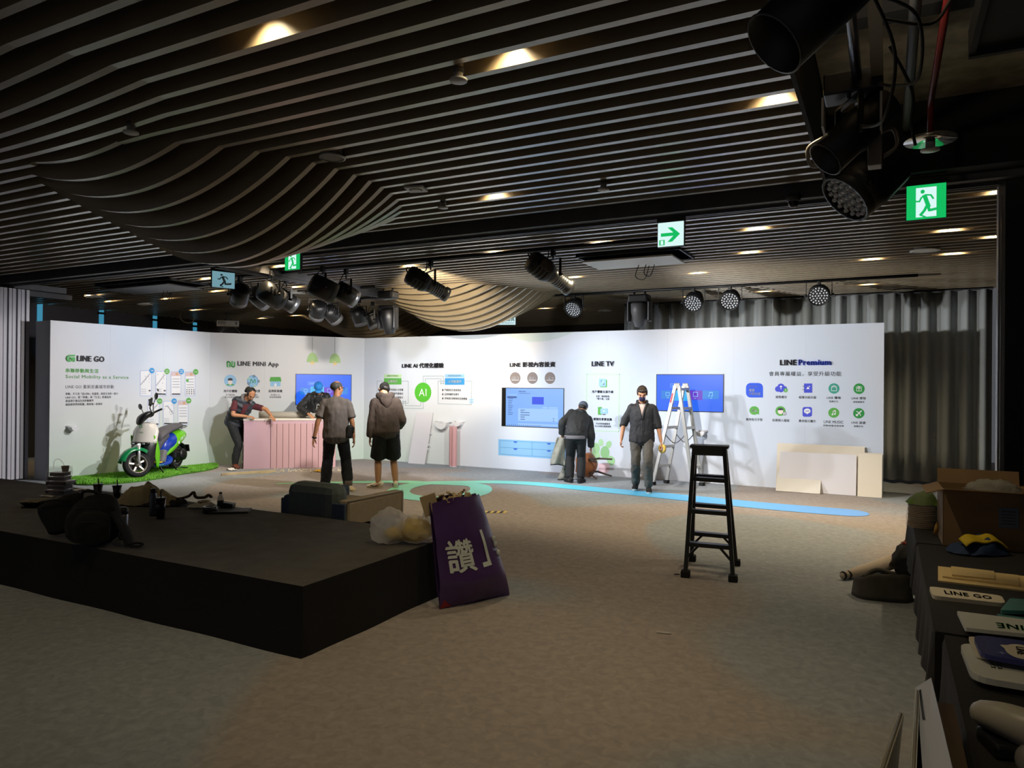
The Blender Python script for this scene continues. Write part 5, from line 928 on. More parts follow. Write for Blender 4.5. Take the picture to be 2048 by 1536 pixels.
# 5 man with a ponytail at the end of the counter
p = PZ(469, 935.5); P = Body('person', 'ponytailed man in a dark padded vest and maroon shirt reaching along the counter', p, face_at(.94, .12), H=1.76, ph=.90, lean=40, tilt=4, twist=-34, hp=6, hy=10, fr=(.06, .06), fl=(-.16, .16), tr=.5, tl=.0, hr_t=(.13, .40, 1.05), hl_t=(-.12, .80, 1.06), pr=(.9, -1, -.1), pl=(-.6, 0, .3), palm_r=(-.3, 0, -1), palm_l=(.2, 0, -1), curl=.55, skin='#b9825e')
P.skin_mesh(); clothes(P, 'top', mat('shirt_maroon', '#5c2730', .85, noise=(14, .1)), 'shirt', g=.014, sleeve=.72, slack=.012, hem=.02, wr=(.006, 12))
b = MB(); P.torso(b, .034, 1, 0, .05); o = fuse(b, 'vest', mat('vest_slate', '#2e323b', .55, noise=(16, .12)), P.t, .010, 3)
nn = [v.normal.copy() for v in o.data.vertices]
for v, n in zip(o.data.vertices, nn): v.co += n * .008 * math.sin((v.co - P.pel).dot(P.upv) * 62)
q = lambda x, y, z: P.nb + P.side * x + P.fw * y + P.upv * z
b = MB(); loft(b, [(q(-.085, .05, -.02), .035, .03), (q(-.09, -.04, .02), .045, .035), (q(0, -.10, .01), .06, .04), (q(.09, -.04, .02), .045, .035), (q(.085, .05, -.02), .035, .03)], (0, 0, 1), 12, 4); fuse(b, 'hood', mat('hood_grey', '#6d6c6e', .85), P.t, .010, 2, (.006, 18))
b = MB(); b.add([q(-.05, .12, -.045), q(.05, .12, -.045), q(.045, .168, -.15), q(-.045, .168, -.15), q(.02, .196, -.30), q(-.02, .196, -.30)], [(0, 1, 2, 3), (3, 2, 4, 5)]); o = b.build('shirt_front', MATS['shirt_maroon'], P.t); o.modifiers.new('s', 'SOLIDIFY').thickness = .02
clothes(P, 'pants', mat('jeans_black', '#26282a', .85, noise=(16, .18)), 'trousers', g=.012, slack=.003, wr=(.007, 18)); P.shoes(mat('shoe_brown', '#7a3a26', .5), mat('shoe_sole', '#4b2a1e', .6))
P.hair(HAIRB, ((0, -.036, .046, (.080, .084, .078)), (0, -.10, .03, (.05, .04, .045)), (.012, -.145, .0, (.042, .045, .055)), (.015, -.16, -.055, (.03, .035, .05)), (.067, .0, .0, (.014, .04, .055)), (-.067, .0, 0, (.014, .04, .055))), wr=(.008, 45))
b = MB(); b.ball(P.hp(0, .075, -.082), (.024, .018, .02), 10); b.tube([P.hp(-.028, .085, -.048), P.hp(0, .098, -.044), P.hp(.028, .085, -.048)], .006, 6); fuse(b, 'beard', HAIRB, P.t, .006, 1)
PONY = P
# 6 bent worker by the overturned chair
p = PZ(1151, 965.5); P = Body('person', 'person in a grey cap and black jacket bending over the overturned chair', p, face_at(p.x + .2, p.y), H=1.66, ph=.87, lean=50, tilt=15, twist=6, hp=-12, hy=-12, fr=(.09, -.02), fl=(-.10, .02), tr=.35, tl=-.5, hr_t=(.27, .30, .60), hl_t=(-.25, .20, .82), pr=(.25, -1, .2), pl=(-.6, -1, .5), palm_l=(.4, 0, -1), palm_r=(-1, 0, 0), curl=.8, skin='#b98563', build=1.05)
P.skin_mesh(); clothes(P, 'top', mat('jacket_dark', '#212325', .75, noise=(18, .12)), 'jacket', g=.03, sleeve=1.9, slack=.006, hem=.02, wr=(.010, 12)); clothes(P, 'pants', BLK, 'trousers', g=.018, slack=.006); P.shoes(BLK)
b = MB(); loft(b, [(P.pel + Vector((0, 0, -.06)), .185, .14), (P.pel + Vector((0, 0, -.005)), .188, .145)], (1, 0, 0), 18, 3, .1); b.build('shirt_hem', mat('shirt_grey', '#6e6b70', .9), P.t)
b = MB(); b.ball(P.hp(0, -.01, .04), (.09, .104, .084), 18, rot=P.Rh.to_euler()); b.build('cap', mat('cap_grey', '#4f5866', .8), P.t); b = MB(); vs = [P.hp(.07 * math.sin(a) * r_, .06 + .085 * r_ * math.cos(a), .03 - .03 * r_ * r_) for r_ in (.3, 1.0) for a in [(-1.25 + 2.5 * i / 10) for i in range(11)]]; b.add(vs, [(i, i + 1, 12 + i, 11 + i) for i in range(10)], smooth=True); o = b.build('cap_brim', MATS['cap_grey'], P.t); o.modifiers.new('s', 'SOLIDIFY').thickness = .006
P.hair(HAIRB, ((0, -.045, -.01, (.076, .06, .05)),))
q = lambda x, y, z: P.nb + P.side * x + P.fw * y + P.upv * z
b = MB(); loft(b, [(q(-.09, .0, -.04), .03, .03), (q(-.065, -.08, -.05), .05, .03), (q(0, -.10, -.08), .07, .03), (q(.065, -.08, -.05), .05, .03), (q(.09, .0, -.04), .03, .03)], (0, 0, 1), 12, 4); fuse(b, 'hood', MATS['jacket_dark'], P.t, .010, 2, (.006, 18))
BEND = P
# ------------------------------------------------------------------ scooter
def scooter():
    F = PZ(268.5, 958.5); F.z = .02; Rr = Vector((-12.22, 9.28, .02)); d = (Rr - F); d.z = 0; d = d.normalized()
    # local frame: x forward (front wheel at x = .64), y left, z up
    mid = F + d * .64; t = thing('electric_scooter', 'bright green and white scooter with a dark seat on the grass mat', 'scooter', (mid.x, mid.y, .02), math.atan2(-d.y, -d.x))
    LIME = mat('scooter_lime', '#6cc61c', .22, coat=.6); WHI = mat('scooter_white', '#dcd8d2', .22, coat=.6); GRN2 = mat('scooter_green', '#14804a', .2, coat=.7); BLU2 = mat('scooter_blue', '#1a3fae', .25, coat=.5); SEAT = mat('scooter_seat', '#56545a', .6); BK = mat('scooter_black', '#101113', .35); TY = mat('tyre', '#17171a', .85); AL = mat('scooter_alloy', '#8b857d', .38, .7); YEL = mat('scooter_yellow', '#e8c92a', .4); GR = mat('scooter_grey', '#77787c', .5)
    ax = Vector((-.26, 0, .47)).normalized(); SP = Vector((.56, 0, .58)); SM = Matrix.Translation(SP) @ Matrix.Rotation(math.radians(-38), 4, ax) @ Matrix.Translation(-SP)
    def wheel(x, r, w, steer=0, zc=None):
        z = zc or r; M = (SM if x > 0 else Matrix()) @ TR((x, 0, z)) @ Matrix.Rotation(PI / 2, 4, 'X'); k = r / .235
        tw = MB(M); tw.lathe([(.155 * k, -w * .42), (.2 * k, -w * .5), (.228 * k, -w * .36), (.236 * k, 0), (.228 * k, w * .36), (.2 * k, w * .5), (.155 * k, w * .42)], 32, cap=False); o = tw.build('wheel', TY, t)
        b = MB(M); b.lathe([(.16 * k, -w * .44), (.165 * k, 0), (.16 * k, w * .44), (.145 * k, w * .42), (.145 * k, -w * .42), (.16 * k, -w * .44)], 32, cap=False); b.lathe([(.03, -.05), (.045, -.04), (.045, .04), (.03, .05)], 16)
        for i in range(5): a = 2 * PI * i / 5 + .3; b.box((.095 * k * math.cos(a), .095 * k * math.sin(a), 0), (.13 * k, .038, .03), (0, 0, a), bev=.006)
        b.build('rim', AL, o); b = MB(M); b.lathe([(.05, .052), (.105 * k, .052), (.105 * k, .057), (.05, .057)], 24); b.build('brake_disc', GR, o); return M
    wheel(.64, .235, .11, .0); wheel(-.62, .225, .12, 0, .26)
    b = MB(SM); b.tube([(.64, .085, .235), (.585, .085, .50), (.56, .06, .58)], [.022, .026, .028], 10).tube([(.64, -.085, .235), (.585, -.085, .50), (.56, -.06, .58)], [.022, .026, .028], 10); b.box((.57, 0, .56), (.06, .18, .05), bev=.01); b.build('front_fork', mat('fork_silver', '#d8d8da', .3, .5), t)
    # front mudguard
    b = MB(SM); b.grid(lambda u, w: Vector((.64 + (.305 - .085 * (2 * w - 1) ** 2) * math.cos(.30 + 2.1 * u), (.112 - .03 * abs(2 * u - 1) ** 2) * math.sin((w - .5) * PI), .235 + (.305 - .085 * (2 * w - 1) ** 2) * math.sin(.30 + 2.1 * u))), 17, 11); o = b.build('front_mudguard', GRN2, t); o.modifiers.new('s', 'SOLIDIFY').thickness = .008
    # leg shield: white upper, lime sides, black inner
    def shield(zs, wf, xf, th): return lambda u, w: Vector((xf(zs(w)) - (.16 if th else .13) * abs(2 * u - 1) ** 2.2, (2 * u - 1) * wf(zs(w)), zs(w)))
    xf = lambda z: .52 - .30 * (z - .55) - .10 * max(0, .55 - z)
    b = MB(); b.grid(shield(lambda w: .60 + .36 * w, lambda z: .245 - .10 * max(0, (z - .80) / .16) ** 1.5, xf, 0), 17, 10); o = b.build('front_shield', WHI, t); o.modifiers.new('s', 'SOLIDIFY').thickness = .012
    for sd in (1, -1):
        b = MB(); b.grid(lambda u, w: Vector((.335 + .0 * w + .02 * math.sin(PI * w) - u * (.02 + .12 * math.sin(PI * (.12 + .85 * w))) - (.10 * (1 - w) ** 2) + .06 * w * (1 - u), sd * (.214 + .012 * math.sin(PI * u) - .05 * (1 - w) ** 2), .14 + .60 * w - .07 * u * w)), 6, 14); o = b.build('side_fairing', LIME, t); o.modifiers.new('s', 'SOLIDIFY').thickness = .02
    for sd in (1, -1):
        b = MB(); b.grid(lambda u, w: Vector((xf(.16 + .46 * w) - .02 - .14 * u ** 2 - .05 * (1 - w) ** 2, sd * (.10 - .03 * w + (.125 + .035 * w - .02 * (1 - w) ** 2) * u), .16 + .46 * w)), 8, 12); o = b.build('front_fairing', BK, t); o.modifiers.new('s', 'SOLIDIFY').thickness = .014
    b = MB(); loft(b, [((.27, 0, .14), .14, .05), ((.29, 0, .34), .16, .06), ((.33, 0, .52), .18, .07), ((.31, 0, .75), .17, .05), ((.27, 0, .94), .10, .04)], (0, 1, 0), 14, 4); b.build('inner_shield', BK, t)
    b = MB(); b.grid(lambda u, w: Vector((.545 - .07 * abs(2 * u - 1) ** 2, (2 * u - 1) * .18, .575 + .045 * w)), 11, 3); o = b.build('headlight_strip', BK, t); o.modifiers.new('s', 'SOLIDIFY').thickness = .02
    b = MB(); [b.box((.545 - .02, .07 * s, .595), (.02, .09, .022), (0, 0, -.2 * s), bev=.006) for s in (1, -1)]; b.build('headlight', mat('headlamp_glass', '#c9d2da', .1), t)
    # badge and dark-lettered print on the shield
    b = MB(); Mx = Matrix(((0, 0, 1, .462), (1, 0, 0, 0), (0, 1, 0, .0), (0, 0, 0, 1)))
    for q in range(4): a = q * PI / 2 + .7; b.ball((.468 - .0, .025 * math.cos(a), .90 + .022 * math.sin(a)), (.006, .016, .009), 8, rot=(a + .6, 0, 0))
    for z in (.80, .785): b.box((.497, .03, z), (.006, .07, .006), (0, .3, 0))
    b.build('shield_badge', mat('badge_green', '#2f8a4a', .4), t)
    # handlebar cowl, grips, mirrors, phone holder
    b = MB(SM); loft(b, [((.44, 0, .97), .10, .05), ((.38, 0, 1.05), .16, .07), ((.27, 0, 1.10), .17, .055), ((.20, 0, 1.08), .10, .03)], (0, 1, 0), 16, 5); b.build('handlebar_cowl', BK, t)
    for s in (1, -1):
        b = MB(SM); b.tube([(.26, s * .12, 1.075), (.22, s * .24, 1.09), (.17, s * .36, 1.095)], [.016, .018, .018], 10); b.build('grip', BK, t)
        b = MB(SM); b.tube([(.24, s * .235, 1.10), (.30, s * .25, 1.06), (.31, s * .36, 1.07)], .008, 6); b.build('brake_lever', AL, t)
        b = MB(SM); b.tube(catmull([(.25, s * .2, 1.1), (.24, s * .22, 1.2), (.22, s * .30, 1.30)], 5), .007, 6); b.ball((.21, s * .345, 1.345), (.018, .075, .055), 14, rot=(s * .5, 0, 0)); b.build('mirror', BK, t)
    b = MB(SM); b.tube([(.24, .1, 1.09), (.25, .1, 1.2), (.22, .09, 1.26)], .01, 6); b.box((.21, .09, 1.31), (.03, .085, .13), (0, -.3, .2), bev=.008); [b.box((.2, .09 + .05 * s, 1.31 + q * .05), (.03, .03, .03), (.4 * s, 0, 0), bev=.004) for s in (1, -1) for q in (1, -1)]; b.build('phone_holder', BK, t)
    # floor board, battery box, rear body, seat
    b = MB(); loft(b, [((.36, 0, .20), .13, .05), ((.1, 0, .17), .165, .045), ((-.2, 0, .18), .165, .06), ((-.34, 0, .25), .13, .08)], (0, 1, 0), 14, 4); b.build('floor_board', BLU2, t)
    b = MB(); b.box((.14, .0, .222), (.22, .31, .02), (0, 0, 0), bev=.008); b.build('foot_mat', YEL, t); b = MB(); b.box((-.06, 0, .32), (.12, .30, .24), (0, -.35, 0), bev=.03); b.build('battery_cover', GR, t)
    b = MB(); loft(b, [((-.14, 0, .40), .13, .12), ((-.22, 0, .52), .165, .15), ((-.40, 0, .56), .17, .17), ((-.55, 0, .60), .15, .15)], (0, 1, 0), 16, 4); fuse(b, 'side_panel', BLU2, t, .012, 4)
    b = MB(); loft(b, [((-.10, 0, .30), .10, .04), ((-.32, 0, .45), .165, .115), ((-.52, 0, .60), .18, .155), ((-.72, 0, .67), .165, .12), ((-.86, 0, .66), .08, .06)], (0, 1, 0), 18, 4); o = b.build('rear_body', LIME, t)
    b = MB(); loft(b, [((.0, 0, .62), .10, .02), ((-.06, 0, .70), .135, .07), ((-.24, 0, .78), .15, .07), ((-.45, 0, .82), .15, .065), ((-.66, 0, .85), .135, .06), ((-.74, 0, .84), .10, .04)], (0, 1, 0), 18, 4); loft(b, [((-.02, 0, .47), .08, .06), ((-.07, 0, .6), .12, .09), ((-.2, 0, .70), .14, .1)], (0, 1, 0), 16, 4); fuse(b, 'seat', SEAT, t, .012, 4)
    b = MB(); b.tube(catmull([(-.62, .12, .80), (-.78, .13, .83), (-.86, .08, .84), (-.88, 0, .84), (-.86, -.08, .84), (-.78, -.13, .83), (-.62, -.12, .80)], 5), .013, 8); b.build('grab_rail', GR, t)
    # side print
    b = MB(); vs, fs, _ = text_mb('LINE GO', .02); 
    def skin_y(x, z):
        for (x0, w0, c0, h0), (x1, w1, c1, h1) in (((-.32, .165, .45, .115), (-.52, .18, .60, .155)), ((-.52, .18, .60, .155), (-.72, .165, .67, .12))):
            if x1 <= x <= x0: f = (x - x0) / (x1 - x0); w, c, h = w0 + (w1 - w0) * f, c0 + (c1 - c0) * f, h0 + (h1 - h0) * f; return w * math.sqrt(max(.1, 1 - ((z - c) / h) ** 2)) + .006
        return .17
    b.add([(-.50 - .18 * x, skin_y(-.50 - .18 * x, .575 + .06 * y + .05 * x), .575 + .06 * y + .05 * x) for x, y, z in vs], fs); b.add([(-.45 + .03 * math.cos(PI * i / 8), skin_y(-.45, .55), .55 + .03 * math.sin(PI * i / 8)) for i in range(16)], [tuple(range(16))])
    b.build('side_print', mat('print_white', '#e9efe6', .5), t)
    b = MB(); vs, fs, _ = text_mb('LINE GO', .02); b.add([(.18 - .16 * x, .168, .165 + .03 * y) for x, y, z in vs], fs); b.build('sill_print', mat('print_mint', '#6fd0a8', .5), t)
    # engine, exhaust, rear mudguard, plate, stand
    b = MB(); b.box((-.50, .10, .30), (.34, .14, .18), (0, -.15, 0), bev=.05); b.lathe([(.10, -.04), (.115, 0), (.10, .05)], 20, TR((-.62, .15, .30), (PI / 2, 0, 0))); b.build('motor_cover', BK, t)
    b = MB(); b.grid(lambda u, w: Vector((-.62 + .27 * math.cos(1.4 + 1.7 * u), .075 * (2 * w - 1), .26 + .27 * math.sin(1.4 + 1.7 * u))), 10, 4); o = b.build('rear_mudguard', BK, t); o.modifiers.new('s', 'SOLIDIFY').thickness = .008
    b = MB(); b.box((-.95, 0, .40), (.015, .2, .14), (0, .25, 0), bev=.004); b.tube([(-.78, .05, .5), (-.94, .05, .42)], .012, 6).tube([(-.78, -.05, .5), (-.94, -.05, .42)], .012, 6); b.build('licence_plate', BK, t)
    b = MB(); b.tube([(-.34, .12, .2), (-.40, .16, .03), (-.48, .2, .012)], .014, 8).tube([(-.34, -.12, .2), (-.40, -.16, .03), (-.48, -.2, .012)], .014, 8).tube([(-.38, .14, .08), (-.38, -.14, .08)], .012, 8).tube([(-.36, .13, .1), (-.6, .24, .05), (-.64, .25, .05)], .01, 6); b.build('centre_stand', BK, t)
    b = MB(); b.tube([(.12, .15, .16), (.06, .19, .015), (.03, .2, .006)], .012, 8); b.build('side_stand', BK, t)
scooter()
# ------------------------------------------------------------------ counter
cd = Vector((.73, .683, 0)).normalized(); cn = Vector((cd.y, -cd.x, 0)); C0 = Vector((-11.33, 10.12, 0)); CL, CDp = 1.78, .58
ct = thing('reception_counter', 'dusty pink panelled counter with a white top', 'counter', C0, math.atan2(cd.y, cd.x)); PINK = mat('counter_pink', '#cfa6ab', .6); PINK2 = mat('counter_pink_side', '#d0abb8', .6); TOPW = mat('counter_top', '#ece4da', .4)
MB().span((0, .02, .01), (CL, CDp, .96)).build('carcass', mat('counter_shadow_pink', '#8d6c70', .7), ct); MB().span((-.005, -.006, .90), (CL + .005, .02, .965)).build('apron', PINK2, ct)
MB().span((0, -.006, 0), (.505, .02, .90)).build('plain_panel', PINK2, ct)
for i in range(11):
    o = MB().box((.51 + .1155 * i + .0575, .004, .45), (.1085, .034, .90), bev=.004).build('plank', PINK, ct)
MB().span((-.01, -.02, .965), (CL + .01, CDp + .02, .998)).build('worktop', TOPW, ct)
def on_counter(x, y, z=.998): return C0 + cd * x + Vector((-cd.y, cd.x, 0)) * y + Vector((0, 0, z))
o = MB(TR((0, 0, .065), (0, 0, 0))).tube([(-.75, 0, 0), (.75, 0, 0)], .065, 16).build('paper_roll', mat('roll_grey', '#b5b1a8', .7)); p = on_counter(1.0, .40); o.location = p; o.rotation_euler = (0, 0, math.atan2(cd.y, cd.x) - .04); tag(o, 'long pale rolled sheet lying across the counter top', 'roll')
# timber and scraps on the carpet
TIM = mat('timber_pale', '#cdb78c', .7, noise=(6, .15))
a, c_ = PZ(443, 951), PZ(549, 944); o = MB(Matrix.Translation(-a)).bar(a + Vector((0, 0, .02)), c_ + Vector((0, 0, .02)), .06, .038).build('timber_batten', TIM); o.location = a; tag(o, 'long pale timber batten on the floor before the counter', 'timber')
a, c_ = PZ(520, 947), PZ(541, 946); o = MB(Matrix.Translation(-a)).bar(a + Vector((0, 0, .008)), c_ + Vector((0, 0, .008)), .04, .015).build('timber_offcut', TIM); o.location = a; tag(o, 'short flat timber offcut lying before the long batten', 'timber')
p = PZ(462, 941); b = MB(); rd = random.Random(2)
b.grid(lambda u, w: Vector(((u - .5) * .2, (w - .5) * .14, .012 + .035 * abs(mnoise.noise(Vector((u * 5, w * 5, 1)))) + .06 * max(0, .25 - abs(u - .4)) * 2)), 9, 8); o = b.build('paper_scrap', mat('paper_white', '#e9e6e0', .7)); o.location = p; tag(o, 'crumpled white paper scrap near the brown shoes', 'paper')
p = PZ(638.5, 943.5); b = MB(); b.grid(lambda u, w: Vector(((u - .5) * .2, (w - .5) * .15, .01 + .05 * abs(mnoise.noise(Vector((u * 4, w * 4, 5)))))), 9, 8); o = b.build('plastic_scrap', mat('plastic_yellow', '#d9a92e', .4)); o.location = p; tag(o, 'crumpled yellow plastic scrap before the counter', 'scrap')
b = MB(); 
for i in range(170):
    f = rd.random(); q = PZ(548 + 145 * f, 941.5 + rd.gauss(0, 1.6)); s_ = rd.uniform(.005, .022); b.box((q.x, q.y, .006), (s_ * 2, s_, .008), (rd.uniform(-.3, .3), rd.uniform(-.3, .3), rd.random() * 3))
o = b.build('wood_shavings', mat('shaving_tan', '#d9cbb0', .8)); tag(o, 'scattered pale wood shavings along the counter foot', 'wood shavings', kind='stuff')
# ------------------------------------------------------------------ boards, rolls and ladders by the wall
WHB = mat('board_white', '#dedbe0', .6); WRM = mat('board_cream', '#e6dccb', .6)
def leaning(name, label, u0, v0, u1, v1, vt, m, off=.14, y=12.885, notch=None, th=.012):
    """board whose foot stands on the carpet, leaning back onto the wall; u0..u1 foot, vt top row at u0"""
    a, c = PZ(u0, v0), PZ(u1, v1); yb = y - off; x0, x1 = a.x, c.x; zt = PY(u0, vt, y - .03).z; t = thing(name, label, 'board', ((x0 + x1) / 2, yb, 0)); w = x1 - x0; ang = math.atan2(y - .014 - yb - th, zt); L = math.hypot(zt, y - .014 - yb - th)
    M = Matrix.Rotation(-ang, 4, 'X') @ Matrix.Rotation(PI / 2, 4, 'X')
    pts = [(-w / 2, 0), (w / 2, 0), (w / 2, L), (-w / 2, L)] if not notch else [(-w / 2, 0), (w / 2, 0), (w / 2, L * notch[1]), (w / 2 - notch[0], L * notch[1]), (w / 2 - notch[0], L), (-w / 2, L)]
    b = MB(M); b.prism(pts, 0, th); b.build('sheet', m, t); return t
a = PZ(833, 927.5); t = thing('foam_board', 'tall white board leaning on the wall beside the pink rolls', 'board', (a.x, a.y, 0)); yo = 12.87 - a.y
zt = PY(840, 824.5, 12.86).z; L = math.hypot(zt, yo); M = Matrix.Rotation(-math.atan2(yo, zt), 4, 'X') @ Matrix.Rotation(PI / 2, 4, 'X'); b = MB(M); b.prism([(-.215, 0), (.215, 0), (.325, L), (-.105, L)], 0, .012); b.build('sheet', WHB, t)
for x, y in ((.27, .38), (.30, .6), (.255, .3)): MB(M).box((x, y * L, .0), (.02, .03, .03)).build('edge_clip', WHB, t)
for i, (u, lab) in enumerate(((910, 'left one of the two pink rolls standing at the wall'), (920.5, 'right one of the two pink rolls standing at the wall'))):
    p = PZ(u, 931.5); p.y = 12.70 - i * .05; h = 2.7 - 1.85 if i == 0 else .84; b = MB(); b.lathe([(.035, .0), (.052, .0), (.055, .02), (.055, h - .02), (.052, h), (.03, h), (.03, h - .05)], 18); t = thing('vinyl_roll', lab, 'roll', (p.x, p.y, 0), group='pink rolls at the wall'); b.build('rolled_sheet', mat('roll_pink', '#cd9b9c', .5), t); MB().lathe([(.0, h - .06), (.032, h - .06), (.032, h + .004), (.026, h + .004)], 14).lathe([(.0, -.0), (.056, 0), (.056, .012), (0, .012)], 16).build('core', WHB, t)
leaning('foam_board', 'cream board with a notched corner leaning behind the other boards at right', 1553, 977, 1764, 990, 886, WRM, .16, notch=(.25, .875))
leaning('foam_board', 'large white board leaning in front of the cream one', 1560, 978, 1713, 988, 903, WHB, .22, y=12.80)
leaning('foam_board', 'small low white board at the front of the leaning boards', 1556, 978, 1643, 984, 946, mat('board_ivory', '#dfdad0', .6), .26, y=12.73)
leaning('foam_board', 'tall cream board at the right end of the wall', 1716, 988.5, 1764, 991, 908, WRM, .24, y=12.77)
def ladder(name, label, feet, top, nst, m, cap_m, rail=(.055, .03), step=(.075, .035), both=True, capbox=None, braces=False):
    """feet: front l, front r, back l, back r; top: front l, r, back l, r (world points)"""
    t = thing(name, label, 'ladder', sum((Vector(f) for f in feet), Vector()) / 4); O = t.location.copy(); O.z = 0; t.location = O; F = [Vector(f) - O for f in feet]; T = [Vector(f) - O for f in top]
    for i in range(4):
        s = (F[1] - F[0]).normalized(); b = MB(); b.bar(F[i] + Vector((0, 0, .03)), T[i], rail[1], rail[0], up=s.cross(Vector((0, 0, 1))) if True else s); o = b.build('rail', m, t); b = MB(); b.box(F[i] + Vector((0, 0, .03)), (rail[0] + .02, rail[0] + .02, .06), (0, 0, math.atan2(s.y, s.x)), bev=.008); b.build('foot', cap_m, o)
    for side in ((0, 1), (2, 3)):
        if side == (2, 3) and not both: continue
        for k in range(nst):
            f = (k + 1) / (nst + (0 if capbox is None else 1)) * (.97 if capbox is None else 1); a, c = F[side[0]].lerp(T[side[0]], f), F[side[1]].lerp(T[side[1]], f); b = MB(); b.bar(a, c, step[0], step[1]); b.build('step', m, t)
            if braces and k == 0:
                for p, q, r in ((a, c, F[side[0]]), (c, a, F[side[1]])): b = MB(); b.bar(p.lerp(q, .28), p.lerp(r, .42), .012, .02); b.build('brace', m, t)
    return t, F, T
SIL = mat('ladder_alu', '#b4b2af', .35, .65); RUB = mat('rubber_black', '#151517', .8); DKL = mat('ladder_dark', '#1e2223', .45)
fl, fr, bl, br = PZ(1305, 969), PZ(1386, 978), PZ(1333, 965), PZ(1404, 971); mid_l = (fl + bl) / 2
hz = 1.93; tl, tr_ = PY(1349.5, 775, 12.0), PY(1366, 775, 12.33)
sp = Vector((.04, .02, 0))
A0, A1, B0, B1 = PZ(1306, 970), PZ(1333, 966.5), PZ(1386, 976), PZ(1404, 971.5)
T0, T1 = (A0 + B0) / 2, (A1 + B1) / 2; T0.z = T1.z = 1.72; T0 += Vector((.03, .05, 0)); ex = (B0 - A0).normalized() * .03
dv = (T1 - T0).normalized(); T0 = T0.lerp(T1, .12); T1 = T0 + dv * .30
t, F, T = ladder('aluminium_ladder', 'silver folding ladder with a red label standing by the wall', (A0, A1, B0, B1), (T0 - ex, T1 - ex, T0 + ex, T1 + ex), 5, SIL, RUB, rail=(.06, .028), step=(.06, .045))
b = MB(); [b.box(q, (.10, .03, .10), (0, 0, math.atan2(ex.y, ex.x)), bev=.01) for q in (T0 - t.location + Vector((0, 0, .0)), T1 - t.location)]; b.build('hinge', SIL, t)
b = MB(); q = F[0].lerp(T[0], .83); w = F[0].lerp(T[0], .93); n = (F[1] - F[0]).normalized() * -.017; b.bar(q + n, w + n, .004, .045, up=(F[2] - F[0]).normalized()); b.build('warning_label', mat('label_red', '#c85058', .5), t)
[(lambda b: (b.tube(catmull([F[i_].lerp(T[i_], .52), (F[i_] + F[i_ + 2]) / 4 + (T[i_] + T[i_ + 2]) / 4 - Vector((0, 0, .12)), F[i_ + 2].lerp(T[i_ + 2], .52)], 6), .008, 6), b.build('spreader', MG, t)))(MB()) for i_ in (0, 1)]
#, (F[0] + F[2]) / 2 * .5 + (T[0] + T[2]) / 2 * .5 - Vector((0, 0, .12)), F[2].lerp(T[2], .52)], 6), .008, 6); b.tube(catmull([F[1].lerp(T[1], .52), (F[1] + F[3]) / 2 * .5 + (T[1] + T[3]) / 2 * .5 - Vector((0, 0, .12)), F[3].lerp(T[3], .52)], 6), .008, 6); b.build('spreader', MG, t)
# dark step ladder in the foreground
A0, A1, B0, B1 = PZ(1371, 1154), PZ(1466, 1163), PZ(1383.5, 1122), PZ(1472, 1131); zc = 1.7 - (896 - 774.5) / 1430 * 6.55
ts = (A1 - A0).normalized(); tm0, tm1 = PY(1383, 899, 6.75), PY(1456, 902, 6.75); tm0.z = tm1.z = zc; back = Vector((-ts.y, ts.x, 0))
t, F, T = ladder('step_ladder', 'dark painted step ladder with flat top in the foreground', (A0, A1, B0, B1), (tm0 + ts * .03 - back * .05, tm1 - ts * .03 - back * .05, tm0 + ts * .03 + back * .06, tm1 - ts * .03 + back * .06), 3, DKL, RUB, rail=(.06, .035), step=(.08, .035), capbox=1, braces=True)
b = MB(); c = (T[0] + T[1] + T[2] + T[3]) / 4; b.box(c + Vector((0, 0, .008)), ((tm1 - tm0).length + .01, .19, .025), (0, 0, math.atan2(ts.y, ts.x)), bev=.005); b.box(c - back * .085 - Vector((0, 0, .035)), ((tm1 - tm0).length - .04, .02, .07), (0, 0, math.atan2(ts.y, ts.x))); b.build('top_plate', mat('ladder_top', '#3b3d3d', .5), t)
[MB().bar(F[i].lerp(T[i], .62), F[i + 2].lerp(T[i + 2], .62), .006, .02).build('spreader', DKL, t) for i in (0, 1)]
# ------------------------------------------------------------------ armchair, chair, felt, tape
t = thing('armchair', 'boxy two-tone armchair seen from behind beyond the stage', 'armchair', (-5.06, 5.85, 0)); TEALF = mat('sofa_teal', '#737f7f', .85, noise=(20, .1)); TAUPE = mat('sofa_taupe', '#c0b092', .8, noise=(20, .08)); NAVYF = mat('sofa_navy', '#5d6d86', .85, noise=(20, .1))
MB().box((0, .0, .20), (.86, .88, .30), bev=.03).build('base', TAUPE, t)
for s in (1, -1):
    o = MB().box((.365 * s, .01, .30), (.13, .90, .53), bev=.03).build('arm', TAUPE if s > 0 else NAVYF, t)
MB().box((0, -.46, .29), (.84, .03, .50), bev=.012).build('back_panel', NAVYF, t); MB().box((-.02, -.37, .385), (.62, .27, .65), bev=.09).build('backrest', TEALF, t)
MB().box((0, .12, .40), (.60, .60, .14), bev=.05).build('seat_cushion', mat('sofa_cream', '#b3a68c', .8), t); MB().tube([(.432, .44, .05), (.432, .45, .55)], .008, 6).tube([(.43, -.44, .56), (.43, .45, .56)], .006, 6).build('piping', mat('piping_white', '#c9c3b6', .6), t)
for i in range(4): MB().lathe([(.02, 0), (.025, .05)], 10, TR((.37 * (1 if i % 2 else -1), .38 * (1 if i < 2 else -1), 0))).build('foot', BLK, t)
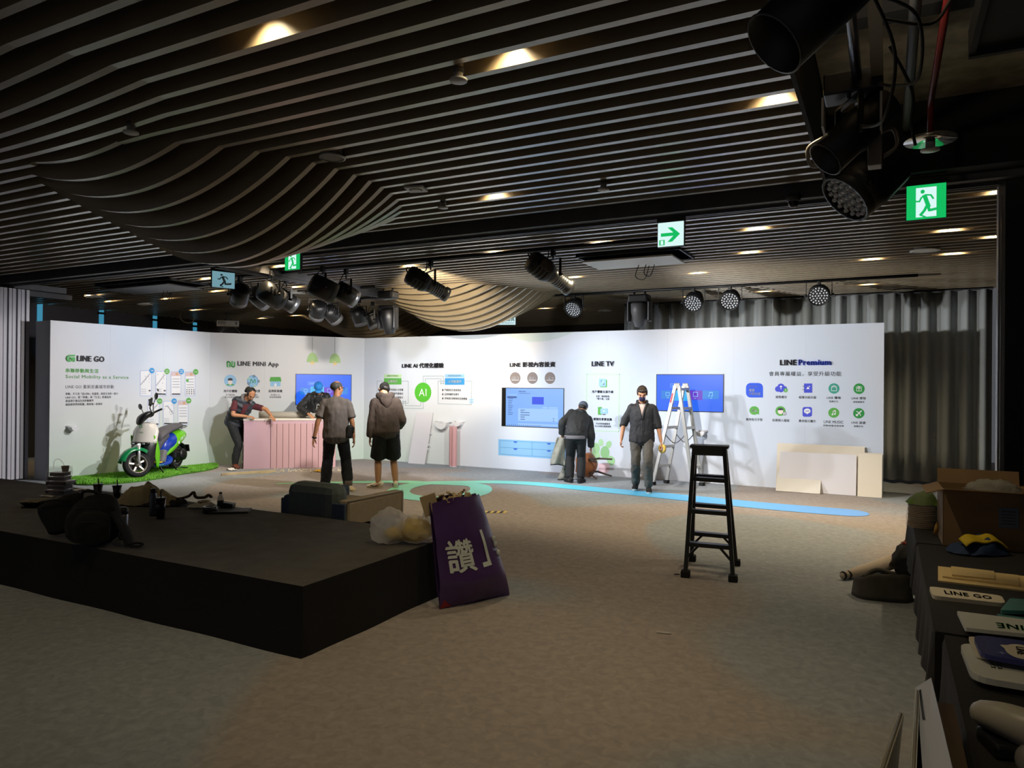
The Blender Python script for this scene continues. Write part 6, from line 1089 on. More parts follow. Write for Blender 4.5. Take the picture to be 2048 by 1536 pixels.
# overturned lounge chair
p = PZ(1172, 957); t = thing('lounge_chair', 'overturned brown plywood chair lying on its side by the printed cactus', 'chair', (p.x, p.y + .1, 0), -.35); WOOD = mat('veneer_brown', '#9a5c34', .45, noise=(5, .2)); LEGW = mat('leg_dark', '#4b3a33', .5)
b = MB(TR((0, 0, .245), (0, 0, 0))); b.grid(lambda u, w: Vector((-.02 + .16 * (2 * u - 1) ** 2 * 0 + .18 * (1 - (2 * w - 1) ** 2) - .10 * (2 * u - 1) ** 2, (2 * w - 1) * .02 + .05 * math.sin(PI * u), 0)) if False else Vector((.14 - .26 * ((1.15 * (2 * u - 1)) ** 2) * .5 - .10 * (2 * w - 1) ** 2 + .0, (2 * u - 1) * .30 * math.sqrt(max(.02, 1 - .55 * (2 * w - 1) ** 2)), (2 * w - 1) * .235 * math.sqrt(max(.05, 1 - .7 * (2 * u - 1) ** 2)))), 17, 13); o = b.build('shell', WOOD, t); o.modifiers.new('s', 'SOLIDIFY').thickness = .014
for a, c in (((.10, -.10, .36), (.34, -.16, .33)), ((.08, -.06, .10), (.33, -.14, .03)), ((.10, .15, .36), (.36, .26, .36)), ((.08, .15, .12), (.36, .25, .05))): MB().tube([a, c], [.02, .014], 10).build('leg', LEGW, t)
MB().bar((.13, -.1, .36), (.13, .15, .36), .03, .03).bar((.12, -.06, .12), (.12, .15, .12), .03, .03).build('frame_rail', LEGW, t)
FELT = mat('felt_grey', '#8f8d83', .95, noise=(18, .15), bump=(50, .3))
def felt(name, label, pts, w0, w1, loc, rz, th=.05):
    """hanging folded cloth: centre line pts, half widths"""
    t = thing(name, label, 'cloth', loc, rz); n = len(pts); b = MB()
    def f(u, w): k = w * (n - 1); i = min(int(k), n - 2); q = Vector(pts[i]).lerp(Vector(pts[i + 1]), k - i); hw = w0 + (w1 - w0) * w; return q + Vector(((2 * u - 1) * hw, th * math.sin(u * 7 + w * 3) * (.3 + .7 * w), .012 * math.sin(u * 5)))
    b.grid(f, 15, 14); o = b.build('sheet', FELT, t); o.modifiers.new('s', 'SOLIDIFY').thickness = .012
    b = MB(); e = [f(i / 14, 1) for i in range(15)]; b.tube([q + Vector((0, -.01, 0)) for q in e], .009, 6); b.build('dark_edge', BLK, t)
hw_ = BEND.t.matrix_basis; bpy.context.view_layer.update(); g = BEND.t.matrix_world @ (BEND.wrL + BEND.dl * .08)
felt('felt_sheet', 'folded grey felt sheet held in the bent worker\'s hand', [(0, 0, .03), (-.03, 0, -.15), (-.05, 0, -.30), (-.06, 0, -.46)], .085, .13, (g.x, g.y - .03, g.z), yaw)
felt('felt_sheet', 'long grey felt sheet hanging beside the bent worker\'s leg', [(.10, .0, .0), (.06, .02, -.25), (-.0, 0, -.5), (-.06, -.02, -.68)], .06, .12, (g.x + .05, g.y + .14, g.z - .06), yaw, .03)
def torus(name, label, cat, R_, r, m, M, group=None):
    b = MB(); b.tube([(R_ * math.cos(2 * PI * i / 24), R_ * math.sin(2 * PI * i / 24), 0) for i in range(24)], r, 8, closed=True); o = b.build(name, m); o.matrix_world = M; tag(o, label, cat, group); return o
q = WALK.t.matrix_world @ (WALK.wrL + WALK.dl * .115); o = MB().lathe([(.048, -.02), (.072, -.02), (.072, .02), (.048, .02), (.048, -.02)], 24, cap=False).build('tape_roll', mat('tape_yellow', '#e0bd52', .4)); o.matrix_world = Matrix.Translation(q) @ Matrix.Rotation(yaw + .5, 4, 'Z') @ Matrix.Rotation(PI / 2, 4, 'Y'); tag(o, 'yellow tape roll held in the masked man\'s hand', 'tape')
# hazard tape and bits on the carpet
a, c = PZ(968, 1024.5), PZ(1013, 1024.5); t = thing('hazard_tape', 'short strip of black and yellow hazard tape on the carpet', 'tape', a); d = (c - a); n = Vector((-d.y, d.x, 0)).normalized() * .06
YT = mat('hazard_yellow', '#e3c526', .5)
for i in range(7):
    f0, f1 = i / 7, (i + 1) / 7; sk_ = d * .06; b = MB(); b.add([d * f0 + n + sk_, d * f1 + n + sk_, d * f1 - n - sk_, d * f0 - n - sk_], [(3, 2, 1, 0)]); b.v = [(x, y, .004) for x, y, z in b.v]; b.build('stripe', YT if i % 2 == 0 else BLK, t)
p = PZ(1328, 1267.5); o = MB(TR((0, 0, .006), (0, 0, .2))).tube([(-.05, 0, 0), (.035, 0, 0), (.05, 0, 0)], [.006, .006, .003], 8).build('pen', mat('pen_white', '#c9c6c0', .4)); o.location = p; tag(o, 'small white pen lying alone on the foreground carpet', 'pen')
p = PZ(1354, 1149); o = MB().box((0, 0, .003), (.05, .02, .006), (0, 0, .6)).build('debris_chip', BLK); o.location = p; tag(o, 'dark chip on the carpet left of the step ladder', 'debris')
# ------------------------------------------------------------------ things on the stage
def S_(u, v): return PZ(u, v, SZ + .004)
ZT = Vector((0, 0, 1)); BAGM = mat('bag_black', '#131314', .85, noise=(14, .2), bump=(40, .3))
p = S_(150, 1098); t = thing('backpack', 'bulky black backpack at the front edge of the stage', 'backpack', p + Vector((-.04, .16, .006)), yaw + .1)
b = MB(); loft(b, [((0, 0, .05), .19, .11), ((0, .02, .15), .205, .135), ((-.01, .03, .25), .19, .13), ((-.03, .04, .31), .15, .10)], (1, 0, 0), 18, 4, .5); loft(b, [((.05, -.11, .05), .13, .05), ((.05, -.12, .16), .14, .06), ((.05, -.10, .23), .11, .05)], (1, 0, 0), 14, 3); fuse(b, 'body', BAGM, t, .012, 3, (.012, 9))
b = MB(); b.tube(catmull([(-.1, .03, .35), (-.07, .0, .40), (.01, .0, .40), (.05, .03, .36)], 5), .012, 8); b.build('handle', BAGM, t)
b = MB(); b.grid(lambda u, w: Vector((.19 + .13 * w + .02 * math.sin(3 * w), -.08 - .05 * w, .26 - .255 * w ** .8)) + Vector((.012, .045, 0)) * (2 * u - 1), 4, 14); o = b.build('strap', BAGM, t); o.modifiers.new('s', 'SOLIDIFY').thickness = .012
b = MB(); b.tube(catmull([(.31, -.13, .012), (.37, -.14, .03), (.42, -.13, .02), (.40, -.15, .008), (.33, -.14, .008)], 6), .009, 6); b.build('strap_end', BAGM, t)
b = MB(); b.bar((-.09, -.09, .29), (.07, -.09, .29), .006, .006); b.build('zip', CHAR, t); MB().bar((-.02, -.178, .20), (.12, -.178, .20), .006, .006).build('zip', CHAR, t)
tp = p + Vector((.06, .25, 0)); t2 = thing('tumbler', 'steel tumbler standing against the black backpack', 'tumbler', S_(246, 1078)); MB().lathe([(.0, 0), (.03, .0), (.034, .02), (.036, .19), (.03, .2)], 18).build('body', mat('tumbler_steel', '#8d8f90', .3, .8), t2); MB().lathe([(.033, .2), (.037, .205), (.037, .24), (.02, .255), (0, .255)], 18).build('lid', BK_ if 'BK_' in globals() else MB_, t2)
p = S_(104, 1080); t = thing('laptop_bag', 'flat black bag slumped against the left of the backpack', 'bag', p + Vector((-.05, .16, .008)), yaw + .15); b = MB(); loft(b, [((0, 0, .05), .15, .07), ((-.03, .02, .14), .17, .07), ((-.08, .03, .24), .18, .055), ((-.10, .04, .285), .16, .03)], (1, 0, 0), 16, 4, .4); fuse(b, 'body', BAGM, t, .012, 3, (.008, 10)); b = MB(); b.tube(catmull([(-.2, -.03, .27), (-.1, -.05, .29), (.02, -.04, .28)], 5), .008, 6); b.build('flap_edge', BAGM, t)
CLEAR = film_mat('clear_film', '#eadfe4', .8, .5); CUPB = mat('cup_dark', '#1b1c1f', .35); TRAY = mat('tray_black', '#141316', .4)
# takeaway bag with stacked lunch boxes
p = S_(120, 988); t = thing('takeaway_bag', 'clear plastic bag of stacked black lunch boxes with a drink on top', 'takeaway', p, .4)
for i in range(5):
    z = .03 + i * .048; s = (.22, .20, .24, .19, .17)[i]; o = MB().box((.01 * ((i * 7) % 3 - 1), 0, z), (s, s * .72, .034), bev=.01).build('lunch_box', TRAY, t); MB().box((.01 * ((i * 7) % 3 - 1), 0, z + .021), (s + .008, s * .74, .008), bev=.003).build('lid', mat('lid_clear', '#8b7a80', .2), o)
MB().lathe([(0, .25), (.03, .25), (.04, .31), (.042, .315), (0, .315)], 16, TR((.06, 0, 0))).build('paper_cup', mat('cup_kraft', '#8d7550', .6), t)
b = MB(); b.grid(lambda u, w: Vector(((.135 + .015 * math.sin(9 * u * 2 * PI / 3 + w * 5) - .06 * max(0, w - .75) * 4 * .5) * math.cos(2 * PI * u), (.11 + .012 * math.sin(7 * u * 2 + w * 6)) * math.sin(2 * PI * u), .005 + .30 * w)), 28, 9, closed_u=True); b.tube(catmull([(-.08, 0, .29), (-.07, 0, .37), (-.02, 0, .39), (.03, 0, .35), (.05, 0, .3)], 5), .006, 5); b.build('plastic_film', CLEAR, t)
p = S_(72, 1012); t = thing('lunch_box', 'open black lunch box with crumpled wrapping on the stage at left', 'lunch box', p, .75); MB().lathe([(0, 0), (.085, 0), (.125, .045), (.13, .045), (.13, .05), (.115, .048), (.08, .01), (0, .01)], 24, TR((0, 0, 0), s=(1.15, .85, 1))).build('tray', TRAY, t); b = MB(); b.grid(lambda u, w: Vector(((u - .5) * .24, (w - .5) * .17, .055 + .025 * mnoise.noise(Vector((u * 4, w * 4, 2))))), 10, 8); b.build('wrapping', mat('wrap_tan', '#6e6652', .5), t); o = MB(TR((.05, -.03, .07))).bar((-.14, .0, 0), (.1, .03, .01), .012, .006).build('chopstick', mat('chopstick_white', '#bdb8ae', .5), t)
for i, (u, v, w, d, m, lab, rz) in enumerate(((96, 993, .14, .05, 'paper_white', 'small white wrapper left of the takeaway bag', .4), (122, 1003, .13, .03, 'paper_white', 'white chopstick sleeve lying before the takeaway bag', 1.0), (148, 981, .14, .09, 'paper_white', 'left of two flat white paper sheets behind the backpack', .5), (164, 979, .14, .08, 'paper_white', 'right of two flat white paper sheets behind the backpack', .3), (98, 1010, .06, .05, 'paper_white', 'crumpled tissue at the right of the open lunch box', .0))):
    b = MB(); b.grid(lambda a, c: Vector(((a - .5) * w, (c - .5) * d, .004 + .014 * abs(mnoise.noise(Vector((a * 3 + i, c * 3, i)))))), 6, 5); o = b.build('paper_sheet', MATS[m]); o.location = S_(u, v); o.rotation_euler = (0, 0, rz); tag(o, lab, 'paper'); o.modifiers.new('s', 'SOLIDIFY').thickness = .003
def cup(u, v, h, r0, r1, lab, body, straw=True, lid=True):
    t = thing('drink_cup', lab, 'cup', S_(u, v), group='takeaway drinks on the stage'); MB().lathe([(0, 0), (r0, 0), (r1, h), (r1 - .003, h)], 20).build('cup_body', body, t)
    if lid: MB().lathe([(r1 + .003, h - .004), (r1 + .004, h + .006), (r1 * .8, h + .01), (0, h + .01)], 20).build('lid', CUPB, t)
    if straw: MB().tube([(.008, 0, h * .9), (.0, .0, h + .07)], .006, 8).build('straw', CUPB, t)
cup(196, 993, .13, .032, .048, 'left dark cup with a straw standing behind the backpack', CUPB); cup(234, 996, .13, .03, .045, 'dark cup with a straw half hidden by the olive jacket', CUPB); cup(321, 1037, .185, .034, .044, 'tall dark iced drink standing beside the grey flask', mat('cup_cola', '#1a1416', .12))
t = thing('flask', 'slim grey steel flask with a black cap by the olive jacket', 'flask', S_(306, 1031)); MB().lathe([(0, 0), (.031, 0), (.033, .02), (.033, .19), (.022, .215), (.02, .22)], 18).build('body', mat('flask_grey', '#5b6066', .35, .6), t); MB().lathe([(.024, .22), (.026, .225), (.026, .255), (0, .257)], 16).build('cap', CUPB, t); b = MB(); b.tube(catmull([(.026, 0, .25), (.05, 0, .245), (.052, 0, .225), (.03, 0, .215)], 5), .004, 6); b.build('carry_loop', CUPB, t)
# crumpled olive jacket
p = S_(290, 1012); t = thing('jacket', 'crumpled olive jacket with dark lining heaped on the stage', 'jacket', p + Vector((-.02, .1, 0)), yaw)
def heap(cx, cy, sx, sy, h, sd, fr=6):
    def f(u, w):
        a = 2 * PI * u; r = w; n = mnoise.noise(Vector((math.cos(a) * 1.6 + sd, math.sin(a) * 1.6, w * 2))); x = cx + sx * r * math.cos(a) * (1 + .25 * n); y = cy + sy * r * math.sin(a) * (1 + .25 * n)
        z = h * (1 - r ** 2.6) ** .8 * (1 + .4 * mnoise.noise(Vector((x * 7 + sd, y * 7, sd)))) + .045 * abs(mnoise.noise(Vector((x * 15, y * 15, sd)))) * (1 - .6 * r) + .006; return Vector((x, y, max(z, .006)))
    return f
b = MB(); b.grid(heap(-.10, .04, .25, .18, .175, 1.3), 60, 20, closed_u=True); b.grid(heap(.10, -.0, .2, .14, .11, 4.1), 50, 16, closed_u=True); b.build('cloth', mat('jacket_olive', '#a0936f', .85, noise=(12, .12)), t); b = MB(); b.grid(heap(.02, -.07, .2, .07, .05, 8.2), 26, 8, closed_u=True); b.grid(heap(.27, -.04, .10, .08, .06, 2.2), 24, 8, closed_u=True); b.build('lining', BAGM, t)
o = MB(); o.grid(lambda u, w: Vector(((u - .5) * .16, (w - .5) * .1, .012 + .05 * abs(mnoise.noise(Vector((u * 4, w * 4, 9)))))), 10, 8); o = o.build('plastic_wrap', mat('clear_wrap', '#cfd0cf', .15, alpha=.45)); o.location = S_(336, 1003); tag(o, 'crumpled clear wrap behind the tall iced drink', 'wrap')
p = S_(368, 999); b = MB(); b.tube(catmull([(-.16, -.05, .01), (-.05, -.01, .012), (.04, .02, .03), (.09, .03, .07), (.12, .0, .02), (.2, .02, .012), (.24, .05, .03), (.27, .03, .01)], 6), .014, 6, sx=1.6); o = b.build('strap_belt', mat('strap_brown', '#4b3f30', .8)); o.location = p; o.rotation_euler = (0, 0, yaw + .3); tag(o, 'brown strap left lying at the back edge of the stage', 'strap')
o = MB().lathe([(.04, 0), (.062, 0), (.062, .02), (.04, .02), (.04, 0)], 24, cap=False).build('tape_roll', mat('tape_tan', '#9a855d', .5)); o.location = S_(408, 1005); tag(o, 'flat tan tape roll near the back edge of the stage', 'tape')
o = MB().lathe([(.042, 0), (.066, 0), (.066, .06), (.042, .06), (.042, 0)], 24, cap=False).build('tape_roll', CUPB); o.location = S_(420, 1025); tag(o, 'thick black tape roll in front of the white pouch', 'tape')
b = MB(); b.grid(heap(0, 0, .14, .06, .035, 5.5), 24, 7, closed_u=True); o = b.build('pouch', mat('pouch_white', '#b9b4aa', .6)); o.location = S_(404, 1015); o.rotation_euler = (0, 0, yaw + .3); tag(o, 'white cloth pouch behind the thick black tape roll', 'pouch')
t = thing('water_bottle', 'clear plastic bottle with a dark label and black cap', 'bottle', S_(441, 1016)); MB().lathe([(0, 0), (.03, 0), (.032, .01), (.032, .09), (.028, .115), (.014, .135), (.014, .142)], 18).build('bottle_body', mat('bottle_clear', '#c9cdd0', .1, alpha=.45), t); MB().lathe([(.0325, .02), (.0325, .075)], 18, cap=False).build('label_band', CUPB, t); MB().lathe([(.015, .142), (.016, .144), (.016, .16), (0, .161)], 14).build('cap', CUPB, t)
o = MB().box((0, 0, .03), (.13, .09, .06), (0, .15, .5), bev=.006).build('black_case', CUPB); o.location = S_(455, 1017); tag(o, 'small black case right of the clear bottle', 'case')
t = thing('folder', 'flat black folder at the right end of the stage things', 'folder', S_(462, 1023), yaw + .18); MB().box((0, 0, .006), (.36, .22, .012), bev=.003).build('cover', mat('folder_black', '#232427', .5), t); MB().box((-.005, -.005, .014), (.35, .21, .004)).build('sheet_pack', MATS['paper_white'] if False else mat('folder_grey', '#3b3c40', .5), t); o = MB().box((0, 0, .002), (.1, .05, .004), (0, 0, .4)).build('paper_sheet', MATS['paper_white']); o.location = S_(437, 1021); tag(o, 'little white slip before the clear bottle', 'paper')
# clear bag with yellow film at the stage edge
p = S_(800, 1088); t = thing('plastic_bag', 'translucent plastic bag with yellow film inside at the stage edge', 'plastic bag', p + Vector((0, .06, 0)), yaw)
def blob(cx, cy, cz, rx, ry, rz, sd, amp=.18, fr=2.2):
    def f(u, w):
        a, c = 2 * PI * u, PI * (w - .5); d = Vector((math.cos(c) * math.cos(a), math.cos(c) * math.sin(a), math.sin(c))); n = mnoise.noise(d * fr + Vector((sd, 0, 0))) + .5 * abs(mnoise.noise(d * fr * 2.6 + Vector((0, sd, 0)))); k = 1 + amp * n
        return Vector((cx + rx * d.x * k, cy + ry * d.y * k, max(.004, cz + rz * d.z * k)))
    return f
FILM = film_mat('film_white', '#f6f4f1', .5, .25, (14, 1.0)); b = MB(); b.grid(blob(-.12, 0, .12, .155, .13, .14, 2.1, .15, 2.6), 60, 34, closed_u=True); b.grid(blob(.10, 0, .10, .17, .12, .11, 5.7, .17, 2.8), 60, 32, closed_u=True); b.grid(blob(.19, .02, .20, .05, .05, .09, 8.7, .3), 24, 16, closed_u=True); b.build('film', FILM, t)
b = MB(); b.grid(blob(.09, 0, .10, .13, .09, .085, 3.2, .3, 3), 30, 16, closed_u=True); b.grid(blob(-.06, 0, .07, .10, .08, .05, 6.2, .3, 3), 26, 14, closed_u=True); b.build('yellow_film', mat('film_yellow', '#d8b83c', .3, noise=(9, .3)), t); b = MB(); b.tube(catmull([(.0, -.04, .17), (.02, -.06, .22), (.06, -.06, .215), (.06, -.05, .16)], 6), .009, 6); b.build('bag_handle', FILM, t)
# tall purple rubbish bag leaning on the stage
BL, BR = PZ(879, 1219), PZ(1019, 1191); TL, TR_ = PX(860, 1006, -3.12), PX(953, 982, -3.02); TL.x, TR_.x = TL.x, TR_.x
t = thing('rubbish_bag', 'tall purple printed rubbish bag leaning against the stage corner', 'rubbish bag', (BL + BR) / 2); O = t.location.copy(); PUR = mat('bag_purple', '#4b3268', .32, noise=(3, .15), bump=(5, .35))
e = (BR - BL).normalized(); nrm = Vector((e.y, -e.x, 0))
def bagf(front):
    def f(u, w):
        a = BL.lerp(BR, u); c = TL.lerp(TR_, u); p = a.lerp(c, w); bul = (.17 * min(1, w * 4) ** .8 * (.55 + .45 * (1 - w))) * math.sin(PI * (.04 + .92 * u)) ** .55 * (1 if front else -.22 - .25 * w); d = nrm * bul
        nz = mnoise.noise(Vector((u * 3, w * 6, 1.5 if front else 4))) * .016 * (1 - .5 * w); z = p.z + (.02 * math.sin(u * 5) if w > .98 else 0); q = p + d + nrm * nz; q.z = max(.003, z); return q - O
    return f
b = MB(); b.grid(bagf(True), 30, 30); b.build('front_film', PUR, t); b = MB(); b.grid(bagf(False), 20, 20); b.build('back_film', PUR, t)
ff = bagf(True)
def bagprint(name, s, u0, u1, w0, w1, m, bold):
    vs, fs, _ = text_mb(s, bold); b = MB(); out = [ff(u0 + (u1 - u0) * x, w0 + (w1 - w0) * y) + nrm * .006 for x, y, z in vs]; b.add(out, fs, smooth=False); b.build(name, m, t)
PRT = mat('bag_print', '#c9d3d2', .5); bagprint('printed_character', '讚', .10, .50, .34, .64, PRT, .018); b = MB(); 
def bagquad(u0, w0, u1, w1): b.add([ff(u0, w0) + nrm * .007, ff(u1, w0) + nrm * .007, ff(u1, w1) + nrm * .007, ff(u0, w1) + nrm * .007], [(0, 1, 2, 3)])
for i in range(6): bagquad(.70, .39 + i * .048, .755, .39 + (i + 1) * .048)
for i in range(3): bagquad(.60 + i * .033, .35, .60 + (i + 1) * .033, .39)
bagquad(.70, .35, .755, .39); b.build('printed_bracket', PRT, t)
b = MB(); [b.ball(ff(.965, w) + nrm * .01, (.02, .02, .03), 7) for w in (.42, .5, .55)]; b.build('printed_edge', PRT, t)
b = MB(); q = ff(.02, .02); b.add([ff(.0, 0), ff(.14, .02) + nrm * .004, ff(.05, .09) + nrm * .004], [(0, 1, 2)]); b.build('red_corner', mat('bag_red', '#8e1f28', .4), t)
CAN = mat('scrap_tan', '#b7a37e', .7); rd = random.Random(9)
for i in range(9):
    q = ff(.12 + .075 * i, 1.0) - nrm * rd.uniform(.03, .1) + Vector((0, 0, rd.uniform(-.03, .02))); b = MB(); b.grid(lambda u, w: Vector(((u - .5) * .09, (w - .5) * .06, .03 * mnoise.noise(Vector((u * 3, w * 3, i))))), 6, 5); o = b.build('paper_scrap', CAN, t); o.location = q; o.rotation_euler = (rd.uniform(-1, 1), rd.uniform(-1, 1), rd.uniform(0, 3)); o.modifiers.new('s', 'SOLIDIFY').thickness = .004
b = MB(); q = ff(.05, 1.0) - nrm * .08; b.box(q + Vector((0, 0, -.03)), (.12, .05, .16), (.0, -.3, .5)); b.build('wood_offcut', CAN, t)
# ------------------------------------------------------------------ tables on the right and what lies on them
CLO = mat('table_cloth_black', '#1b1918', .92, noise=(7, .15), bump=(60, .15)); TZ = .74
def table(x0, x1, y0, y1, label, hem):
    t = thing('trestle_table', label, 'table', ((x0 + x1) / 2, (y0 + y1) / 2, 0), group='black-clothed tables'); w, d = (x1 - x0) / 2, (y1 - y0) / 2
    MB().span((-w, -d, TZ - .035), (w, d, TZ - .006)).build('table_top', MG, t)
    for s in (1, -1):
        for r in (1, -1): MB().tube([(s * (w - .06), r * (d - .12), 0), (s * (w - .06), r * (d - .12), TZ - .035)], .015, 8).build('leg', MG, t)
    pts = [(-w, -d + 2 * d * i / 40) for i in range(41)] + [(-w + 2 * w * i / 16, d) for i in range(1, 17)] + [(w, d - 2 * d * i / 40) for i in range(1, 41)] + [(w - 2 * w * i / 16, -d) for i in range(1, 16)]; m = len(pts); vs = []
    for j, z in enumerate((TZ, TZ - .02, (TZ + hem) / 2, hem)):
        for i, (x, y) in enumerate(pts):
            o = .004 + (.02 * j / 3 + .012 * math.sin(i * .9) * max(0, j - 1) / 2); nx = -1 if x <= -w + 1e-6 else (1 if x >= w - 1e-6 else 0); ny = -1 if y <= -d + 1e-6 else (1 if y >= d - 1e-6 else 0)
            if nx > 0: o = min(o, .004)
            if ny: o *= .15
            vs.append((x + nx * o, y + ny * o, z + (.04 * math.sin(i * .23) if j == 3 else 0)))
    b = MB(); b.add(vs, [(j * m + i, (j + 1) * m + i, (j + 1) * m + (i + 1) % m, j * m + (i + 1) % m) for j in range(3) for i in range(m)] + [tuple(range(m))[::-1]], smooth=False); b.build('cloth', CLO, t); return t
table(.205, .93, 1.45, 3.27, 'black-clothed table nearest the camera at the lower right', .38); table(.175, .93, 3.30, 5.12, 'black-clothed table under the white signs', .43); table(.17, .93, 5.15, 6.78, 'black-clothed table under the cardboard box', .43)
def flat(name, label, cat, pix, m, z0, th, rad=.0, group=None, text=None):
    """flat board from its four top corners in order (measured), standing at z0"""
    P = [PZ(u, v, z0 + th) for u, v in pix]; c = sum(P, Vector()) / 4; c.z = z0; t = thing(name, label, cat, c, group=group); Q = [Vector((p.x - c.x, p.y - c.y)) for p in P]
    a = sum(Q[i].x * Q[(i + 1) % 4].y - Q[(i + 1) % 4].x * Q[i].y for i in range(4)); R = Q if a > 0 else Q[::-1]; pts = []
    for i in range(4):
        if rad:
            p0, p1, p2 = R[i - 1], R[i], R[(i + 1) % 4]; a1 = p1 + (p0 - p1).normalized() * rad; a2 = p1 + (p2 - p1).normalized() * rad
            for k in range(5): s = k / 4; q = a1 * (1 - s) ** 2 + p1 * 2 * s * (1 - s) + a2 * s * s; pts.append((q.x, q.y))
        else: pts.append((R[i].x, R[i].y))
    MB().prism(pts, 0, th).build('board', m, t); return t, [Vector((q.x, q.y, th)) for q in Q]
def flat_text(t, Q, s, x0, x1, y0, y1, m, bold=.02, flip=False, rot=False, name='lettering'):
    """Q corners: far left, far right, near right, near left"""
    vs, fs, _ = text_mb(s, bold); b = MB(); out = []
    for x, y, z in vs:
        if rot: x, y = y, 1 - x
        if flip: x, y = 1 - x, 1 - y
        X, Y = x0 + (x1 - x0) * x, y0 + (y1 - y0) * y; p = Q[3].lerp(Q[2], X).lerp(Q[0].lerp(Q[1], X), Y); out.append((p.x, p.y, p.z + .0015))
    b.add(out, fs, smooth=False); return b.build(name, m, t)
CRM = mat('board_yellow_cream', '#d9c08a', .6); SGN = mat('sign_board_white', '#d3cab6', .5); SGW = mat('sign_board_cool', '#c9cbc6', .5)
flat('foam_sheet', 'large cream sheet at the bottom of the layered cream sheets', 'board', [(1876, 1132), (2075, 1155), (2080, 1184), (1876, 1161)], CRM, TZ, .008)
flat('foam_sheet', 'middle cream strip lying on the large cream sheet', 'board', [(1884, 1133), (2036, 1150), (2039, 1170), (1885, 1152)], CRM, TZ + .009, .008); flat('foam_sheet', 'smallest cream strip on top of the layered cream sheets', 'board', [(1902, 1132), (1988, 1142), (1990, 1157), (1904, 1149)], CRM, TZ + .018, .008)
t, Q = flat('name_sign', 'cream sign with black lettering beside the cream sheets', 'sign', [(1858, 1172), (2003, 1191), (2012, 1207), (1866, 1191)], SGN, TZ, .018, .03); flat_text(t, Q, 'LINE GO', .19, .84, .30, .72, mat('sign_black', '#14130f', .5), .035)
TEA = mat('sign_teal', '#4f8584', .45)
for i, pix in enumerate(([(1993, 1212), (2070, 1218), (2070, 1232), (2005, 1229)], [(1992, 1221), (2070, 1232), (2070, 1244), (2012, 1238)])): flat('teal_cutout', ('upper teal cut-out board at the right frame edge', 'lower teal cut-out board at the right frame edge')[i], 'board', [(u, v + 6) for u, v in pix] if i else [(2020, 1196), (2075, 1200), (2075, 1222), (2000, 1220)], TEA, TZ + .02 * (1 - i), .016, .015)
# stacked white signs
for i in range(5):
    o = i * 2.2; t, Q = flat('stacked_sign', ('lowest white sign of the stack with upside-down letters', 'second white sign from the bottom of the stack', 'middle white sign of the stack', 'fourth white sign from the bottom of the stack', 'topmost white sign of the stack, upside-down green letters')[i], 'sign', [(1914 + o * .1, 1222), (2085, 1243), (2092, 1272), (1930 + (i * 5 % 3), 1255)], SGW, TZ + .017 * i, .014, .004, 'stack of white signs')
flat_text(t, Q, 'LINE', .42, .86, .18, .52, mat('sign_letter_green', '#3f7a3b', .5), .04, flip=True)
for i in range(2): t, Q = flat('rounded_board', ('lower white rounded panel on the nearest table', 'upper white rounded panel with a faint green mark')[i], 'board', [(1918, 1284), (2100, 1306), (2105, 1378), (1944 + i * 3, 1352)], SGW, TZ + .022 * i, .02, .06, 'white rounded panels')
flat_text(t, Q, '日日', .28, .42, .30, .52, mat('faint_green', '#8aa383', .6), .02, name='printed_mark')
flat('backing_sheet', 'thin white backing sheet under the blue sign', 'board', [(1936, 1272), (2080, 1290), (2085, 1326), (1954, 1310)], SGN, TZ + .046, .012, .02)
t, Q = flat('blue_sign', 'dark blue sign with a white speech bubble', 'sign', [(1945, 1268), (2085, 1286), (2090, 1330), (1962, 1308)], mat('sign_navy', '#2b3272', .4), TZ + .062, .016, .05)
b = MB(); bq = lambda x, y: Q[3].lerp(Q[2], x).lerp(Q[0].lerp(Q[1], x), y); pts = [bq(.66 + .24 * math.cos(2 * PI * i / 24), .42 + .34 * math.sin(2 * PI * i / 24)) + Vector((0, 0, .001)) for i in range(24)]; b.add(pts, [tuple(range(24))]); b.add([bq(.36, .60) + Vector((0, 0, .0014)), bq(.50, .25) + Vector((0, 0, .0014)), bq(.54, .66) + Vector((0, 0, .0014))], [(0, 1, 2)]); b.build('speech_bubble', SGN, t); flat_text(t, [q + Vector((0, 0, .001)) for q in Q], 'LINE', .60, .72, .26, .62, mat('bubble_ink', '#1c1b2a', .5), .03, rot=True)
b = MB(); q = bq(.36, .22) + Vector((0, 0, .001)); b.add([q + Vector((.018 * math.cos(PI * i / 4) * (1 if i % 2 == 0 else .3), .018 * math.sin(PI * i / 4) * (1 if i % 2 == 0 else .3), 0)) for i in range(8)], [tuple(range(8))]); b.build('sparkle_print', mat('sparkle_pale', '#7f86b0', .5), t)
# cardboard box
KR = mat('kraft_board', '#8f7350', .75, noise=(5, .12)); p = PZ(1884, 1092, TZ); t = thing('cardboard_box', 'open cardboard box with bubble wrap sticking out on the far table', 'box', (p.x + .225, p.y + .22, TZ), .02); w, d, h = .225, .2, .345
for a, c in (((-w, -d, 0), (w, -d + .006, h)), ((-w, d - .006, 0), (w, d, h)), ((-w, -d, 0), (-w + .006, d, h)), ((w - .006, -d, 0), (w, d, h)), ((-w, -d, 0), (w, d, .006))): MB().span(a, c).build('panel', KR, t)
b = MB(); b.bar((-w - .09, 0, h - .03), (-w, 0, h), 2 * d, .006); o = b.build('flap', KR, t); b = MB(); b.bar((w + .1, 0, h - .0), (w, 0, h), 2 * d, .006); b.build('flap', KR, t); b = MB(); b.bar((0, -d - .09, h + .015), (0, -d, h), 2 * w, .006); b.build('flap', KR, t); b = MB(); b.bar((0, d + .03, h + .09), (0, d, h), 2 * w, .006); b.build('flap', KR, t)
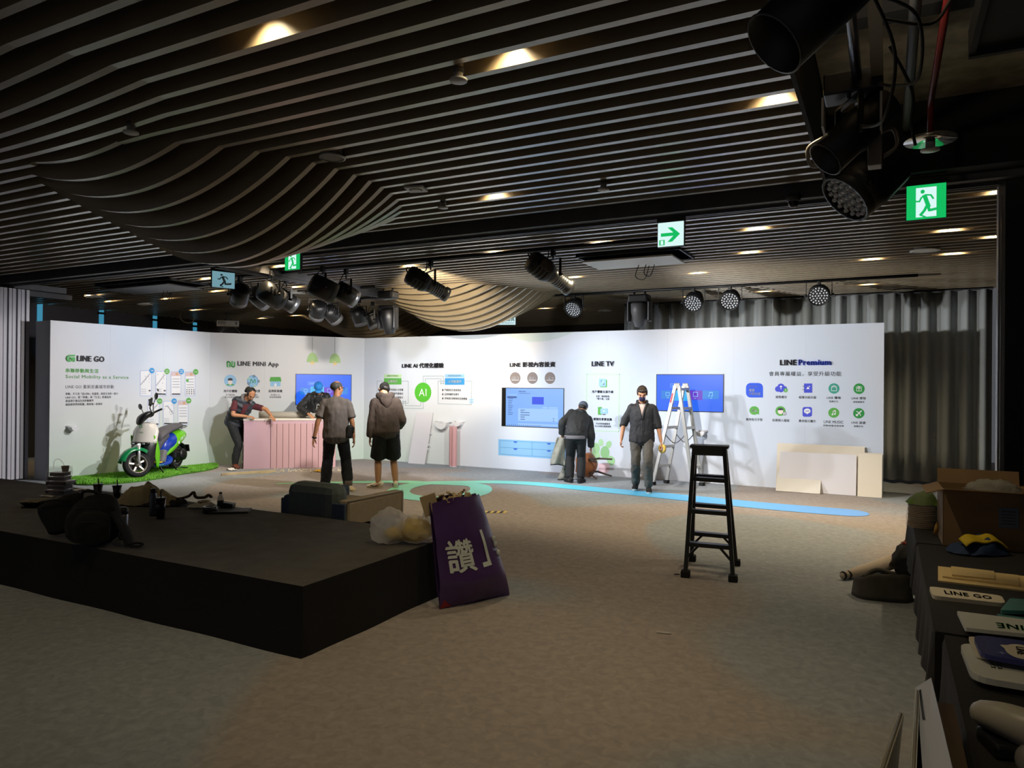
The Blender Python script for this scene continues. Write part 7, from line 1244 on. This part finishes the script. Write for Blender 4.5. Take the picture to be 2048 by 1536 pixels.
MB().box((.11, -d - .002, .20), (.10, .003, .12)).build('address_label', mat('label_bluegrey', '#6f7d90', .5), t); b = MB(); [b.box((.11, -d - .004, .165 + i * .018), (.07, .002, .005)) for i in range(5)]; b.build('label_print', MG, t)
b = MB(); [b.tube([(-.09 + .012 * math.cos(2 * PI * i / 10) + q * .03, -d - .003, .07 + .012 * math.sin(2 * PI * i / 10)) for i in range(10)], .002, 4, closed=True) for q in (0, 1)]; b.build('box_mark', mat('kraft_ink', '#4a3b2a', .7), t)
b = MB(); b.grid(blob(.06, .02, h - .02, .14, .13, .07, 3.3, .35, 4), 30, 16, closed_u=True); bw = b.build('bubble_wrap', film_mat('bubble_film', '#d5d5d0', .35, .4, (40, 1.0)), t)
o = MB().box((0, 0, .055), (.12, .006, .11), (-.12, 0, .05)).build('white_card', mat('card_grey', '#7f878c', .5)); o.location = PZ(1949, 1094, TZ) + Vector((0, .02, 0)); o.rotation_euler = (0, 0, .05); tag(o, 'blank pale card propped on the front of the cardboard box', 'card')
p = PZ(1958, 1108, TZ); t = thing('folded_cloth', 'crumpled blue and yellow cloth before the cardboard box', 'cloth', p + Vector((0, .0, 0)), yaw); b = MB(); b.grid(heap(0, 0, .17, .085, .075, 6.1), 34, 10, closed_u=True); b.build('blue_cloth', mat('cloth_navy', '#1d3458', .8, noise=(14, .15)), t); b = MB(); b.grid(lambda u, w: Vector((-.12 + .28 * u, -.05 + .07 * w + .03 * u - .02, .06 + .035 * math.sin(3 * u) * (1 - .5 * u) + .03 * w - .05 * max(0, u - .6) + .01 * math.sin(11 * u))), 16, 5); o = b.build('yellow_cloth', mat('cloth_yellow', '#c9ad1f', .7), t); o.modifiers.new('s', 'SOLIDIFY').thickness = .008
# paper plates in a bag, leaf-green cloth, tool
p = PZ(1846, 1060, TZ); t = thing('paper_plates', 'stack of tan paper plates in a clear bag left of the box', 'plates', p + Vector((0, .09, 0)))
for i in range(12): MB().lathe([(.0, .002), (.065, .002), (.088, .012), (.09, .012), (.09, .015), (.066, .005), (0, .005)], 22, TR((.002 * ((i * 5) % 3 - 1), 0, i * .0125))).build('plate', mat('plate_kraft', '#ab9468', .7), t)
b = MB(); b.grid(lambda u, w: Vector(((.096 + .006 * math.sin(14 * u + 4 * w)) * math.cos(2 * PI * u) * (1 - .25 * w * w), (.096 + .006 * math.sin(11 * u)) * math.sin(2 * PI * u) * (1 - .25 * w * w), .002 + .28 * w)), 26, 8, closed_u=True); b.build('plastic_film', CLEAR, t)
b = MB(); b.grid(heap(0, 0, .10, .085, .09, 3.7), 26, 8, closed_u=True); o = b.build('green_cloth', mat('cloth_leaf', '#5c7a2c', .7, noise=(10, .15))); o.location = p + Vector((0, .09, .157)); tag(o, 'leaf-green cloth heaped on the stack of paper plates', 'cloth')
o = MB(TR((0, 0, .0), (.0, .25, .3))).tube([(0, 0, .012), (0, 0, .07), (.0, 0, .10)], [.012, .014, .008], 10).build('hand_tool', mat('tool_yellow', '#b98a2b', .45)); o.location = PZ(1869, 1072, TZ); tag(o, 'small yellow tool handle between the plates and the box', 'tool')
o = MB().box((0, 0, .13), (.17, .15, .26), bev=.01).box((.02, 0, .268), (.10, .1, .012), (0, .15, 0)).build('black_box', mat('box_matte', '#1d1d20', .6)); o.location = (.80, 6.3, TZ); tag(o, 'dark upright box behind the cardboard box by the door', 'box')
# rounded white appliance at the lower right corner
p = PZ(2030, 1530, TZ); t = thing('tape_dispenser', 'rounded white plastic device in the lower right corner', 'device', p + Vector((.02, .04, 0)), .3); PLW = mat('plastic_offwhite', '#a9a293', .4); b = MB(); loft(b, [((-.055, .09, .075), .035, .035), ((-.02, .03, .085), .045, .042), ((.05, -.02, .07), .055, .045), ((.10, -.04, .05), .05, .04)], (0, 0, 1), 18, 5, .7); b.build('body', PLW, t); MB(rot_to((-.35, -.8, .4))).lathe([(.03, .03), (.045, .03), (.047, .045), (.04, .05), (0, .05)], 22, TR((.03, 0, .0))).build('dial', mat('dial_grey', '#6d6a66', .4), t); MB().box((-.02, .04, .02), (.10, .12, .04), bev=.01).build('stand', CUPB, t)
# panels and carton standing on the floor by the nearest table
for i, (pa, pb, th, lab) in enumerate((((.030, 2.16, .84), (-.020, 1.72, .86), .014, 'white panel edge-on at the bottom, left of the carton'), ((.078, 2.40, .83), (.045, 1.72, .85), .012, 'thin printed panel between the white panel and the carton'))):
    a, c = Vector(pa), Vector(pb); t = thing('display_panel', lab, 'board', ((a.x + c.x) / 2, (a.y + c.y) / 2, 0), group='panels standing by the nearest table'); O = t.location; A, Cc = a - O, c - O; d = (Cc - A); d.z = 0; n = Vector((d.y, -d.x, 0)).normalized() * th; n = n if n.x > 0 else -n; off = Vector((-.07 + .02 * i, 0, 0))
    v = [A, Cc, Cc - Vector((0, 0, Cc.z)) + off, A - Vector((0, 0, A.z)) + off]; v += [q + n for q in v]; MB().add(v, [(0, 1, 2, 3), (7, 6, 5, 4), (0, 4, 5, 1), (1, 5, 6, 2), (2, 6, 7, 3), (3, 7, 4, 0)]).build('sheet', PLW if i == 0 else SGW, t)
    b = MB(); b.tube([A + n / 2, Cc + n / 2], .004, 6); b.build('edge_trim', mat('edge_grey', '#8a857a', .5), t)
t = thing('carton', 'brown carton holding white papers beside the nearest table', 'carton', (.125, 2.12, 0)); MB().span((-.045, -.42, 0), (.05, .28, .80)).build('carton_body', mat('carton_brown', '#4b3a28', .8, noise=(5, .15)), t); b = MB(); b.add([(-.045, .27, .835), (-.005, .34, .845), (.02, -.45, .83), (-.048, -.45, .80)], [(3, 2, 1, 0)]); o = b.build('paper', mat('paper_cool', '#c3c9dc', .6), t); o.modifiers.new('s', 'SOLIDIFY').thickness = .012; b = MB(); b.add([(-.040, .24, .838), (-.034, .25, .838), (-.032, .06, .832), (-.038, .06, .83)], [(3, 2, 1, 0)]); b.build('printed_bar', CUPB, t)
# bags on the floor near the tables
p = (PZ(1712, 1203) + PZ(1822, 1207)) / 2; t = thing('tool_bag', 'open grey canvas tool bag on the carpet by the tables', 'bag', p + Vector((0, .13, 0)), .25); CNV = mat('canvas_grey', '#4d4a43', .9, noise=(12, .2)); b = MB(); b.grid(lambda u, w: Vector(((.22 + .02 * math.sin(3 * 2 * PI * u)) * math.copysign(abs(math.cos(2 * PI * u)) ** .6, math.cos(2 * PI * u)) * (1 - .08 * w), .12 * math.copysign(abs(math.sin(2 * PI * u)) ** .6, math.sin(2 * PI * u)), .005 + (.17 + .05 * math.cos(2 * PI * u + 1.2)) * w)), 36, 7, closed_u=True); o = b.build('bag_side', CNV, t); o.modifiers.new('s', 'SOLIDIFY').thickness = .01; b = MB(); b.grid(heap(0, 0, .19, .1, .10, 7.2), 24, 7, closed_u=True); b.build('contents', mat('bag_inside', '#5f5238', .9), t); b = MB(); b.tube(catmull([(-.15, .0, .16), (-.05, .02, .22), (.06, .0, .20), (.16, -.02, .13)], 5), .02, 8); b.build('rolled_edge', CNV, t)
a, c = PZ(1684, 1164), PZ(1785, 1150); t = thing('cloth_roll', 'pale rolled cloth with dark markings beside the tool bag', 'roll', a + Vector((0, .05, 0))); dd = c - a; b = MB(); b.tube([(0, 0, .04), tuple(dd * .3 + Vector((0, .03, .055))), tuple(dd * .7 + Vector((0, .06, .07))), tuple(dd + Vector((0, .1, .09)))], [.028, .045, .06, .07], 14); b.build('rolled_cloth', mat('cloth_pale', '#b9ab9c', .8), t); b = MB(); [b.lathe([(.032, -.01), (.038, 0), (.032, .012)], 12, Matrix.Translation(dd * f + Vector((0, 0, .045))) @ rot_to(dd)) for f in (.02, .12)]; b.build('dark_mark', BLK, t)
p = PZ(1816, 1160); t = thing('black_sack', 'black sack with a red bundle on top beside the table cloth', 'sack', p + Vector((.0, .15, 0))); b = MB(); b.grid(blob(0, 0, .14, .12, .13, .155, 1.7, .2, 3), 30, 18, closed_u=True); b.build('sack_body', BAGM, t); b = MB(); b.grid(blob(.02, 0, .295, .07, .06, .03, 4.7, .3, 3), 20, 10, closed_u=True); b.build('red_bundle', mat('bundle_red', '#7a3328', .8), t)
